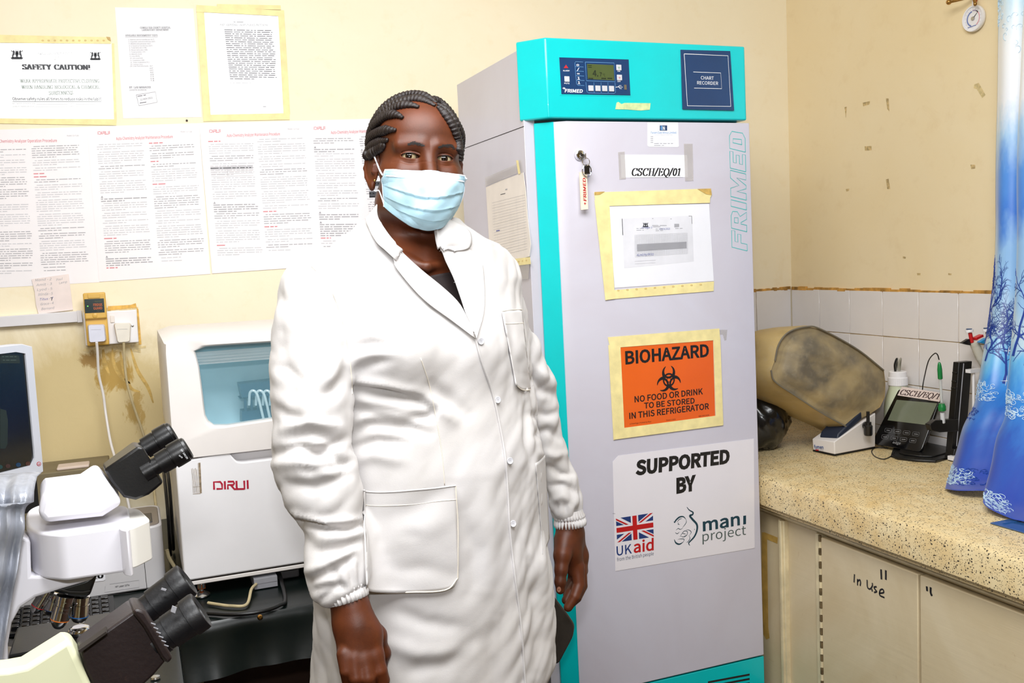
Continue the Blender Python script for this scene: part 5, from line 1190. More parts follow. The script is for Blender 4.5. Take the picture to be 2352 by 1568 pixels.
b = MB(); pxloft(b, [([(184, 1492), (196, 1482), (312, 1400), (326, 1404), (372, 1470), (388, 1510), (352, 1552), (310, 1590), (222, 1590), (196, 1540)], FY + .005), ([(174, 1468), (186, 1456), (292, 1378), (304, 1375), (340, 1412), (352, 1448), (330, 1500), (290, 1545), (216, 1545), (190, 1510)], FY + .085)], m_br)
b.build('binocular_body', m2, bevel=.006, seg=3)
b = MB(); pxloft(b, [([(302, 1404), (316, 1396), (334, 1404), (384, 1486), (398, 1512), (384, 1526), (370, 1510), (330, 1440)], FY - .003), ([(292, 1376), (304, 1370), (320, 1374), (352, 1424), (364, 1446), (352, 1460), (338, 1446), (312, 1400)], FY + .09)], m_br)
b.build('flange', m2, bevel=.003)
k = 1 / (2200 * 1.09 / FY)
b = MB(); barrel(b, [(352, 1476, 0), (352, 1476, 42 * k), (378, 1459, 42 * k), (379, 1458, 40 * k), (388, 1452, 40 * k), (389, 1451, 44 * k), (432, 1420, 45 * k), (433, 1419, 49 * k), (456, 1404, 50 * k), (462, 1400, 48 * k), (463, 1399.5, 44 * k), (458, 1403, 34 * k), (440, 1415, 30 * k), (440, 1415, 0)], FY + .018, m_wb2); b.build('eyepiece', m2)
b = MB(); barrel(b, [(296, 1430, 0), (296, 1430, 38 * k), (330, 1404, 38 * k), (331, 1403, 36 * k), (352, 1388, 37 * k), (353, 1387, 42 * k), (400, 1352, 43 * k), (401, 1351, 47 * k), (424, 1335, 48 * k), (430, 1331, 46 * k), (431, 1330, 42 * k), (426, 1334, 32 * k), (410, 1345, 29 * k), (410, 1345, 0)], FY + .075, m_wb2); b.build('eyepiece', m2)
b = MB(); pE = YP(FY - .026); b.obox(at(399, 1399, FY - .026), (.0016, 0, -.001), (0, .0004, 0), (.0008, 0, .0022), m_gpl)
for i in range(6): b.obox(at(352 + i * 6, 1432 + i * 10, FY - .004), (.0016, 0, -.0010), (0, .0003, 0), (.0002, 0, .0003), m_gpl)
b.obox(at(376, 1353, FY + .028), (.0018, 0, -.0009), (0, .0004, 0), (.0004, 0, .0007), m_gpl); b.build('scale_marks', m2)
b = MB(); b.prism([at(x, y, FY - .0045) for x, y in ((180, 1494), (243, 1450), (246, 1454), (184, 1499))], (0, .012, 0), m_dark); b.build('slot', m2)

# ================================================================== RIGHT SIDE
# ---------------- covered microscope on the counter
def dusty(name, c1, c2, th):
    k = NT(name); v = k.coord()
    c = k.mix(k.ramp(k.noise(9, 3, k.coord((1, 1, 1.3)), .5, .2), [(th - .12, W(0)), (th + .14, W(.9))]), lin(c1), lin(c2))
    c = k.mix(k.ramp(k.noise(60, 4, v), [(.5, W(0)), (.9, W(.3))]), c, lin((190, 178, 150)))
    k.col(c); k.b.inputs['Roughness'].default_value = .5; k.b.inputs['Coat Weight'].default_value = .12
    k.bump(k.noise(10, 5, v), .35, .008); return k.m
m_cov = dusty('dusty_tan_vinyl', (192, 166, 112), (160, 136, 88), .62); m_cov2 = dusty('dusty_grey_tan_vinyl', (170, 150, 110), (104, 96, 82), .53)
VY = 2.36
panel = [(1771, 850), (1781, 824), (1789, 790), (1812, 762), (1853, 750), (1886, 756), (1968, 801), (2030, 850), (2034, 880), (2032, 912), (2021, 935), (2000, 949), (1943, 979), (1900, 957), (1828, 909), (1778, 874)]
cpx = (1895, 862); n = 72
pr_ = radial(panel, n, cpx)
def fr2(px, f, Y, bul=0.):
    return [at(cpx[0] + (x - cpx[0]) * f, cpx[1] + (y - cpx[1]) * f, Y) for x, y in px]
gus = [(1700, 860), (1702, 800), (1712, 768), (1746, 757), (1784, 751), (1850, 747), (1884, 752), (1955, 795), (2005, 842), (2014, 876), (2014, 905), (2004, 925), (1985, 948), (1915, 1003), (1866, 978), (1796, 947), (1750, 924), (1715, 900)]
gr = radial(gus, n, (1870, 862)); mid = [((a[0] * .45 + c[0] * .55), (a[1] * .45 + c[1] * .55)) for a, c in zip(pr_, gr)]
cv = thing('vinyl_covered_microscope', tuple(at(1930, 1040, 2.4) * (1, 1, 0) + np.array([0, 0, CT])), 'microscope under a dusty tan vinyl cover on the counter corner, white foot showing', 'microscope')
def bulge(px, Y, s):   # front panel swelling towards the room, as cloth over a stage does
    return fr2(px, s, Y - .022 * (1 - s ** 2) + .010 * sin(9 * s))
b = MB()
b.loft([bulge(pr_, VY, s) for s in (.02, .2, .4, .6, .8, .93, 1.)], m_cov2, True, True)
b.loft([fr2(pr_, 1, VY)] + [[at(x, y, VY + .05) for x, y in mid]] + [[at(x, y, VY + .16) for x, y in gr]] + [[at(x * .9 + 185, y * .9 + 86, VY + .27) for x, y in gr]], m_cov, False, True)
co = b.build('dust_cover', cv, sharp=60)
b = MB()
P1 = catmull([at(x, y, VY - .002) for x, y in ((1780, 828), (1789, 790), (1812, 762), (1853, 750), (1886, 756), (1968, 801), (2030, 850))], 8)
P2 = catmull([at(x, y, VY - .002) for x, y in ((1771, 850), (1780, 876), (1828, 909), (1884, 946), (1943, 979))], 8)
b.tube(P1, .0026, mat('grey_piping', (120, 112, 96), .45), 8); b.tube(P2, .0026, MATS['grey_piping'], 8); b.build('piping', co)
b = MB(); z0 = CT; A, B_, Cq = ZP(z0).at(1866, 1037), ZP(z0).at(1917, 1048), ZP(z0).at(2012, 1030)
D = A + (Cq - B_)
up = lambda p, z: np.array([p[0], p[1], CT + z])
b.loft([[up(p, .001) for p in (A, B_, Cq, D)], [up(p, .006) for p in (A, B_, Cq, D)]], m_black, True, False)
hA = at(1866, 1004, A[1])[2] - CT; hC = at(1990, 950, (B_ + (Cq - B_) * .72)[1])[2] - CT
inn = lambda p: p + ((A + B_ + Cq + D) / 4 - p) * .02
b.loft([[up(inn(p), .006) for p in (A, B_, Cq, D)], [up(A, hA * .9), up(B_, hA), up(Cq, hC * .98), up(D, hC * .98)]], m_wpl2, True, False); b.build('foot', cv, bevel=.005, seg=3)
nB = np.cross(B_ - A, (0, 0, 1.)); pl_b = Pl(B_, nB); b = MB()
b.ptext(pl_b, 'fymen', (1871, 1029.5), (1892, 1031), 8, mat('logo_blue', (24, 74, 140), .4), .0012, .02); b.pquad(pl_b, [(1874, 1031.5), (1881, 1032), (1881, 1034.5), (1874, 1034)], m_red, .0012); b.ptext(pl_b, 'SYSTEM', (1882, 1035), (1892, 1035.6), 3, m_p1, .0012, .01); b.build('badge', cv)
b = MB(); b.loft([[up(A + (B_ - A) * u + (Cq - B_) * v, h) for u, v, h in ((.2, .06, hA * 1.0), (.95, .1, hA * 1.05), (.95, .7, hC * .86), (.2, .6, hC * .86))], [up(A + (B_ - A) * u + (Cq - B_) * v, h) for u, v, h in ((.22, .1, hA + .02), (.93, .14, hA + .02), (.93, .7, hC + .01), (.2, .6, hC + .01))]], mat('dark_blue_grey', (32, 40, 58), .5), True, False); b.build('lamp_house', cv, bevel=.004)
b = MB(); c = at(1994, 985, 2.33); b.lathe(c - (0, 0, .02), (0, 0, 1), [(0, .011), (.004, .013), (.030, .0135), (.034, .010), (.042, .010), (.043, .005), (.075, .005)], m_bpl, 24); b.tube([c + (-.002, .01, .008), c + (.03, .05, .01)], .009, m_bpl, 14); b.build('focus_knob', cv)
b = MB(); t_c = at(1930, 900, VY + .10); b.box((t_c[0] - .03, t_c[1] - .02, CT + .04), (t_c[0] + .03, t_c[1] + .04, t_c[2]), m_wpl2); b.build('stand', cv)
# ---------------- black bag behind it
b = MB(); n1, n2 = 64, 30; c = np.array([1.855, 2.61, CT + .10]); R = []
for j in range(1, n2):
    a = pi * j / n2; R.append([(c[0] + .135 * sin(a) * cos(2 * pi * i / n1) * (1 + .07 * sin(5 * i / n1 * 2 * pi + 2 * a) + .06 * abs(sin(9 * i / n1 * pi * 2 + 5 * a)) - .05 * abs(sin(13 * a + 3 * i / n1 * 2 * pi))), c[1] + .13 * sin(a) * sin(2 * pi * i / n1) * (1 + .09 * sin(4 * i / n1 * 2 * pi + 1) + .07 * abs(sin(8 * i / n1 * 2 * pi - 4 * a))), max(CT + .001, c[2] + .115 * cos(a) * (1 + .10 * sin(7 * 2 * pi * i / n1 + 4 * a) + .08 * abs(sin(6 * 2 * pi * i / n1 - 7 * a))))) for i in range(n1)])
b.loft(R, mat('crinkled_black_plastic', (12, 12, 14), .22, coat=.3, bump=1., bscale=22), True, True); tag(b.build('plastic_bag', sharp=40), 'crumpled black plastic bag on the counter between the refrigerator and the dusty covered microscope', 'bag')
# ---------------- bottle with cables
BX = at(2062, 870, 2.39); b0 = np.array([BX[0], 2.39, CT]); zc0, zc1 = at(2062, 884, 2.39)[2], at(2062, 852, 2.39)[2]
bo = thing('plastic_bottle', tuple(b0), 'milky plastic bottle with ribbed white cap behind the pH meter', 'bottle')
b = MB(); h = zc0 - CT; b.lathe(b0, (0, 0, 1), [(.0, .040), (.004, .043), (h * .62, .043), (h * .78, .038), (h * .95, .028), (h, .028)], mat('milky_plastic', (214, 220, 190), .35, alpha=.9), 36); b.build('body', bo)
b = MB(); R = [[(b0[0] + r * (1 + (.03 if k % 2 and z_ in (1, 2) else 0)) * cos(2 * pi * k / 72), b0[1] + r * (1 + (.03 if k % 2 and z_ in (1, 2) else 0)) * sin(2 * pi * k / 72), z) for k in range(72)] for z_, (z, r) in enumerate(((zc0 - .001, .028), (zc0 + .001, .030), (zc0 + (zc1 - zc0) * .55, .0295), (zc0 + (zc1 - zc0) * .6, .0275), (zc1 - .002, .027), (zc1, .025)))]
b.loft(R, m_wpl, True, False); b.build('cap', bo)
b = MB()
for dx, dy, mm in ((-.010, 0, m_bcable), (-.004, .004, mat('clear_grey_tube', (150, 146, 130), .3)), (.004, -.003, mat('clear_grey_tube', (150, 146, 130), .3))):
    q = b0 + (dx, dy, 0); b.tube(catmull([(q[0], q[1], zc1 - .002), (q[0] - .002, q[1], zc1 + .022), (q[0] + .006, q[1], zc1 + .040), (q[0] + .015, q[1] + .01, zc1 + .030), (q[0] + .013, q[1] + .012, zc1 - .002)], 7), .003, mm, 8)
b.build('tubes', bo)
# ---------------- pH meter
bl, br = ZP(CT + .020).at(2007, 1014), ZP(CT + .014).at(2109, 1036)
e = br - bl; e[2] = 0; e /= np.linalg.norm(e); hn = np.cross(e, (0, 0, 1.)); hn = hn if hn @ (CAM - bl) > 0 else -hn
tn = cos(radians(30)) * hn + sin(radians(30)) * np.array([0, 0, 1.]); pT_ = Pl((bl + br) / 2, tn)
pm = thing('ph_meter', tuple(np.array([*((bl + br) / 2)[:2], CT])), 'black touch-key pH meter leaning on its stand on the counter', 'meter')
OFF = rounded([(2064, 893), (2163, 906), (2118, 1030), (2110, 1038), (2010, 1020), (2005, 1010)], 6, 4)
b = MB(); P = [pT_.at(x, y) for x, y in OFF]; b.prism([p - tn * .011 for p in P], tn * .011, m_gloss); mt_ = b.build('tablet', pm, bevel=.0015)
b = MB(); b.pquad(pT_, [(2060, 918), (2153, 926), (2130, 976), (2039, 965)], mat('grey_green_lcd', (112, 118, 98), .18, coat=.5), .0004, .0003)
b.build('screen', mt_)
b = MB()
m_ln = mat('pale_key_line', (150, 150, 152), .5)
for r_ in range(2):
    for c_ in range(4):
        x, y = 2041 + c_ * 21.2 - r_ * 7.2, 988 + c_ * 2.9 + r_ * 15.2
        q = rounded([(x - 7.5, y - 5), (x + 7.5, y - 3.6), (x + 5.8, y + 5), (x - 9, y + 3.4)], 2, 2); b.pline(pT_, q + [q[0]], .0005, m_ln, .0006)
        b.para(pT_, (x - 5, y - 1), (x - 5, y - 1), 9, .1, 1, m_ln, 1.2, off=.0006, last=1)
b.ptext(pT_, 'edge', (2050, 1018), (2068, 1021), 6, m_ln, .0006, .005); b.build('key_print', mt_)
b = MB(); b.pquad(pT_, [(2072, 888), (2166, 903), (2158, 923), (2062, 908)], mat('pinkish_label_paper', (226, 208, 200), .6), .0012, .0004)
b.ptext(pT_, 'CSCH/EQ/1', (2066, 906), (2156, 917), 12, mat('faded_black_print', (70, 52, 52), .6), .002, serif=True, thick=.15, thin=.05, shear=.25); b.build('label', mt_)
b = MB(); bp = [ZP(CT).at(*p) for p in ((2046, 1050), (2062, 1056), (2105, 1061), (2150, 1063), (2196, 1050), (2222, 1038), (2214, 1018), (2130, 1008), (2060, 1010))]
bp = [np.array([min(p[0], XR - .012), p[1], CT]) for p in bp]
b.prism(bp, (0, 0, .008), m_bpl); b.prism([p + ((bp[3] + bp[7]) / 2 - p) * .25 + (0, 0, .008) for p in bp], (0, 0, .004), m_bpl)
c = (bl + br) / 2; b.obox(c - hn * .02 + (0, 0, .0) - (0, 0, c[2] - CT - .018), e * .03, hn * .012, (0, 0, .012), m_bpl); b.build('stand_base', pm, bevel=.002)
b = MB(); s0 = ZP(CT).at(2196, 1030); s0 = np.array([min(s0[0], XR - .045), 2.12, CT]); sP = YP(s0[1])
T0, T1 = sP.at(2203, 832), sP.at(2233, 829); B0, B1 = sP.at(2184, 1026), sP.at(2216, 1028)
fix = lambda p: np.array([min(p[0], XR - .014), p[1], p[2]])
T0, T1, B0, B1 = map(fix, (T0, T1, B0, B1)); B0[2] = B1[2] = CT + .004
b.prism([B0, B1, T1, T0], (0, .022, 0), m_bpl); b.prism([(B0 + T0) / 2 * 0 + B0 + (T0 - B0) * .03 + (.016, -.002, 0), B0 + (.019, -.002, 0), T0 + (.019, -.002, -.004), T0 + (.016, -.002, -.004)], (0, .003, 0), m_gpl)
b.prism([B0 - (.006, .01, 0), B1 + (0, -.01, 0), B1 + (0, -.01, .05), B0 + (.005, -.01, .03)], (0, .03, 0), m_bpl)
for t in (.72, .79, .88): q = B0 + (T0 - B0) * t; b.box((q[0] - .005, q[1] + .002, q[2]), (q[0] + .001, q[1] + .018, q[2] + .006), m_bpl)
b.build('electrode_post', pm, bevel=.0015)
b = MB(); aY = s0[1] - .004; aP = YP(aY); b.prism([aP.at(2136, 975), aP.at(2150, 965), aP.at(2202, 962), aP.at(2202, 990), aP.at(2160, 993), aP.at(2140, 989)], (0, .02, 0), m_bpl); b.build('electrode_arm', pm, bevel=.002)
el = thing('electrode', tuple(aP.at(2163, 972)), 'glass pH electrode with green cap held upright in the arm of the black post', 'electrode')
eP = YP(aY + .004); X_ = lambda y: eP.at(2157 + (y - 825) * .06, y)
b = MB(); m_grn = mat('green_plastic', (22, 128, 62), .3, coat=.3); b.lathe(X_(870), X_(826) - X_(870), [(0, .0062), (.002, .0068), (.028, .0068), (.040, .0055), (.047, .004), (.050, .002)], m_grn, 20); b.build('cap', el)
b = MB(); b.lathe(X_(924), X_(868) - X_(924), [(0, .0042), (np.linalg.norm(X_(868) - X_(924)), .0042)], mat('frosted_glass', (222, 226, 224), .15, alpha=.55, coat=.5), 20); b.tube([X_(922), X_(872)], .0012, m_wpl, 8); b.build('glass_body', el)
b = MB(); b.lathe(X_(943), X_(921) - X_(943), [(0, .010), (.002, .0108), (.014, .0108), (.018, .0085), (.022, .008)], m_grn, 24); b.build('collar', el)
b = MB(); b.lathe(X_(972), X_(942) - X_(972), [(0, .005), (.002, .0066), (.032, .0066)], mat('translucent_white', (230, 232, 236), .35, alpha=.85), 20); b.build('storage_cap', el)
b = MB(); top = X_(826); b.tube([np.array([min(q_[0], XR - .014), q_[1], q_[2]]) for q_ in catmull([top, eP.at(2153, 814), eP.at(2146, 812), at(2133, 828, 2.17), at(2124, 862, 2.24), at(2119, 892, 2.31), at(2117, 940, 2.33)], 8)], .0017, m_bcable, 8); b.build('lead', el)
b = MB(); b.tube(catmull([ZP(CT + .016).at(2055, 1036), ZP(CT + .004).at(2048, 1046), ZP(CT + .002).at(2030, 1054), ZP(CT + .002).at(2010, 1048), ZP(CT + .002).at(2002, 1036), ZP(CT + .002).at(2012, 1028), ZP(CT + .002).at(2040, 1029)], 8), .0015, m_bcable, 8); b.build('usb_lead', pm)
# ---------------- pipettes on a rod stand
PYY = 2.06
rod = thing('pipette_stand', tuple(np.array([XR - .05, PYY + .02, CT])), 'white pipette rod stand at the wall behind the curtain edge', 'stand')
rx = at(2236, 900, PYY + .02)[0]; rx = min(rx, XR - .03)
b = MB(); b.tube([(rx, PYY + .02, CT + .01), (rx, PYY + .02, CT + .27)], .004, m_wpl, 12); b.build('rod', rod)
b = MB(); q = ZP(CT).at(2190, 1056); q1 = np.array([rx, PYY + .02, CT]); b.box((min(rx - .06, XR - .1), PYY - .09, CT + .003), (XR - .012, PYY + .06, CT + .016), m_wpl); b.box((min(rx - .06, XR - .1) + .002, PYY - .088, CT), (XR - .012, PYY + .06, CT + .003), m_black); b.build('base', rod, bevel=.002)
b = MB(); b.box((rx - .02, PYY + .012, CT + .262), (rx + .03, PYY + .03, CT + .272), m_wpl); b.build('hook', rod)
def pipette(px0, Y, lab, c1, c2, mb):
    pY = YP(Y); f = lambda dx, dy: pY.at(px0[0] + dx, px0[1] + dy)
    base = f(4, 30); t = thing('pipette', tuple(base), lab, 'pipette', 'pipettes hanging on the rod stand')
    ax_ = f(40, 108) - f(4, 26); L_ = np.linalg.norm(ax_)
    b = MB(); b.lathe(f(4, 22), ax_, [(0, .0125), (.012, .0135)] + sum([[(.014 + i * .006, .0128), (.017 + i * .006, .0138)] for i in range(7)], []) + [(.06, .0125), (L_, .006), (L_ + .03, .004)], mb, 24); b.build('body', t)
    b = MB(); b.lathe(f(-6, -6), f(-3, 18) - f(-6, -6), [(0, .0105), (.002, .0115), (.007, .0115), (.008, .006)], m_wpl, 20); b.lathe(f(-6, -7), f(-6, -20) - f(-6, -7), [(-.001, .009), (.001, .0075)], mat('blue_grey_button', (70, 92, 130), .3), 20); b.build('plunger_button', t)
    b = MB(); b.lathe(f(-4, 2), f(0, 22) - f(-4, 2), [(0, .0055), (.03, .0055)], c1, 16); b.obox(f(14, 12), (.014, 0, .004), (0, .008, 0), (-.001, 0, .0035), c1); b.build('plunger', t, bevel=.001)
    b = MB(); b.prism([f(-22, 26), f(-6, 16), f(8, 22), f(6, 32), f(-8, 30)], (0, .012, 0), c2); b.build('finger_hook', t, bevel=.0015)
pipette((2232, 762), PYY + .03, 'grey pipette with red plunger hanging left of the blue one', mat('red_plastic', (206, 30, 36), .35), m_black, mat('light_grey_pipette', (214, 210, 196), .4))
pipette((2272, 760), PYY + .0, 'pipette with blue hook peeking out behind the curtain edge', m_black, mat('sky_blue_plastic', (40, 150, 214), .35), mat('light_grey_pipette', (214, 210, 196), .4))
# ---------------- room thermometer hanging from a brass hook
ga = thing('dial_thermometer', tuple(pr.at(2243, 73)), 'small round white dial thermometer hanging high on the right wall', 'thermometer')
c = pr.at(2243, 43, .004); rg = abs(pr.at(2243, 12)[2] - pr.at(2243, 73)[2]) / 2
b = MB(); b.lathe(c, (-1, 0, 0), [(0, rg * .95), (.004, rg), (.010, rg), (.013, rg * .96), (.012, rg * .86), (.009, rg * .85), (.009, 0)], m_wpl, 48); b.box((c[0] - .008, c[1] - .005, c[2] + rg * .9), (c[0] - .003, c[1] + .005, c[2] + rg + .02), m_wpl); b.build('housing', ga)
b = MB(); f0 = c + (-.0095, 0, 0)
def garc(a0, a1, r, wd, m, o=0): b.ribbon([f0 + (-.0004 - o, -r * cos(radians(a0 + (a1 - a0) * i / 14)), r * sin(radians(a0 + (a1 - a0) * i / 14))) for i in range(15)], np.array([-1., 0, 0]), wd, m)
garc(100, 250, rg * .55, rg * .1, mat('blue_scale', (110, 130, 190), .4)); garc(60, -60, rg * .6, rg * .06, mat('red_scale', (230, 150, 160), .4)); garc(95, 40, rg * .6, rg * .06, mat('violet_scale', (150, 130, 180), .4))
for a in range(-50, 240, 20): b.ribbon([f0 + (-.0006, -r * cos(radians(a)), r * sin(radians(a))) for r in (rg * .68, rg * .78)], np.array([-1., 0, 0]), .0006, m_p1)
b.ribbon([f0 + (-.0009, 0, 0), f0 + (-.0009, -rg * .5, rg * .45)], np.array([-1., 0, 0]), [.003, .001], m_dgpl); b.ribbon([f0 + (-.0006, rg * .5, -rg * .6), f0 + (-.0006, -rg * .3, -rg * .55)], np.array([-1., 0, 0]), .002, MATS['blue_scale'])
b.lathe(f0, (-1, 0, 0), [(0, rg * .16), (.003, rg * .14), (.004, 0)], m_steel, 16); b.build('dial', ga)
m_brass = mat('worn_brass', (176, 132, 70), .3, .8, var=.2, scale=80)
ho = thing('coat_hook', tuple(pr.at(2240, 5)), 'brass wall hook above the dial thermometer, cut by the top of the photo', 'hook')
b = MB(); P = lambda x, y, o: pr.at(x, y, o); b.tube(catmull([P(2247, -14, .004), P(2240, -4, .03), P(2228, 3, .05), P(2214, 7, .055)], 6), .004, m_brass, 10); b.ball(P(2212, 7, .055), .008, .008, .008, m_brass)
b.tube(catmull([P(2247, -14, .004), P(2254, -4, .03), P(2262, 4, .04), P(2265, 10, .042)], 6), .004, m_brass, 10); b.ball(P(2265, 11, .042), .005, .005, .006, m_brass); b.tube([P(2247, -8, .004), P(2247, 10, .012)], .003, mat('copper', (180, 100, 60), .3, .8), 8); b.build('hook_arms', ho)
b = MB(); b.box((XR - .006, pr.at(2247, -20)[1] - .02, pr.at(2247, -40)[2]), (XR - .0002, pr.at(2247, -20)[1] + .02, pr.at(2247, -4)[2] + .03), m_brass); b.build('back_plate', ho)
# ---------------- curtain
def curtain_mat():
    k = NT('blue_printed_satin'); tc = k.n('TexCoord'); sp = k.n('SeparateXYZ'); k.l(tc.outputs['Object'], sp.inputs[0])
    nz = k.noise(7, 4, k.coord((1, 2.5, 1)), .6); z = k.math('ADD', sp.outputs[2], k.math('MULTIPLY', k.math('SUBTRACT', nz, .5), .24))
    t = k.math('DIVIDE', k.math('SUBTRACT', z, .70), 1.50)
    S = [(.0, (44, 66, 168)), (.05, (26, 66, 166)), (.11, (24, 80, 176)), (.19, (44, 136, 216)), (.24, (96, 178, 228)), (.29, (190, 214, 226)), (.36, (150, 196, 238)), (.44, (150, 196, 240)), (.50, (64, 130, 222)), (.58, (84, 150, 230)), (.645, (176, 214, 248)), (.70, (246, 249, 255)), (.80, (250, 252, 255)), (.9, (200, 232, 250)), (1., (170, 222, 246))]
    c = k.ramp(t, [(p, lin(q)) for p, q in S]); k.col(c)
    k.b.inputs['Roughness'].default_value = .36; k.b.inputs['Sheen Weight'].default_value = .3; k.b.inputs['Specular IOR Level'].default_value = .6
    k.bump(k.noise(6, 3, k.coord((1, 1, .5))), .2, .004); return k.m
m_cur = curtain_mat()
XCU = XR - .09
edgepx = [(2294, -140), (2294, 0), (2292, 100), (2290, 215), (2287, 320), (2286, 430), (2287, 540), (2284, 640), (2276, 730), (2266, 800), (2254, 880), (2246, 930), (2222, 980), (2206, 1040), (2188, 1096), (2180, 1122)]
XS = [XCU] * 8 + [XCU - .005, XCU - .02, XCU - .05, XCU - .08, XCU - .13, XCU - .18, XCU - .24]
bot = ZP(CT + .006).at(2180, 1122); XS = [XCU] * 8; zz_ = 16
EL = []
for i, (x, y) in enumerate(edgepx):
    t = max(0., (i - 7) / 8.); Xp = XCU + (bot[0] - XCU) * t ** 1.4; EL.append(XP(Xp).at(x, y))
EL = catmull(EL, 8); NV = len(EL)
NU = 150; WU = 1.05
def curtain(u, v):
    """u 0..1 across from the left hem towards the camera, v 0..1 from the top down"""
    f = v * (NV - 1); j = min(int(f), NV - 2); p = EL[j] * (1 - (f - j)) + EL[j + 1] * (f - j)
    fl = max(0., (v - .55) / .45); y = p[1] - u * WU * (.62 + .12 * fl)
    ph = 2 * pi * (u * 4.3) + 1.3 + .5 * sin(3 * v) + .8 * fl * u
    amp = (.034 + .016 * sin(7 * u + 2)) * (.35 + .65 * min(1, u * 9)) * (1 - .35 * fl)
    x = p[0] + amp * cos(ph) - .03 * (u > .12) * min(1, (u - .12) * 9) + .012 * sin(13 * u + 5 * v) - .02 * fl * sin(5 * u)
    # the gathered second width that hangs in front
    g = 1 / (1 + exp(-(u - .20) * 70)); x -= .045 * g
    z = p[2] - .0 + .02 * fl * fl * max(0, sin(9 * u)) - .10 * g * fl * (u - .1) * 0
    return np.array([min(x, XR - .02), y + .016 * sin(ph * 1) * (.5 - .2 * fl), z])
b = MB(); G_ = [[curtain(i / NU, j / 170) for i in range(NU + 1)] for j in range(171)]
for r_ in G_:
    for p in r_: p[2] = max(p[2], CT + .006)
b.loft(G_, m_cur, False, True, False)
def cn(u, v):
    p = curtain(u, v); a = curtain(min(1, u + .004), v) - p; c = curtain(u, min(1, v + .004)) - p; n_ = np.cross(a, c); n_ /= np.linalg.norm(n_) + 1e-9
    return p, (n_ if n_ @ (CAM - p) > 0 else -n_)
def cstroke(uv, wd, m):
    P = [cn(u, v) for u, v in uv]; N = len(P)
    for (p, n0), (q, n1), w0, w1 in zip(P, P[1:], wd, wd[1:]):
        p = p + n0 * .0011; q = q + n1 * .0011; t = q - p; s = np.cross(t, n0); s /= np.linalg.norm(s) + 1e-9
        b.add([p - s * w0 / 2, p + s * w0 / 2, q + s * w1 / 2, q - s * w1 / 2], [(0, 1, 2, 3)], m)
m_br1 = mat('navy_tree_print', (30, 62, 150), .4); m_br2 = mat('pale_swirl_print', (206, 232, 250), .25, coat=.5); m_br3 = mat('deep_blue_swirl_print', (20, 70, 160), .3, coat=.4)
rs = random.Random(11)
vz = lambda y: min(1, max(0, (y + 140) / 1262.))
def branch(u, v, a, L_, w, d):
    n_ = 5; uv = [(u, v)]; wds = [w]
    for i in range(n_):
        a += rs.uniform(-.35, .35); u += L_ / n_ * cos(a) * .9; v += -L_ / n_ * sin(a) * .75; uv.append((u, v)); wds.append(w * (1 - .55 * (i + 1) / n_))
        if d > 0 and rs.random() < .75: branch(u, v, a + rs.choice((-1, 1)) * rs.uniform(.5, 1.), L_ * rs.uniform(.45, .7), wds[-1] * .75, d - 1)
    uv = [(max(.002, min(.9, p)), q) for p, q in uv]; cstroke(uv, wds, m_br1)
for u0, v0, a0, L0, w0 in ((.005, .60, 1.3, .10, .006), (.03, .52, 1.0, .09, .005), (.05, .62, 1.5, .12, .006), (.11, .66, 1.4, .12, .007), (.16, .60, 1.2, .12, .006), (.20, .64, 1.6, .14, .008), (.26, .6, 1.4, .14, .008), (.02, .56, 1.8, .08, .004), (.33, .62, 1.5, .14, .008), (.08, .56, 1.2, .10, .005), (.0, .5, .9, .07, .004)):
    branch(u0, v0, a0, L0, w0, 3)
def swirl(u, v, r, m, k, w=.0012):
    for j in range(k * 2):
        a = rs.uniform(0, 6.3); cu, cv_ = u + rs.uniform(-1, 1) * r, v + rs.uniform(-1, 1) * r * .6; r0 = r * rs.uniform(.10, .30); sg = rs.choice((-1, 1)); uv = []; n_ = 12
        for i in range(n_ + 1):
            rr_ = r0 * (1 - i / n_ * .8); a += sg * .42; uv.append((max(.003, min(.98, cu + rr_ * cos(a))), min(.995, cv_ + rr_ * .55 * sin(a))))
        cstroke(uv, [w * (1.2 - .8 * i / n_) for i in range(n_ + 1)], m)
swirl(.05, .68, .045, m_br2, 26); swirl(.26, .70, .06, m_br2, 40); swirl(.03, .755, .03, m_br3, 12)
swirl(.05, .93, .05, m_br2, 34); swirl(.13, .93, .05, m_br3, 26); swirl(.28, .96, .06, m_br2, 34); swirl(.18, .90, .03, m_br2, 16)
swirl(.02, .08, .04, m_br2, 16); swirl(.10, .12, .05, m_br2, 12)
for u_, v_ in ((.11, .60), (.13, .635), (.21, .58), (.20, .63), (.115, .655)):
    for du, dv in ((.012, 0), (0, .010)): cstroke([(u_ - du, v_ - dv), (u_, v_), (u_ + du, v_ + dv)], [.0004, .0022, .0004], m_white)
cu = b.build('curtain', org=(0, 0, 0), sharp=0); s_ = cu.modifiers.new('thickness', 'SOLIDIFY'); s_.thickness = .0008; s_.offset = 1
tag(cu, 'long satin curtain fading from white to deep blue, printed with bare branches and swirls', 'curtain')
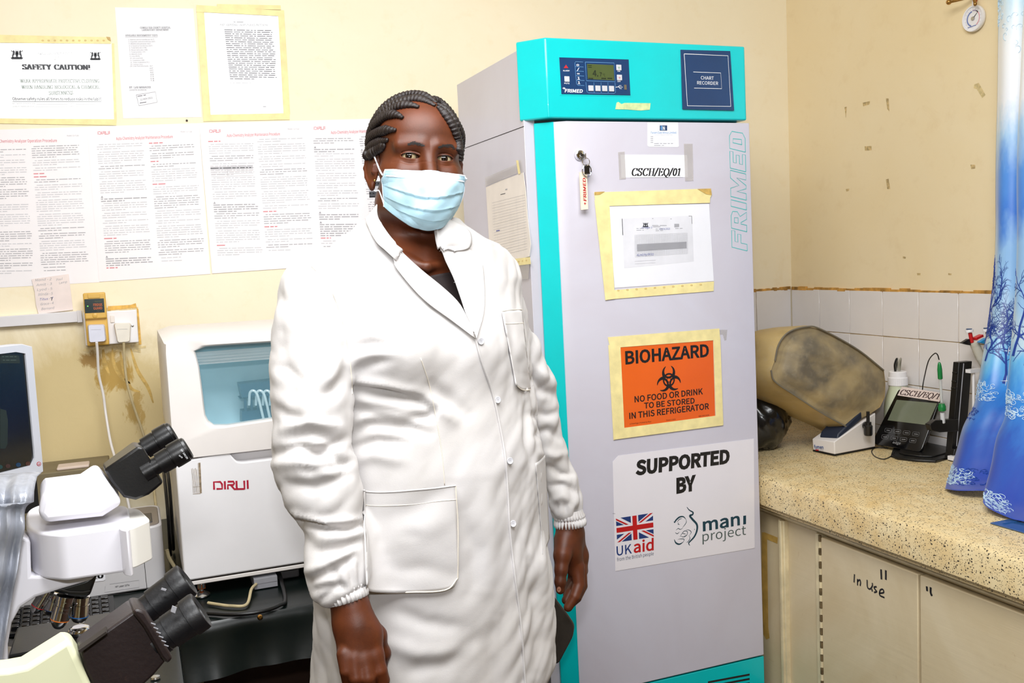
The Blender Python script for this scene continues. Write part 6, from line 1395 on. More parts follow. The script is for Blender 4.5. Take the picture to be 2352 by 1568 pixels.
# ---------------- chair behind the person
ch = thing('office_chair', (.86, 1.93, 0), 'dark grey-brown vinyl chair partly showing between the person and the refrigerator', 'chair')
m_cv = mat('dark_taupe_vinyl', (58, 54, 50), .4, bump=.1, bscale=200); cY = 1.96; f = lambda x, y, Y=cY: at(x, y, Y)
b = MB(); q = rounded([(1190, 1340), (1268, 1362), (1304, 1408), (1322, 1434), (1318, 1462), (1284, 1526), (1180, 1520)], 10, 4); b.prism([f(x, y) for x, y in q], (0, .035, 0), m_cv); b.build('backrest', ch, bevel=.008, seg=3)
b = MB(); c = f(1225, 1440); b.box((c[0] - .015, cY + .036, .43), (c[0] + .015, cY + .046, c[2] + .03), m_steel); b.build('back_bar', ch)
b = MB(); b.box((c[0] - .24, cY + .047, .41), (c[0] + .06, cY + .42, .46), m_cv); b.build('seat', ch, bevel=.015, seg=3)
pc_ = np.array([c[0] - .09, cY + .23]); b = MB(); b.tube([(*pc_, .07), (*pc_, .41)], .022, m_steel, 16); b.build('pillar', ch)
for i in range(5):
    a = 2 * pi * i / 5 + .3; b = MB(); e_ = (pc_[0] + .19 * cos(a), pc_[1] + .19 * sin(a)); b.tube([(*pc_, .07), (*e_, .05)], .012, m_black, 10); b.ball((*e_, .022), .022, .022, .022, m_black); b.build('leg', ch)

# ================================================================== PERSON
from mathutils.bvhtree import BVHTree
f32 = np.float32
def smin(a, b, k):
    h = np.clip(.5 + .5 * (b - a) / k, 0, 1); return b * (1 - h) + a * h - k * h * (1 - h)
def smax(a, b, k): return -smin(-a, -b, k)
def s_ell(p, c, r, rot=None):
    q = [p[i] - f32(c[i]) for i in range(3)]
    if rot is not None: q = [sum(f32(rot[j][i]) * q[j] for j in range(3)) for i in range(3)]
    k0 = np.sqrt(sum((q[i] / f32(r[i])) ** 2 for i in range(3))); k1 = np.sqrt(sum((q[i] / f32(r[i] ** 2)) ** 2 for i in range(3)))
    return k0 * (k0 - 1) / (k1 + f32(1e-9))
def s_cap(p, a, b, ra, rb):
    """tapered capsule"""
    a = np.array(a, float); b = np.array(b, float); d = b - a; L2 = float(d @ d) + 1e-12
    t = np.clip(sum((p[i] - f32(a[i])) * f32(d[i]) for i in range(3)) / f32(L2), 0, 1)
    return np.sqrt(sum((p[i] - f32(a[i]) - t * f32(d[i])) ** 2 for i in range(3))) - (f32(ra) + t * f32(rb - ra))
def grid(xs, ys, zs): return np.meshgrid(xs.astype(f32), ys.astype(f32), zs.astype(f32), indexing='ij')
def nets(F, xs, ys, zs):
    """surface nets on a rectilinear grid: vertices (N,3), quads"""
    S = F < 0; ax = (xs, ys, zs); n = F.shape; nc = tuple(k - 1 for k in n)
    acc = np.zeros(nc + (3,), np.float64); cnt = np.zeros(nc, np.int32); E = []
    for d in range(3):
        lo = [slice(None)] * 3; hi = [slice(None)] * 3; lo[d] = slice(0, -1); hi[d] = slice(1, None)
        m = S[tuple(lo)] != S[tuple(hi)]; idx = np.argwhere(m); i, j, k = idx.T
        f0 = F[tuple(lo)][m]; f1 = F[tuple(hi)][m]; t = f0 / (f0 - f1)
        P = np.stack([xs[i], ys[j], zs[k]], 1).astype(float); a = ax[d]; q = idx[:, d]; P[:, d] = a[q] + t * (a[q + 1] - a[q])
        o1, o2 = [e for e in range(3) if e != d]
        for s1 in (0, 1):
            for s2 in (0, 1):
                c = idx.copy(); c[:, o1] -= s1; c[:, o2] -= s2
                ok = np.all((c >= 0) & (c < np.array(nc)), 1); cc = tuple(c[ok].T)
                np.add.at(acc, cc, P[ok]); np.add.at(cnt, cc, 1)
        ok = (idx[:, o1] > 0) & (idx[:, o2] > 0) & (idx[:, o1] < nc[o1]) & (idx[:, o2] < nc[o2])
        E.append((d, o1, o2, idx[ok], f0[ok] < 0))
    act = cnt > 0; ids = -np.ones(nc, np.int64); ids[act] = np.arange(act.sum()); V = acc[act] / cnt[act][:, None]
    Q = []
    for d, o1, o2, idx, neg in E:
        def at_(s1, s2):
            c = idx.copy(); c[:, o1] -= s1; c[:, o2] -= s2; return ids[tuple(c.T)]
        q = np.stack([at_(0, 0), at_(1, 0), at_(1, 1), at_(0, 1)], 1)
        if d == 1: neg = ~neg
        q[~neg] = q[~neg][:, ::-1]; Q.append(q)
    return V, np.concatenate(Q)
def proj_px(V):
    q = (V - CAM) @ np.array([_r, _u, _fw]).T
    return 1176 + FPX * q[:, 0] / q[:, 2], 784 - FPX * q[:, 1] / q[:, 2]
def vnormals(V, Q):
    n = np.cross(V[Q[:, 2]] - V[Q[:, 0]], V[Q[:, 3]] - V[Q[:, 1]]); N = np.zeros_like(V)
    for k in range(4): np.add.at(N, Q[:, k], n)
    return N / (np.linalg.norm(N, axis=1)[:, None] + 1e-12)
def smooth_field(V, Q, val, it=2):
    n = len(V)
    for _ in range(it):
        s = np.zeros_like(val); c = np.zeros(n)
        for a, b_ in ((0, 1), (1, 2), (2, 3), (3, 0)):
            np.add.at(s, Q[:, a], val[Q[:, b_]]); np.add.at(s, Q[:, b_], val[Q[:, a]]); np.add.at(c, Q[:, a], 1); np.add.at(c, Q[:, b_], 1)
        c[c == 0] = 1; val = .5 * val + .5 * (s / (c if val.ndim == 1 else c[:, None]))
    return val
def mk_bvh(V, Q): return BVHTree.FromPolygons([Vector(v) for v in V.tolist()], Q.tolist())
camv = Vector(CAM)
def hit(bvh, x, y, off=0., dflt=None):
    d = Vector(ray(x, y)); d.normalize(); r_ = bvh.ray_cast(camv, d)
    if r_[0] is None: return dflt
    n_ = r_[1] if r_[1].dot(d) < 0 else -r_[1]
    return np.array(r_[0] + (n_ * .5 - d * .5) * off)

# ---------------- frames
def rotz(v, a): return np.array([v[0] * cos(a) - v[1] * sin(a), v[0] * sin(a) + v[1] * cos(a), v[2]])
fwd = np.array([sin(radians(-2.5)), -cos(radians(-2.5)), .0]); fwd[2] = .02; fwd /= np.linalg.norm(fwd)
sid = np.cross(np.array([0, 0, 1.]), fwd); sid /= np.linalg.norm(sid); upv = np.cross(fwd, sid)
if np.dot(sid, _r) < 0: sid = -sid
upv = np.array([0, 0, 1.]) - fwd * fwd[2]; upv /= np.linalg.norm(upv)
rl = radians(4.6); s2_ = cos(rl) * sid - sin(rl) * upv; u2_ = cos(rl) * upv + sin(rl) * sid
HR = np.array([s2_, fwd, u2_])            # rows: head x (image right), y (forward), z (up)
HO = at(984, 361, 1.545) - fwd * .080
def h2w(P): return np.asarray(P) @ HR + HO
def w2h(P): return (np.asarray(P) - HO) @ HR.T
# ---------------- head, neck and chest
def head_sdf(p, lids=True):
    x, y, z = p; ax_ = np.abs(x); pm_ = [ax_, y, z]
    d = s_ell(p, (0, -.018, .032), (.073, .094, .082))
    d = smin(d, s_ell(p, (0, .032, .040), (.060, .052, .052)), .03)
    d = smin(d, s_ell(p, (0, .026, -.035), (.060, .060, .075)), .03)
    d = smin(d, s_cap(pm_, (.050, .0, -.074), (.013, .068, -.098), .018, .019), .028)
    d = smin(d, s_cap(pm_, (.056, .036, -.024), (.040, .062, -.030), .016, .018), .022)
    d = smin(d, s_cap(pm_, (.014, .082, .017), (.046, .068, .018), .0085, .009), .014)
    d = smax(d, -s_ell(pm_, (.030, .104, .000), (.022, .022, .013)), .016)
    d = smin(d, s_cap(p, (0, .079, .010), (0, .100, -.036), .0075, .0125), .014)
    d = smin(d, s_cap(pm_, (.010, .096, -.040), (.012, .092, -.042), .0075, .008), .008)
    d = smin(d, s_ell(p, (0, .082, -.068), (.026, .018, .012)), .012)
    if lids:
        e = np.sqrt((ax_ - f32(.0295)) ** 2 + (y - f32(.0665)) ** 2 + (z - f32(.0)) ** 2)
        lid = np.maximum(e - f32(.0146), -(e - f32(.0122)))
        d = smin(d, e - f32(.0143), .0045)
        t = np.clip((ax_ - f32(.0295)) / f32(.0152), -1, 1); w_ = np.sqrt(np.maximum(0, 1 - t * t))
        zc = f32(.0004) * t; up_ = zc + f32(.0048) * w_ ** f32(1.1); lo_ = zc - f32(.0037) * w_ ** f32(1.1)
        open_ = np.maximum(np.maximum(z - up_, lo_ - z), np.maximum(f32(.070) - y, np.abs(ax_ - f32(.0295)) - f32(.0150)))
        crease = np.abs(np.sqrt((t * f32(1.1)) ** 2 * 0 + (z - (up_ + f32(.0036))) ** 2)) - f32(.0008)
        d = np.where(y > .06, smax(d, -open_, .0009), d)
        d = d + np.where(y > .07, f32(.0011) * np.exp(-((z - up_ - f32(.0034)) / f32(.0011)) ** 2) * (np.abs(t) < .98), 0)
        d = d + np.where(y > .06, f32(.0006) * np.exp(-((z + f32(.0125) - f32(.003) * t * t) / f32(.0015)) ** 2) * np.exp(-(t * f32(.8)) ** 2), 0)
    # ears
    for s_ in (-1, 1):
        C_ = (s_ * .0765, -.006, -.014)
        ca, sa = cos(radians(24) * s_), sin(radians(24) * s_)
        R_ = [[ca, sa, 0], [-sa, ca, 0], [0, 0, 1]]
        ear = s_ell(p, C_, (.0045, .017, .028), np.array(R_).T.tolist())
        rim = [(-.012, .0), (-.010, .018), (.001, .027), (.011, .022), (.013, .010)]
        rim = [(-.004, -.026), (-.012, -.014), (-.0165, .002), (-.012, .020), (0, .0285), (.010, .024), (.013, .012)]
        for (a0, b0_), (a1, b1_) in zip(rim, rim[1:]):
            A_ = (C_[0] + s_ * (.003 - .42 * a0), C_[1] + a0, C_[2] + b0_); B_ = (C_[0] + s_ * (.003 - .42 * a1), C_[1] + a1, C_[2] + b1_)
            ear = smin(ear, s_cap(p, A_, B_, .0034, .0034), .003)
        ear = smin(ear, s_ell(p, (C_[0] + s_ * .001, C_[1] - .001, C_[2] - .029), (.0048, .008, .009)), .005)
        ear = smin(ear, s_cap(p, (C_[0] + s_ * .001, C_[1] + .010, C_[2] - .006), (C_[0] + s_ * .001, C_[1] + .012, C_[2] + .004), .004, .003), .004)
        d = smin(d, ear, .006)
    return d
NECK = [w2h(at(940, 470, 1.655)), w2h(at(955, 560, 1.66)), w2h(at(960, 640, 1.665))]
CHEST = [w2h(at(*q)) for q in ((905, 640, 1.60), (1040, 650, 1.60), (1000, 760, 1.60))]
def bust_sdf(p, lids=True):
    d = head_sdf(p, lids)
    n_ = s_cap(p, NECK[0], NECK[1], .061, .061)
    n_ = smin(n_, s_cap(p, NECK[1], NECK[2], .058, .075), .03)
    n_ = smin(n_, s_cap(p, w2h(at(900, 640, 1.60)), w2h(at(1045, 645, 1.64)), .060, .060), .05)
    n_ = smin(n_, s_cap(p, w2h(at(930, 800, 1.60)), w2h(at(1080, 800, 1.62)), .085, .085), .08)
    for a_, c_ in (((975, 612, 1.545), (905, 590, 1.57)), ((985, 612, 1.545), (1060, 600, 1.60))): n_ = smin(n_, s_cap(p, w2h(at(*a_)), w2h(at(*c_)), .006, .006), .012)
    return smin(d, n_, .022)
def axis(pts):
    """grid line positions from (start, step) pairs ... end"""
    out = []
    for (a, st), (b_, _) in zip(pts, pts[1:]): out += list(np.arange(a, b_ - st * .3, st))
    return np.array(out + [pts[-1][0]])
xs = axis([(-.17, .006), (-.10, .0024), (-.052, .0009), (.052, .0024), (.10, .006), (.21, 0)])
ys = axis([(-.16, .006), (-.06, .003), (.055, .0009), (.092, .002), (.13, .006), (.17, 0)])
zs = axis([(-.36, .006), (-.23, .003), (-.045, .0024), (-.022, .0009), (.026, .0024), (.13, 0)])
F = bust_sdf(grid(xs, ys, zs)); V, Qh = nets(F, xs, ys, zs); Vh = h2w(V); bvh_head = mk_bvh(Vh, Qh)

# ---------------- hands
def limb(P): return [np.array(q, float) for q in P]
def hand_mesh(prims, res, soft):
    allp = np.array([q[0] for q in prims] + [q[1] for q in prims]); lo = allp.min(0) - .05; hi = allp.max(0) + .05
    g_ = [np.arange(lo[i], hi[i], res) for i in range(3)]; p = grid(*g_); d = None
    for (a, b_, ra, rb, k) in prims:
        e = s_cap(p, a, b_, ra, rb); d = e if d is None else smin(d, e, k)
    return nets(d, *g_)
kz = lambda x, y, Y: np.dot(at(x, y, Y) - CAM, _fw) / FPX          # metres per photo pixel at a point
def cp(a, b_, k=.006):
    """capsule between photo points (x, y, Y, radius px)"""
    A, B = at(*a[:3]), at(*b_[:3]); return (A, B, a[3] * kz(*a[:3]), b_[3] * kz(*b_[:3]), k)
RH = []
def chain(R, pts, k=.005):
    for a, b_ in zip(pts, pts[1:]): R.append(cp(a, b_, k))
chain(RH, [(792, 1320, 1.45, 30), (802, 1380, 1.435, 32), (808, 1402, 1.43, 33)], .008)
chain(RH, [(788, 1380, 1.44, 26), (797, 1435, 1.43, 26), (794, 1505, 1.415, 20)], .02); chain(RH, [(815, 1385, 1.43, 26), (826, 1440, 1.415, 27), (833, 1512, 1.40, 21)], .016)
chain(RH, [(818, 1400, 1.43, 28), (848, 1455, 1.415, 27), (862, 1505, 1.40, 20)], .014)
chain(RH, [(812, 1440, 1.42, 28), (812, 1510, 1.405, 20)], .014)
for b0_, pts in enumerate(([(862, 1503, 1.398, 18.5), (873, 1540, 1.39, 17), (879, 1562, 1.392, 16.5), (876, 1588, 1.405, 15), (869, 1604, 1.425, 13)],
            [(838, 1512, 1.396, 19), (845, 1556, 1.385, 17.5), (848, 1600, 1.395, 16), (845, 1628, 1.42, 14)],
            [(812, 1512, 1.398, 18.5), (818, 1556, 1.388, 17), (823, 1598, 1.398, 15.5), (822, 1622, 1.42, 13.5)],
            [(790, 1502, 1.404, 17), (795, 1540, 1.396, 15), (802, 1575, 1.405, 14), (803, 1594, 1.425, 12)])): chain(RH, pts[:2], .006); chain(RH, pts[1:], .001)
chain(RH, [(838, 1415, 1.44, 22), (868, 1458, 1.45, 18), (880, 1500, 1.455, 15), (876, 1535, 1.46, 13)], .010)
V1, Q1 = hand_mesh(RH, .0018, .006)
LH = []
chain(LH, [(1301, 1155, 1.735, 24), (1309, 1200, 1.73, 26), (1309, 1228, 1.73, 28)], .008)
chain(LH, [(1307, 1218, 1.73, 27), (1305, 1262, 1.725, 28), (1322, 1306, 1.72, 21)], .016)
chain(LH, [(1318, 1225, 1.74, 24), (1330, 1275, 1.745, 19), (1335, 1310, 1.745, 16)], .014)
chain(LH, [(1298, 1240, 1.72, 26), (1292, 1275, 1.70, 20), (1289, 1308, 1.69, 14.5), (1287, 1335, 1.685, 12.5), (1287, 1354, 1.685, 10.5)], .006)
for pts in ([(1326, 1302, 1.715, 17), (1330, 1342, 1.705, 14), (1320, 1370, 1.695, 12.5), (1305, 1394, 1.695, 10.5)],
            [(1333, 1305, 1.735, 15), (1336, 1345, 1.73, 13.5), (1324, 1372, 1.715, 12), (1309, 1388, 1.71, 10)],
            [(1326, 1308, 1.745, 14), (1322, 1340, 1.745, 12.5), (1310, 1360, 1.73, 11.5), (1300, 1378, 1.725, 10)],
            [(1318, 1306, 1.755, 13), (1314, 1330, 1.76, 11), (1308, 1350, 1.75, 10), (1302, 1366, 1.74, 9)]): chain(LH, pts[:2], .004); chain(LH, pts[1:], .001)
V2, Q2 = hand_mesh(LH, .0018, .006)

# ---------------- coat (torso and sleeves grown as one surface)
bf = np.array([sin(radians(15)), -cos(radians(15)), 0]); bs = np.array([cos(radians(15)), sin(radians(15)), 0])
TC = [(520, 940, .10, .085), (575, 945, .165, .10), (650, 955, .195, .118), (720, 965, .203, .134), (800, 976, .205, .146), (880, 984, .203, .152), (960, 990, .206, .162), (1050, 996, .210, .172), (1150, 1000, .213, .176), (1300, 1000, .214, .176), (1450, 1000, .217, .176), (1600, 1000, .222, .178), (1800, 1000, .228, .182)]
TZ = np.array([at(x, y, 1.64)[2] for y, x, a, b_ in TC]); TX = np.array([at(x, y, 1.64)[0] for y, x, a, b_ in TC])
TA = np.array([a for _, _, a, _ in TC]); TB = np.array([b_ for *_, b_ in TC]); TYC = np.full(len(TC), 1.64)
o_ = np.argsort(TZ); TZ, TX, TA, TB = TZ[o_], TX[o_], TA[o_], TB[o_]
ZHEM = .56
def torso(p, grow=0.):
    x, y, z = p; cx = np.interp(z, TZ, TX).astype(f32); a = (np.interp(z, TZ, TA) + grow).astype(f32); b_ = (np.interp(z, TZ, TB) + grow).astype(f32)
    dx, dy = x - cx, y - f32(1.64)
    u = dx * f32(bs[0]) + dy * f32(bs[1]); v = dx * f32(bf[0]) + dy * f32(bf[1])
    q = (np.abs(u / a) ** f32(2.3) + np.abs(v / b_) ** f32(2.3)) ** f32(1 / 2.3)
    return (q - 1) * np.minimum(a, b_) * f32(.9)
zz = lambda x, y, Y: at(x, y, Y)
SL = [(730, 672, 1.555, 68), (720, 760, 1.54, 76), (722, 850, 1.53, 81), (720, 930, 1.52, 81), (719, 1010, 1.51, 78), (730, 1085, 1.50, 84), (750, 1138, 1.49, 82)]
SL2 = [(762, 1180, 1.485, 66), (774, 1240, 1.47, 62), (780, 1300, 1.455, 62), (786, 1336, 1.445, 55), (796, 1360, 1.439, 38)]
SRt = [(1122, 640, 1.70, 58), (1150, 720, 1.72, 56), (1185, 800, 1.735, 54), (1222, 880, 1.745, 53), (1236, 960, 1.75, 52), (1262, 1040, 1.745, 46), (1288, 1100, 1.74, 46), (1299, 1150, 1.735, 42), (1308, 1185, 1.733, 35)]
# inner chest that the coat must clear
Vpoly = [(862, 440), (866, 494), (889, 548), (931, 590), (984, 638), (1050, 697), (1083, 753), (1061, 682), (1038, 628), (1025, 598), (1009, 567), (1006, 525), (1018, 440)]
VP_ = [at(x, y, 1.5) for x, y in Vpoly]
def inpoly(px, py, poly):
    """signed distance in photo px to a polygon, negative inside (2-d)"""
    d = np.full(px.shape, 1e9); ins_ = np.zeros(px.shape, bool); n_ = len(poly)
    for i in range(n_):
        (x0, y0), (x1, y1) = poly[i], poly[(i + 1) % n_]; ex, ey = x1 - x0, y1 - y0; wx, wy = px - x0, py - y0
        t = np.clip((wx * ex + wy * ey) / (ex * ex + ey * ey), 0, 1); d = np.minimum(d, (wx - ex * t) ** 2 + (wy - ey * t) ** 2)
        c = ((y0 > py) != (y1 > py)) & (px < (x1 - x0) * (py - y0) / (y1 - y0 + 1e-9) + x0); ins_ ^= c
    return np.sqrt(d) * np.where(ins_, -1, 1)
def coat_sdf(p):
    d = torso(p)
    def C_(a, b_): q = cp(a, b_); return s_cap(p, *q[:4])
    d = smin(d, C_((890, 572, 1.62, 50), (738, 664, 1.56, 62)), .05)
    d = smin(d, C_((1000, 575, 1.66, 50), (1112, 628, 1.69, 56)), .05)
    s_ = None
    for a, b_ in zip(SL, SL[1:]): e = C_(a, b_); s_ = e if s_ is None else smin(s_, e, .012)
    s2 = None
    for a, b_ in zip(SL2, SL2[1:]): e = C_(a, b_); s2 = e if s2 is None else smin(s2, e, .012)
    s_ = smin(s_, s2, .010)
    z_ = p[2]; kk = np.clip((z_ - f32(1.20)) / f32(.16), 0, 1) * f32(.050) + f32(.004)
    d = smin(d, s_, kk)
    s_ = None
    for a, b_ in zip(SRt, SRt[1:]): e = C_(a, b_); s_ = e if s_ is None else smin(s_, e, .014)
    d = smin(d, s_, kk)
    d = smin(d, C_((1080, 800, 1.535, 46), (1120, 810, 1.575, 40)), .08); d = smin(d, C_((900, 800, 1.50, 40), (930, 800, 1.50, 44)), .08)
    return d
cx0, cx1 = at(610, 900, 1.5)[0] - .03, at(1370, 1100, 1.76)[0] + .05
xs = np.arange(cx0, cx1, .0045); ys = np.arange(1.30, 1.90, .0045); zs = np.arange(ZHEM - .03, at(940, 470, 1.6)[2] + .02, .0045)
p = grid(xs, ys, zs); F = coat_sdf(p)
# neck opening: cut a V-shaped pocket down to just under the skin
q = [(p[0] - f32(CAM[0])), (p[1] - f32(CAM[1])), (p[2] - f32(CAM[2]))]
dep = q[0] * f32(_fw[0]) + q[1] * f32(_fw[1]) + q[2] * f32(_fw[2]); ppx = 1176 + FPX * (q[0] * f32(_r[0]) + q[1] * f32(_r[1]) + q[2] * f32(_r[2])) / dep; ppy = 784 - FPX * (q[0] * f32(_u[0]) + q[1] * f32(_u[1]) + q[2] * f32(_u[2])) / dep
box = (ppx > 820) & (ppx < 1120) & (ppy < 800)
dv = np.full(F.shape, 1., f32); dv[box] = inpoly(ppx[box], ppy[box], Vpoly) * (1.65 / 2200)
F = np.maximum(F, -np.maximum(dv, (p[1] - f32(1.70)) * 1.0))
nk = s_cap(p, at(945, 440, 1.66), at(950, 580, 1.66), .070, .072); F = np.maximum(F, -nk)      # room for the neck
F = smax(F, p[2] - f32(at(930, 497, 1.66)[2]), .03)
# the hem: cut low, and slanting up at the back right
hp = [at(1281, 1488, 1.75), at(1240, 1572, 1.60)]; hn_ = np.cross(hp[0] - CAM, hp[1] - CAM); hn_ /= np.linalg.norm(hn_)
if hn_ @ (at(1000, 1500, 1.6) - hp[0]) > 0: hn_ = -hn_
cut = (p[0] - f32(hp[0][0])) * f32(hn_[0]) + (p[1] - f32(hp[0][1])) * f32(hn_[1]) + (p[2] - f32(hp[0][2])) * f32(hn_[2])
F = np.where((ppx > 1100) & (ppy > 1380), np.maximum(F, cut), F)
F = np.maximum(F, f32(ZHEM) - p[2])
cc1, cc2 = at(799, 1366, 1.437), at(1309, 1200, 1.733)
for c_, a_ in ((cc1, at(786, 1340, 1.445)), (cc2, at(1299, 1150, 1.735))):      # sleeves end at the cuffs
    n_ = c_ - a_; n_ /= np.linalg.norm(n_); pd_ = sum((p[i] - f32(c_[i])) * f32(n_[i]) for i in range(3)); rr_ = np.sqrt(sum((p[i] - f32(c_[i])) ** 2 for i in range(3)))
    F = np.where(rr_ < .06, np.maximum(F, pd_), F)
Vc, Qc = nets(F, xs, ys, zs); del p, F, q, dep, ppx, ppy, dv, cut
Nc = vnormals(Vc, Qc); Vc = smooth_field(Vc, Qc, Vc, 2); px_, py_ = proj_px(Vc)
facing = ((CAM - Vc) * Nc).sum(1) > 0
# folds: (points in photo px, depth m, width px)   negative = valley
FOLDS = [
 ([(812, 890), (870, 898), (952, 915), (990, 938)], -.0085, 9), ([(812, 872), (880, 880), (955, 898)], .005, 12), ([(814, 912), (850, 920), (905, 930), (960, 945)], .0045, 12),
 ([(822, 800), (850, 790), (890, 793)], -.006, 15), ([(818, 850), (850, 835), (890, 825)], -.0055, 14), ([(815, 822), (860, 812), (910, 812)], .004, 14),
 ([(950, 955), (985, 958), (1002, 940)], -.007, 10), ([(990, 886), (1032, 919), (1068, 950)], -.0055, 18), ([(975, 905), (1010, 940), (1040, 965)], .004, 16),
 ([(812, 996), (845, 974), (929, 980), (985, 996)], -.006, 14), ([(812, 972), (860, 950), (940, 955)], .004, 14), ([(800, 1030), (868, 1012), (930, 1018)], -.005, 12), ([(808, 1060), (860, 1045), (930, 1060)], .003, 16),
 ([(805, 940), (840, 945), (900, 960)], -.004, 10),
 # right sleeve (image left)
 ([(668, 1008), (715, 994), (765, 1012)], -.008, 11), ([(662, 985), (712, 968), (770, 980)], .006, 13), ([(734, 918), (765, 895), (784, 855)], -.007, 13), ([(742, 880), (760, 860), (770, 820)], .004, 14),
 ([(648, 842), (668, 850), (690, 868)], -.004, 12), ([(640, 930), (665, 950), (700, 962)], -.005, 12), ([(705, 1052), (750, 1030), (790, 1008)], -.008, 11), ([(640, 1040), (690, 1024), (755, 1046), (792, 1070)], -.007, 10),
 ([(642, 1068), (700, 1060), (770, 1090)], .006, 14), ([(660, 1110), (720, 1118), (800, 1090)], -.006, 13), ([(700, 1080), (760, 1075), (806, 1060)], -.005, 10),
 ([(640, 1118), (652, 1160), (682, 1194), (752, 1211), (803, 1213), (832, 1204)], -.014, 8), ([(650, 1140), (668, 1172), (700, 1190), (760, 1200), (820, 1194)], .006, 10),
 ([(716, 1330), (770, 1306), (812, 1278)], -.008, 10), ([(716, 1312), (765, 1290), (808, 1262)], .006, 10), ([(740, 1265), (790, 1258), (830, 1240)], -.006, 11), ([(735, 1236), (790, 1234), (828, 1222)], .004, 12),
 ([(728, 1350), (760, 1345), (790, 1350)], -.006, 8), ([(755, 1290), (775, 1330), (790, 1355)], -.005, 8), ([(800, 1290), (808, 1325), (812, 1350)], -.005, 8), ([(825, 1285), (828, 1320), (830, 1350)], -.004, 7), ([(742, 1372), (770, 1350)], -.005, 7),
 # left sleeve (image right)
 ([(1222, 870), (1250, 900), (1272, 905)], -.008, 11), ([(1228, 840), (1252, 862), (1272, 880)], .006, 12), ([(1232, 950), (1262, 955), (1282, 945)], -.006, 10), ([(1236, 1000), (1265, 990), (1290, 1005)], -.006, 10), ([(1250, 1040), (1280, 1050), (1305, 1040)], .005, 10),
 ([(1258, 1075), (1290, 1090), (1322, 1085)], -.006, 9), ([(1262, 1120), (1295, 1118), (1335, 1130)], -.005, 9), ([(1262, 1155), (1290, 1140), (1312, 1150)], .004, 9), ([(1272, 1180), (1276, 1160)], -.004, 6), ([(1300, 1185), (1298, 1160)], -.004, 6), ([(1325, 1188), (1330, 1165)], -.004, 6),
 # skirt of the coat
 ([(900, 1190), (960, 1160), (1030, 1120)], -.003, 22), ([(870, 1260), (950, 1225), (1030, 1190)], .0025, 22), ([(880, 1330), (960, 1300), (1040, 1320)], -.003, 18), ([(1060, 1180), (1090, 1260), (1080, 1360)], -.004, 24), ([(1120, 1100), (1128, 1220), (1120, 1350)], .004, 26),
 ([(900, 1400), (980, 1430), (1060, 1440)], -.0035, 20), ([(880, 1470), (960, 1500), (1080, 1490)], .0035, 22), ([(930, 1540), (1020, 1525), (1120, 1450)], -.0035, 20), ([(1140, 1420), (1120, 1500), (1130, 1568)], -.003, 18),
 ([(1215, 1290), (1225, 1400), (1222, 1540)], -.005, 14), ([(1245, 1290), (1255, 1400), (1258, 1480)], .005, 14), ([(1050, 1100), (1060, 1000), (1075, 930)], -.002, 26), ([(745, 1400), (750, 1480), (742, 1568)], -.006, 16),
 ([(1185, 760), (1200, 840), (1215, 900)], -.005, 14), ([(1225, 905), (1215, 1000), (1225, 1060)], -.006, 10),
]
def fold_disp(px, py):
    D = np.zeros(len(px))
    for pts, dp, wd in FOLDS:
        Pn = np.array(pts, float); lo, hi = Pn.min(0) - 3 * wd, Pn.max(0) + 3 * wd
        m = (px > lo[0]) & (px < hi[0]) & (py > lo[1]) & (py < hi[1])
        if not m.any(): continue
        x, y = px[m], py[m]; best = np.full(len(x), 1e9); bt = np.zeros(len(x)); n_ = len(Pn) - 1
        for i in range(n_):
            e = Pn[i + 1] - Pn[i]; t = np.clip(((x - Pn[i, 0]) * e[0] + (y - Pn[i, 1]) * e[1]) / (e @ e), 0, 1)
            d = np.hypot(x - Pn[i, 0] - e[0] * t, y - Pn[i, 1] - e[1] * t); c = d < best; best = np.where(c, d, best); bt = np.where(c, (i + t) / n_, bt)
        D[m] += 1.45 * dp * np.exp(-(best / wd) ** 2 * 1.2) * (.25 + .75 * np.sin(np.pi * np.clip(bt, .02, .98)) ** .6)
    return D
D = np.where(facing, fold_disp(px_, py_), 0)
rn = np.random.RandomState(5); B_n = np.zeros(len(Vc))
for i in range(26):
    k_ = rn.normal(size=3) * rn.choice([14, 26, 44]); k_[2] *= .55; B_n += np.sin(Vc @ k_ + rn.uniform(0, 6.3)) / np.linalg.norm(k_) * .022
armn = np.clip((np.abs(px_ - 985) - 150) / 80, 0, 1)
rd = np.zeros(len(Vc))
for i in range(9):
    k_ = rn.normal(size=3) * 34; k_[2] *= .8; rd += np.abs(np.sin(Vc @ k_ + 1.5 * np.sin(Vc @ (rn.normal(size=3) * 12)) + rn.uniform(0, 6.3)))
D += B_n * (.5 + .6 * armn) + (rd / 9 - .64) * .016 * (.25 + .75 * armn)
D[(py_ < 560)] *= .4
D = smooth_field(Vc, Qc, D, 1)
Vc = Vc + Nc * D[:, None]
bvh_coat = mk_bvh(Vc, Qc)

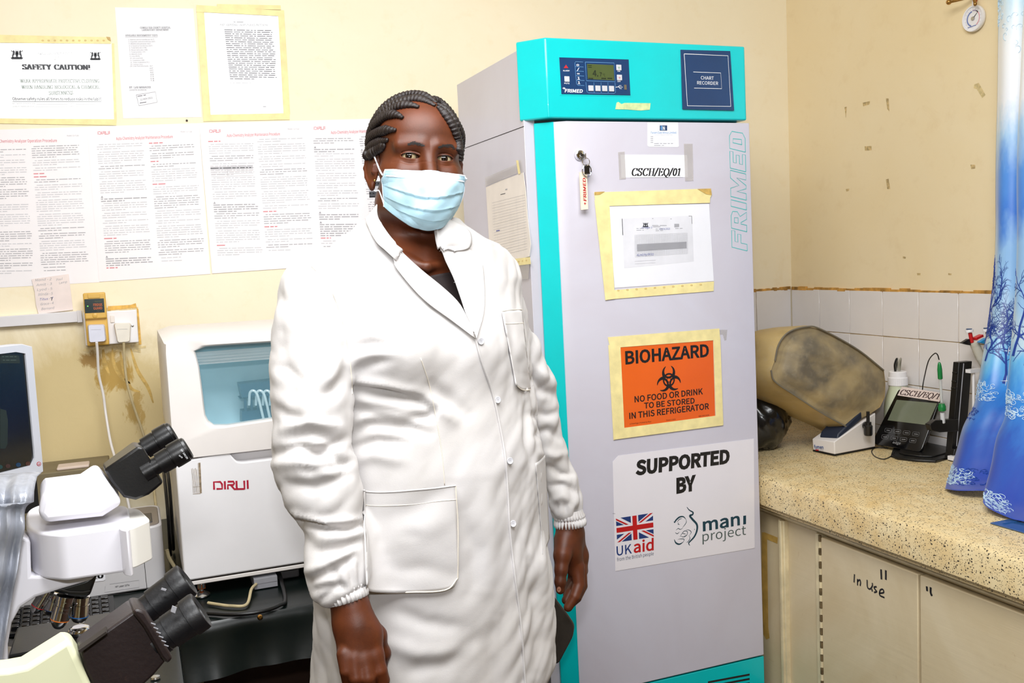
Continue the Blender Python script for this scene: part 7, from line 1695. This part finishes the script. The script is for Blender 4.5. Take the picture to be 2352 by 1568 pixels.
# ---------------- materials
def skin_mat():
    k = NT('deep_brown_skin'); v = k.coord()
    c = k.mix(k.ramp(k.noise(16, 5, v, .6), [(.35, W(0)), (.7, W(1))]), lin((92, 42, 14)), lin((68, 30, 10)))
    c = k.mix(k.ramp(k.noise(45, 5, v, .6), [(.5, W(0)), (.75, W(.35))]), c, lin((98, 48, 18)))
    k.col(c); k.b.inputs['Roughness'].default_value = .5; k.b.inputs['Specular IOR Level'].default_value = .42
    k.b.inputs['Subsurface Weight'].default_value = .08; k.b.inputs['Subsurface Scale'].default_value = .004; k.b.inputs['Subsurface Radius'].default_value = (1, .35, .2)
    k.b.inputs['Coat Weight'].default_value = .0
    k.bump(k.noise(420, 3, v), .12, .001); return k.m
m_skin = skin_mat()
def coat_mat():
    k = NT('white_cotton_twill'); v = k.coord()
    c = k.mix(k.ramp(k.noise(3, 5, v, .6, .8), [(.35, W(0)), (.7, W(1))]), lin((208, 205, 205)), lin((199, 195, 192)))
    sp = k.n('SeparateXYZ'); tc = k.n('TexCoord'); k.l(tc.outputs['Object'], sp.inputs[0])
    dirt = k.math('MULTIPLY', k.ramp(k.math('ADD', sp.outputs[2], k.math('MULTIPLY', k.noise(5, 5, v), .3)), [(.0, W(1)), (1., W(0))]), k.ramp(k.noise(7, 6, v, .7, 1.), [(.4, W(0)), (.68, W(.85))]))
    c = k.mix(dirt, c, lin((196, 182, 160))); k.col(c)
    k.b.inputs['Roughness'].default_value = .62; k.b.inputs['Sheen Weight'].default_value = .15; k.b.inputs['Specular IOR Level'].default_value = .3
    k.bump(k.math('ADD', k.noise(30, 5, v), k.math('MULTIPLY', k.noise(500, 2, v), .3)), .10, .004); return k.m
m_coat = coat_mat()
m_seam = mat('cream_seam_thread', (226, 218, 204), .6)
FO = at(1000, 1568, 1.64) * (1, 1, 0)
person = thing('person', tuple(FO), 'person standing in a white lab coat and light blue face mask, hands hanging down', 'person')
# body: one mesh; chest, arms and legs continue under the clothing
def body_lower():
    xs = np.arange(FO[0] - .34, FO[0] + .36, .012); ys = np.arange(1.36, 1.92, .012); zs = np.arange(.0, at(950, 640, 1.6)[2], .012); p = grid(xs, ys, zs)
    zi = p[2]; cx = np.interp(zi, TZ, TX).astype(f32); d = torso(p, -.035); d = np.maximum(d, f32(.72) - zi)
    for s_ in (-1, 1):
        h_ = FO + bs * s_ * .095 + (0, 0, .80); k_ = FO + bs * s_ * .10 + (0, 0, .46) + bf * .02; a_ = FO + bs * s_ * .105 + (0, 0, .09)
        e = smin(s_cap(p, h_, k_, .088, .060), s_cap(p, k_, a_, .056, .038), .03); e = smin(e, s_cap(p, a_ - (0, 0, .04), a_ + bf * .14 - (0, 0, .06), .034, .026), .03); d = smin(d, e, .05)
    for q_, w_ in ((SL + SL2, 0), (SRt, 1)):
        for a, b_ in zip(q_, q_[1:]):
            A, B, ra, rb, _ = cp(a, b_); d = smin(d, s_cap(p, A, B, ra * .5, rb * .5), .004)
    return nets(d, xs, ys, zs)
V0, Q0 = body_lower()
V0[:, 2] = np.maximum(V0[:, 2], .012)
bd = MB(); bd.add(Vh, Qh.tolist(), m_skin, True); bd.add(V0, Q0.tolist(), m_skin, True); bd.add(V1, Q1.tolist(), m_skin, True); bd.add(V2, Q2.tolist(), m_skin, True)
body = bd.build('body', person, sharp=0)
# finger nails
m_nailm = mat('pale_fingernail', (176, 122, 98), .25, coat=.3); b = MB()
bv2 = mk_bvh(V2, Q2); c = hit(bv2, 1284, 1350, .0006)
P = [hit(bv2, 1284 + 4.6 * cos(a) , 1353 + 6.5 * sin(a), .0007) for a in np.linspace(0, 2 * pi, 17)[:-1]]
P = [q for q in P if q is not None]
b.poly(P, m_nailm); b.build('thumbnail', person)
# eyes
for s_, (ix, iy) in ((-1, (938.5, 357.5)), (1, (1021.5, 364.5))):
    c = h2w(np.array([s_ * .0295, .0665, 0.])); tgt = at(ix, iy, 1.5); g_ = tgt - CAM; g_ /= np.linalg.norm(g_)
    oc = CAM - c; bq = oc @ g_; disc = bq * bq - (oc @ oc - .0126 ** 2); disc = max(disc, 0); hp_ = CAM + g_ * (-bq - sqrt(disc)); ax_ = hp_ - c; ax_ /= np.linalg.norm(ax_)
    b = MB(); b.lathe(c, ax_, [(.0126 * cos(t), .0126 * sin(t)) for t in np.linspace(pi - .01, .47, 22)], mat('eye_white', (158, 142, 112), .18, coat=.6, var=.03), 36, cap=True)
    b.lathe(c, ax_, [(.0126 * cos(t), .0126 * sin(t)) for t in np.linspace(.47, .20, 6)], mat('dark_brown_iris', (28, 14, 9), .1, coat=1.), 36, cap=False)
    b.lathe(c, ax_, [(.0126 * cos(t) + .0001, .0126 * sin(t) + 1e-5) for t in np.linspace(.20, .0, 5)], mat('pupil_black', (4, 3, 3), .05, coat=1.), 36, cap=True)
    b.build('eye', person, sharp=0)
# brows and lashes
m_brow = mat('black_brow_hair', (20, 14, 12), .6)
rs = random.Random(2)
for pts, lo in (([(936, 332), (946, 328.5), (958, 330.5), (973, 335)], 1), ([(1006, 338), (1020, 334.5), (1034, 334.5), (1042, 341)], -1)):
    b = MB(); Pp = catmull([np.array([*q, 0.]) for q in pts], 30)
    for i in range(170):
        t = rs.random(); q = Pp[int(t * (len(Pp) - 1))]; w_ = 3.5 * (sin(pi * min(.93, max(.12, t))) ** .6)
        x, y = q[0], q[1] + rs.gauss(0, .55) * w_; dx, dy = (4.5, -1.2) if lo > 0 else (4.5, .6)
        if lo > 0: dx = -dx if rs.random() < .0 else dx
        A, B = hit(bvh_head, x, y, .0004), hit(bvh_head, x + dx * rs.uniform(.7, 1.2), y + dy * rs.uniform(.2, 1.6), .0009)
        if A is None or B is None: continue
        b.ribbon([A, B], -_fw, [.0008, .0002], m_brow)
    b.build('eyebrow', person, sharp=0)
for s_ in (-1, 1):
    b = MB(); P = []
    for i in range(21):
        t = -1 + 2 * i / 20; w_ = sqrt(max(0, 1 - t * t)); x = .0295 + .0150 * t; z = .0004 * t + .0048 * w_ ** 1.1
        yy_ = .0665 + sqrt(max(1e-6, .0148 ** 2 - (x - .0295) ** 2 - z * z)); P.append(h2w(np.array([s_ * x, yy_, z + .0002])))
    b.tube(P, [.0003 + .0006 * sin(pi * i / 20) for i in range(21)], m_brow, 6); b.build('eyelashes', person, sharp=0)
# earring
b = MB(); c = hit(bvh_head, 861, 414, .001); c = c if c is not None else h2w(np.array([-.078, .0, -.043])); b.ball(c, .0022, .0022, .0022, mat('gold', (230, 190, 110), .2, 1.)); b.build('earring', person)
# ---------------- hair
m_hair = mat('dark_brown_braided_hair', (27, 16, 15), .4, var=.15, scale=120, bump=.5, bscale=700); m_hair2 = mat('black_hair_base', (14, 10, 10), .6, bump=.5, bscale=500)
HCn, HRd = np.array([0, -.020, .032]), np.array([.0795, .1005, .0885])
g_ = [np.arange(-.11, .11, .0035), np.arange(-.14, .11, .0035), np.arange(-.10, .15, .0035)]; p = grid(*g_)
d = s_ell(p, HCn, HRd - .003); d = np.maximum(d, (1.35 * p[1] - .026 - 0.0 * p[0] - p[2]) * .6 + .25 * np.abs(p[0]) * 0); d = np.maximum(d, -.078 - p[2]); d = np.maximum(d, -(s_ell(p, HCn, HRd - .014)))
Vr, Qr = nets(d, *g_); b = MB(); b.add(h2w(Vr), Qr.tolist(), m_hair2, True)
hair = b.build('hair', person, sharp=0)
def on_hair(x, y, lift=0.):
    """photo point laid on the hair ellipsoid"""
    o = w2h(CAM); d_ = (ray(x, y)) @ HR.T; R_ = HRd + lift; A_ = (o - HCn) / R_; B_ = d_ / R_
    a = B_ @ B_; bq = A_ @ B_; c = A_ @ A_ - 1; disc = bq * bq - a * c
    t = (-bq - sqrt(disc)) / a if disc > 0 else -bq / a
    q = o + d_ * t
    if disc <= 0: q = HCn + (q - HCn) / np.linalg.norm((q - HCn) / R_)
    q = h2w(q); h_ = hit(bvh_head, x, y, .003)
    if h_ is not None and (q - h_) @ _fw > 0: q = h_
    return q
def braid(P, r0=.0085, taper0=.35, taper1=.9, name='braid'):
    Q = catmull(P, 10); L_ = [0.]
    for a, c in zip(Q, Q[1:]): L_.append(L_[-1] + np.linalg.norm(c - a))
    T = L_[-1]; n_ = max(12, int(T / .0011)); Qa = np.array(Q); S_ = np.linspace(0, T, n_); Pn = np.stack([np.interp(S_, L_, Qa[:, i]) for i in range(3)], 1)
    b = MB(); rings = []; up = None; m_ = 14
    for i, p_ in enumerate(Pn):
        t = Pn[min(i + 1, n_ - 1)] - Pn[max(i - 1, 0)]; t /= np.linalg.norm(t) + 1e-12
        out = p_ - h2w(HCn); out -= t * (out @ t); out /= np.linalg.norm(out) + 1e-12; sd = np.cross(t, out)
        s_ = S_[i] / T; r = r0 * (taper0 + (1 - taper0) * min(1, s_ * 5)) * (1 - (1 - taper1) * max(0, s_ - .8) * 5)
        ring = []
        for k in range(m_):
            a = 2 * pi * k / m_; ph = S_[i] * 2 * pi / .0068 + a * 1.0
            rr_ = r * (1 + .085 * sin(ph) + .05 * sin(2 * ph)); ring.append(p_ + out * rr_ * .8 * cos(a) + sd * rr_ * sin(a))
        rings.append(ring)
    b.loft(rings, m_hair, True, True); return b.build(name, hair, sharp=0)
cx_ = lambda x, y: (780 + x * .2551, 180 + y * .2551)
BR = [[(1003, 236), (985, 224), (962, 217), (938, 216), (912, 222), (886, 236), (864, 256), (850, 278)],
      [(999, 244), (976, 233), (952, 229), (925, 232), (900, 242), (876, 260), (858, 282), (848, 304)],
      [(962, 247), (944, 243), (922, 244), (900, 252), (878, 268), (858, 290), (845, 312)],
      [(926, 271), (912, 265), (893, 266), (872, 277), (855, 294), (843, 314), (838, 332)],
      [(910, 299), (892, 299), (870, 304), (852, 315), (840, 330), (837, 345)],
      [(892, 321), (872, 327), (854, 336), (842, 348), (842, 358)],
      [(886, 333), (868, 342), (853, 353), (850, 360)],
      [(1003, 240), (1020, 250), (1036, 268), (1048, 288), (1057, 310), (1061, 332), (1061, 352), (1056, 370)],
      [(1004, 246), (1020, 262), (1034, 282), (1044, 302), (1051, 326), (1053, 348)],
      [(990, 228), (1008, 232), (1026, 246), (1042, 266), (1052, 286)]]
for pts in BR: braid([on_hair(x, y) for x, y in pts])
for i in range(10):      # rows continuing over the back of the head
    a0 = -70 + i * 16; P = []
    for j in range(9):
        t = j / 8; az_ = radians(a0) ; el_ = radians(88 - t * 118); v_ = np.array([sin(az_) * cos(el_), -abs(cos(az_)) * cos(el_) - .15, sin(el_)]); v_ /= np.linalg.norm(v_)
        P.append(h2w(HCn + v_ * HRd * 1.0))
    braid(P, .010)
b = MB(); c = h2w(np.array([0, -.118, .0])); R_ = []
for j in range(1, 14):
    a = pi * j / 14; R_.append([c + HR[0] * .042 * sin(a) * cos(2 * pi * i / 30) * (1 + .05 * sin(12 * pi * i / 30 + 3 * a)) + HR[1] * .026 * cos(a) + HR[2] * .042 * sin(a) * sin(2 * pi * i / 30) for i in range(30)])
b.loft(R_, m_hair, True, True); b.build('bun', hair, sharp=0)
# ---------------- face mask
m_msk = mat('light_blue_mask_fabric', (186, 226, 244), .6, var=.02, bump=.12, bscale=300); m_mskw = mat('white_mask_edge', (236, 242, 248), .6); m_st = mat('blue_stitch', (130, 176, 206), .6)
CV = [(0, .1085, -.0265), (0, .118, -.040), (0, .121, -.055), (0, .1185, -.076), (0, .112, -.095), (0, .098, -.111), (0, .080, -.121)]
SV = [(.062, .056, -.024), (.064, .052, -.033), (.068, .044, -.040), (.067, .041, -.053), (.065, .037, -.064), (.062, .033, -.073), (.058, .030, -.080)]
CVs, SVs = catmull([np.array(q) for q in CV], 8), catmull([np.array(q) for q in SV], 8); NVm = len(CVs)
def mpt(u, v, off=0.):
    f_ = v * (NVm - 1); j = min(int(f_), NVm - 2); t = f_ - j; c = CVs[j] * (1 - t) + CVs[j + 1] * t; s = SVs[j] * (1 - t) + SVs[j + 1] * t
    a = abs(u); e = 1 - a ** (2.3 - .5 * v); x = s[0] * (1.12 * a - .12 * a ** 3) * (1.07 if u > 0 else -1); y = s[1] + (c[1] - s[1]) * e; z = s[2] + (c[2] - s[2]) * (1 - a ** 1.7)
    # slimmer over the nose, pleats below
    y -= .010 * exp(-(v / .14) ** 2) * (1 - exp(-(a / .22) ** 2)) * (1 - a)
    pl_ = 0.
    for vp, am in ((.46, .0036), (.63, .0034), (.79, .0028)):
        vv = vp + .05 * u * sin(2 * u + vp * 9); dd = v - vv
        if dd > 0: pl_ -= am * exp(-dd / .045)
        else: pl_ += am * .35 * exp(dd / .03)
    w_ = .0012 * sin(9 * u + 14 * v) + .0010 * sin(17 * u - 9 * v + 1)
    n_ = np.array([u * .8, 1 - .4 * a, -.7 * max(0, v - .6)]); n_ /= np.linalg.norm(n_)
    q = np.array([x, y, z]) + n_ * (pl_ * (1 - a ** 6) + w_ * (1 - a ** 4))
    for _ in range(4):      # keep the cloth clear of the face
        e = float(head_sdf([np.array([c_], f32) for c_ in q], False)[0])
        if e > .0035: break
        dr_ = q - np.array([0, .0, -.055]); dr_[2] *= .5; q = q + dr_ / np.linalg.norm(dr_) * (.0037 - e) * 1.1
    return q + n_ * off
b = MB(); Mg = [[h2w(mpt(-1 + 2 * i / 90, j / 110)) for i in range(91)] for j in range(111)]
b.loft(Mg, m_msk, False, True, False)
mk = b.build('face_mask', person, sharp=0); s_ = mk.modifiers.new('thickness', 'SOLIDIFY'); s_.thickness = .0009; s_.offset = 1
b = MB()
def mline(uv, wd, m, off=.0014): b.ribbon([h2w(mpt(u, v, off)) for u, v in uv], HR[1], wd, m)
mline([(-1 + 2 * i / 60, .012) for i in range(61)], .0022, m_mskw); mline([(-1, j / 40) for j in range(41)], .0016, m_mskw); mline([(1, j / 40) for j in range(41)], .0016, m_mskw); mline([(-.96 + 1.92 * i / 60, .165) for i in range(61)], .0028, m_mskw)
for vv in (.055, .135, .20):
    for i in range(74):
        u = -.97 + i * .0265; mline([(u, vv), (u + .012, vv)], .0005, m_st, .0012)
for s_ in (-1, 1):
    for uu in (.90, .925, .95, .975):
        for j in range(34): v_ = .03 + j * .028; mline([(s_ * uu, v_), (s_ * uu, v_ + .010)], .0006, m_st, .0012)
b.build('stitching', mk, sharp=0)
lp = lambda x, y, dflt, off=.0014: (lambda h_: h_ if h_ is not None else h2w(np.array(dflt)))(hit(bvh_head, x, y, off))
b = MB(); A_ = h2w(mpt(-1, .06, .001)); b.tube(catmull([A_, lp(880, 402, (-.068, .035, -.03)), lp(873, 391, (-.072, .02, -.02)), lp(867, 378, (-.075, .012, -.008)), lp(862, 365, (-.077, .006, .006)), h2w(np.array([-.078, -.010, .020]))], 8), .00135, m_mskw, 8)
b.build('ear_loop', mk)
b = MB(); A_ = h2w(mpt(-1, .9, .001)); b.tube(catmull([A_, lp(877, 452, (-.062, .02, -.08)), lp(871, 438, (-.068, .008, -.066)), lp(868, 424, (-.072, -.002, -.052)), h2w(np.array([-.076, -.016, -.045]))], 8), .0012, m_mskw, 8); b.build('ear_loop', mk)
b = MB(); b.tube(catmull([h2w(mpt(1, .06, .001)), h2w(mpt(1, .10, .004)), h2w(np.array([.074, .03, -.03])), h2w(np.array([.078, -.008, .012]))], 8), .0012, m_mskw, 8); b.build('ear_loop', mk)
# ---------------- coat parts
b = MB(); b.add(Vc, Qc.tolist(), m_coat, True); coat = b.build('lab_coat', person, sharp=0)
def H(x, y, off, Yd): 
    h_ = hit(bvh_coat, x, y, off); e = at(x, y, Yd)
    return e if h_ is None else h_
def patch(name, top, bot, Yt, Yb, off=.004, nu=26, nv=26, th=.0018, mm=None, curl=0., sm=3):
    """cloth patch between two photo-space edges, laid over the coat"""
    T_, B_ = catmull([np.array([*q, 0.]) for q in top], 12), catmull([np.array([*q, 0.]) for q in bot], 12)
    def samp(P, t): f_ = t * (len(P) - 1); j = min(int(f_), len(P) - 2); return P[j] + (P[j + 1] - P[j]) * (f_ - j)
    R = []; ij = []; rq = []
    for j in range(nv + 1):
        row = []
        for i in range(nu + 1):
            a, c = samp(T_, i / nu), samp(B_, i / nu); q = a + (c - a) * j / nv; Yd = (Yt[0] + (Yt[1] - Yt[0]) * i / nu) * (1 - j / nv) + (Yb[0] + (Yb[1] - Yb[0]) * i / nu) * j / nv
            row.append(H(q[0], q[1], off + curl * (1 - j / nv), Yd)); ij.append((i / nu, j / nv)); rq.append(q)
        R.append(row)
    A_ = np.array(R)
    # smooth trend of the distance over the patch; stray hits are pulled back onto it
    ij = np.array(ij); U_, V_ = ij.T; M_ = np.stack([U_ ** a * V_ ** c for a in range(4) for c in range(4 - a)], 1)
    ds = (A_.reshape(-1, 3) - CAM) @ _fw; ok = np.ones(len(ds), bool); e0 = np.median(ds); ok &= np.abs(ds - e0) < .15
    for _ in range(5):
        cf = np.linalg.lstsq(M_[ok], ds[ok], rcond=None)[0]; e = np.abs(ds - M_ @ cf); ok = e < max(.006, 2.2 * np.median(e[ok]))
    fit = M_ @ cf; F_ = A_.reshape(-1, 3).copy()
    for k in np.where(~ok)[0]: F_[k] = CAM + (F_[k] - CAM) * (fit[k] / ds[k])
    A_ = F_.reshape(A_.shape)
    for _ in range(sm):
        A2 = A_.copy(); A2[1:-1, 1:-1] = .4 * A_[1:-1, 1:-1] + .15 * (A_[:-2, 1:-1] + A_[2:, 1:-1] + A_[1:-1, :-2] + A_[1:-1, 2:])
        A2[0, 1:-1] = .5 * A_[0, 1:-1] + .25 * (A_[0, :-2] + A_[0, 2:]); A2[-1, 1:-1] = .5 * A_[-1, 1:-1] + .25 * (A_[-1, :-2] + A_[-1, 2:]); A_ = A2
    b = MB(); b.loft([list(r_) for r_ in A_], mm or m_coat, False, True, False); o = b.build(name, coat, sharp=0)
    s_ = o.modifiers.new('thickness', 'SOLIDIFY'); s_.thickness = th; s_.offset = 1; return o
patch('lapel', [(889, 548), (931, 590), (984, 638), (1050, 697), (1086, 757)], [(905, 608), (912, 622), (970, 690), (1035, 738), (1091, 779)], (1.52, 1.44), (1.52, 1.44), .006, curl=.003)
patch('lapel', [(1005, 525), (1010, 567), (1026, 598), (1061, 682), (1084, 757)], [(1072, 573), (1092, 588), (1106, 612), (1110, 710), (1093, 779)], (1.58, 1.45), (1.56, 1.47), .006, curl=.003)
patch('collar', [(867, 470), (868, 497), (889, 548), (914, 585)], [(842, 500), (846, 520), (862, 556), (908, 600)], (1.60, 1.52), (1.60, 1.52), .010, curl=.010, nv=14)
patch('collar', [(1004, 500), (1003, 515), (1006, 545), (1012, 572)], [(1030, 510), (1074, 536), (1074, 571), (1040, 580)], (1.59, 1.56), (1.60, 1.56), .010, curl=.006, nv=14)
def stitchline(b, pts, off, r, m, Yd=1.46, k=8):
    P = catmull([np.array([*q, 0.]) for q in pts], k); W_ = [H(q[0], q[1], off, Yd) for q in P]
    W_ = [W_[0]] + [.25 * a + .5 * c + .25 * e for a, c, e in zip(W_, W_[1:], W_[2:])] + [W_[-1]]
    b.tube(W_, r, m, 6)
pk = patch('pocket', [(831, 1127), (880, 1128), (960, 1122), (1045, 1113)], [(838, 1340), (862, 1359), (1022, 1354), (1050, 1326)], (1.47, 1.44), (1.47, 1.44), .006, 30, 30, .0016)
b = MB(); stitchline(b, [(831, 1126), (880, 1129), (960, 1123), (1045, 1114)], .008, .0013, m_coat); stitchline(b, [(833, 1158), (880, 1160), (960, 1155), (1046, 1146)], .0078, .0006, m_seam)
stitchline(b, [(832, 1130), (834, 1240), (838, 1340)], .0075, .0012, m_coat); stitchline(b, [(838, 1340), (862, 1359), (940, 1358), (1022, 1354), (1050, 1326)], .0075, .0013, m_seam, k=5); stitchline(b, [(1045, 1114), (1049, 1220), (1050, 1326)], .0075, .0012, m_seam); b.build('pocket_edge', pk)
patch('pocket', [(1229, 1064), (1240, 1056), (1252, 1044)], [(1246, 1262), (1246, 1275), (1262, 1236)], (1.52, 1.6), (1.52, 1.6), .0015, 10, 30, .0005)
p3_ = patch('pocket', [(1150, 716), (1175, 713), (1196, 712)], [(1182, 884), (1196, 896), (1216, 895)], (1.47, 1.55), (1.48, 1.56), .004, 14, 30, .0012)
b = MB(); stitchline(b, [(1150, 716), (1175, 712), (1196, 712)], .0055, .0008, m_seam); stitchline(b, [(1157, 744), (1180, 744), (1199, 742)], .0055, .0007, m_seam); stitchline(b, [(1183, 884), (1196, 896), (1216, 896)], .0055, .0010, m_seam, k=4); b.build('pocket_edge', p3_)
b = MB(); stitchline(b, [(1092, 778), (1106, 830), (1130, 900), (1146, 970), (1160, 1050), (1166, 1130), (1171, 1220), (1182, 1320), (1197, 1440), (1206, 1568), (1212, 1640)], .0016, .0020, m_coat)
b.build('placket_edge', coat, sharp=0)
b = MB(); stitchline(b, [(966, 822), (985, 880), (1000, 950), (1012, 1020), (1018, 1070), (1021, 1113)], .0004, .0008, m_seam)
stitchline(b, [(716, 612), (752, 650), (780, 715), (798, 790), (807, 860), (809, 905)], .0003, .0009, m_seam); stitchline(b, [(1092, 588), (1104, 604), (1106, 660)], .0082, .0004, m_seam); b.build('seams', coat, sharp=0)
m_btn = mat('pearly_white_button', (214, 214, 220), .25, coat=.4)
for x, y in ((1104, 784), (1142, 918), (1170, 1058), (1177, 1202)):
    b = MB(); c = H(x, y, .003, 1.45); n_ = CAM - c; n_ = n_ / np.linalg.norm(n_) + bf * .9 + np.array([.25, 0, 0]); n_ /= np.linalg.norm(n_)
    b.lathe(c - n_ * .001, n_, [(0, .0054), (.0016, .0058), (.0022, .0052), (.0017, .0036), (.0015, 0)], m_btn, 24)
    for k in range(4): b.lathe(c + n_ * .0006 + (.0011 * (1 if k % 2 else -1), 0, .0011 * (1 if k > 1 else -1)), n_, [(0, .0005), (.0004, .0005)], m_p1, 8)
    b.build('button', coat)
def cuff(c0, c1, r0, r1, n_p, seed):
    rs = random.Random(seed); c0, c1 = np.array(c0), np.array(c1); ax_ = c1 - c0; L_ = np.linalg.norm(ax_); ax_ /= L_
    u = np.cross(ax_, (0, 1., 0)); u /= np.linalg.norm(u); q = np.cross(ax_, u); n_ = n_p * 6; ph = [rs.uniform(-.5, .5) for _ in range(n_p)]
    R = []
    for t, r, am in ((-.9, r0 * .9, .0), (-.4, r0 * .96, .01), (-.12, r0 * 1.0, .06), (0, r0 * .96, .09), (.12, r0 * .90, .05), (.2, r0 * .98, .08), (.6, (r0 + r1) / 2 * 1.03, .09), (.95, r1 * 1.02, .08), (1.0, r1 * .94, .06), (.9, r1 * .86, .02)):
        R.append([c0 + ax_ * L_ * t + (u * cos(a) + q * sin(a)) * r * (1 + am * sin(n_p * a + ph[int(a / (2 * pi) * n_p) % n_p])) for a in [2 * pi * i / n_ for i in range(n_)]])
    b = MB(); b.loft(R, m_coat, False, True); return b.build('cuff', coat, sharp=0)
cuff(at(795, 1354, 1.439), at(802, 1379, 1.435), 45 * kz(800, 1370, 1.44), 43 * kz(800, 1370, 1.44), 26, 3)
cuff(at(1308, 1188, 1.733), at(1310, 1208, 1.732), 35 * kz(1309, 1200, 1.73), 34 * kz(1309, 1200, 1.73), 28, 5)
# ---------------- blouse, skirt, shoes
m_blk2 = mat('dark_brown_black_fabric', (30, 18, 18), .7, bump=.15, bscale=300); m_skt = mat('black_skirt_fabric', (16, 13, 14), .8)
tp_, bt_ = [(968, 640), (988, 634), (1010, 629), (1034, 627), (1052, 634)], [(1030, 760), (1060, 775), (1080, 780), (1100, 780), (1110, 775)]
T_, B_ = catmull([np.array([*q, 0.]) for q in tp_], 10), catmull([np.array([*q, 0.]) for q in bt_], 10)
R = []
for j in range(31):
    row = []
    for i in range(len(T_)):
        q = T_[i] + (B_[i] - T_[i]) * j / 30; h_ = hit(bvh_head, q[0], q[1], .004); row.append(h_ if h_ is not None else at(q[0], q[1], 1.53))
    R.append(row)
A_ = np.array(R)
for _ in range(2): A_[1:-1, 1:-1] = .4 * A_[1:-1, 1:-1] + .15 * (A_[:-2, 1:-1] + A_[2:, 1:-1] + A_[1:-1, :-2] + A_[1:-1, 2:])
b = MB(); b.loft([list(r_) for r_ in A_], m_blk2, False, True, False); o = b.build('blouse', person, sharp=0); s_ = o.modifiers.new('thickness', 'SOLIDIFY'); s_.thickness = .0015; s_.offset = 1
b = MB(); R = []
for z, g in ((.78, -.012), (.66, -.010), (.56, -.006), (.45, .0), (.32, .008), (.31, .004)):
    cxx = np.interp(z, TZ, TX); a, bb = np.interp(z, TZ, TA) + g, np.interp(z, TZ, TB) + g
    R.append([(cxx + bs[0] * a * cos(t) + bf[0] * bb * sin(t) * (1 + .02 * sin(9 * t)), 1.64 + bs[1] * a * cos(t) + bf[1] * bb * sin(t) * (1 + .02 * sin(9 * t)), z) for t in [2 * pi * i / 72 for i in range(72)]])
b.loft(R, m_skt, False, True); b.build('skirt', person, sharp=0)
for s_ in (-1, 1):
    b = MB(); c = FO + bs * s_ * .105 + bf * .06; R = []
    for t, w_, h_ in ((-.13, .028, .05), (-.11, .038, .07), (-.04, .042, .085), (.02, .044, .075), (.08, .046, .055), (.13, .036, .04), (.155, .018, .028)):
        R.append([c + bf * t + bs * w_ * cos(a) + np.array([0, 0, max(0., h_ / 2 + h_ / 2 * sin(a))]) for a in [2 * pi * i / 20 for i in range(20)]])
    b.loft(R, m_black, True, True); b.build('shoe', person, sharp=0)
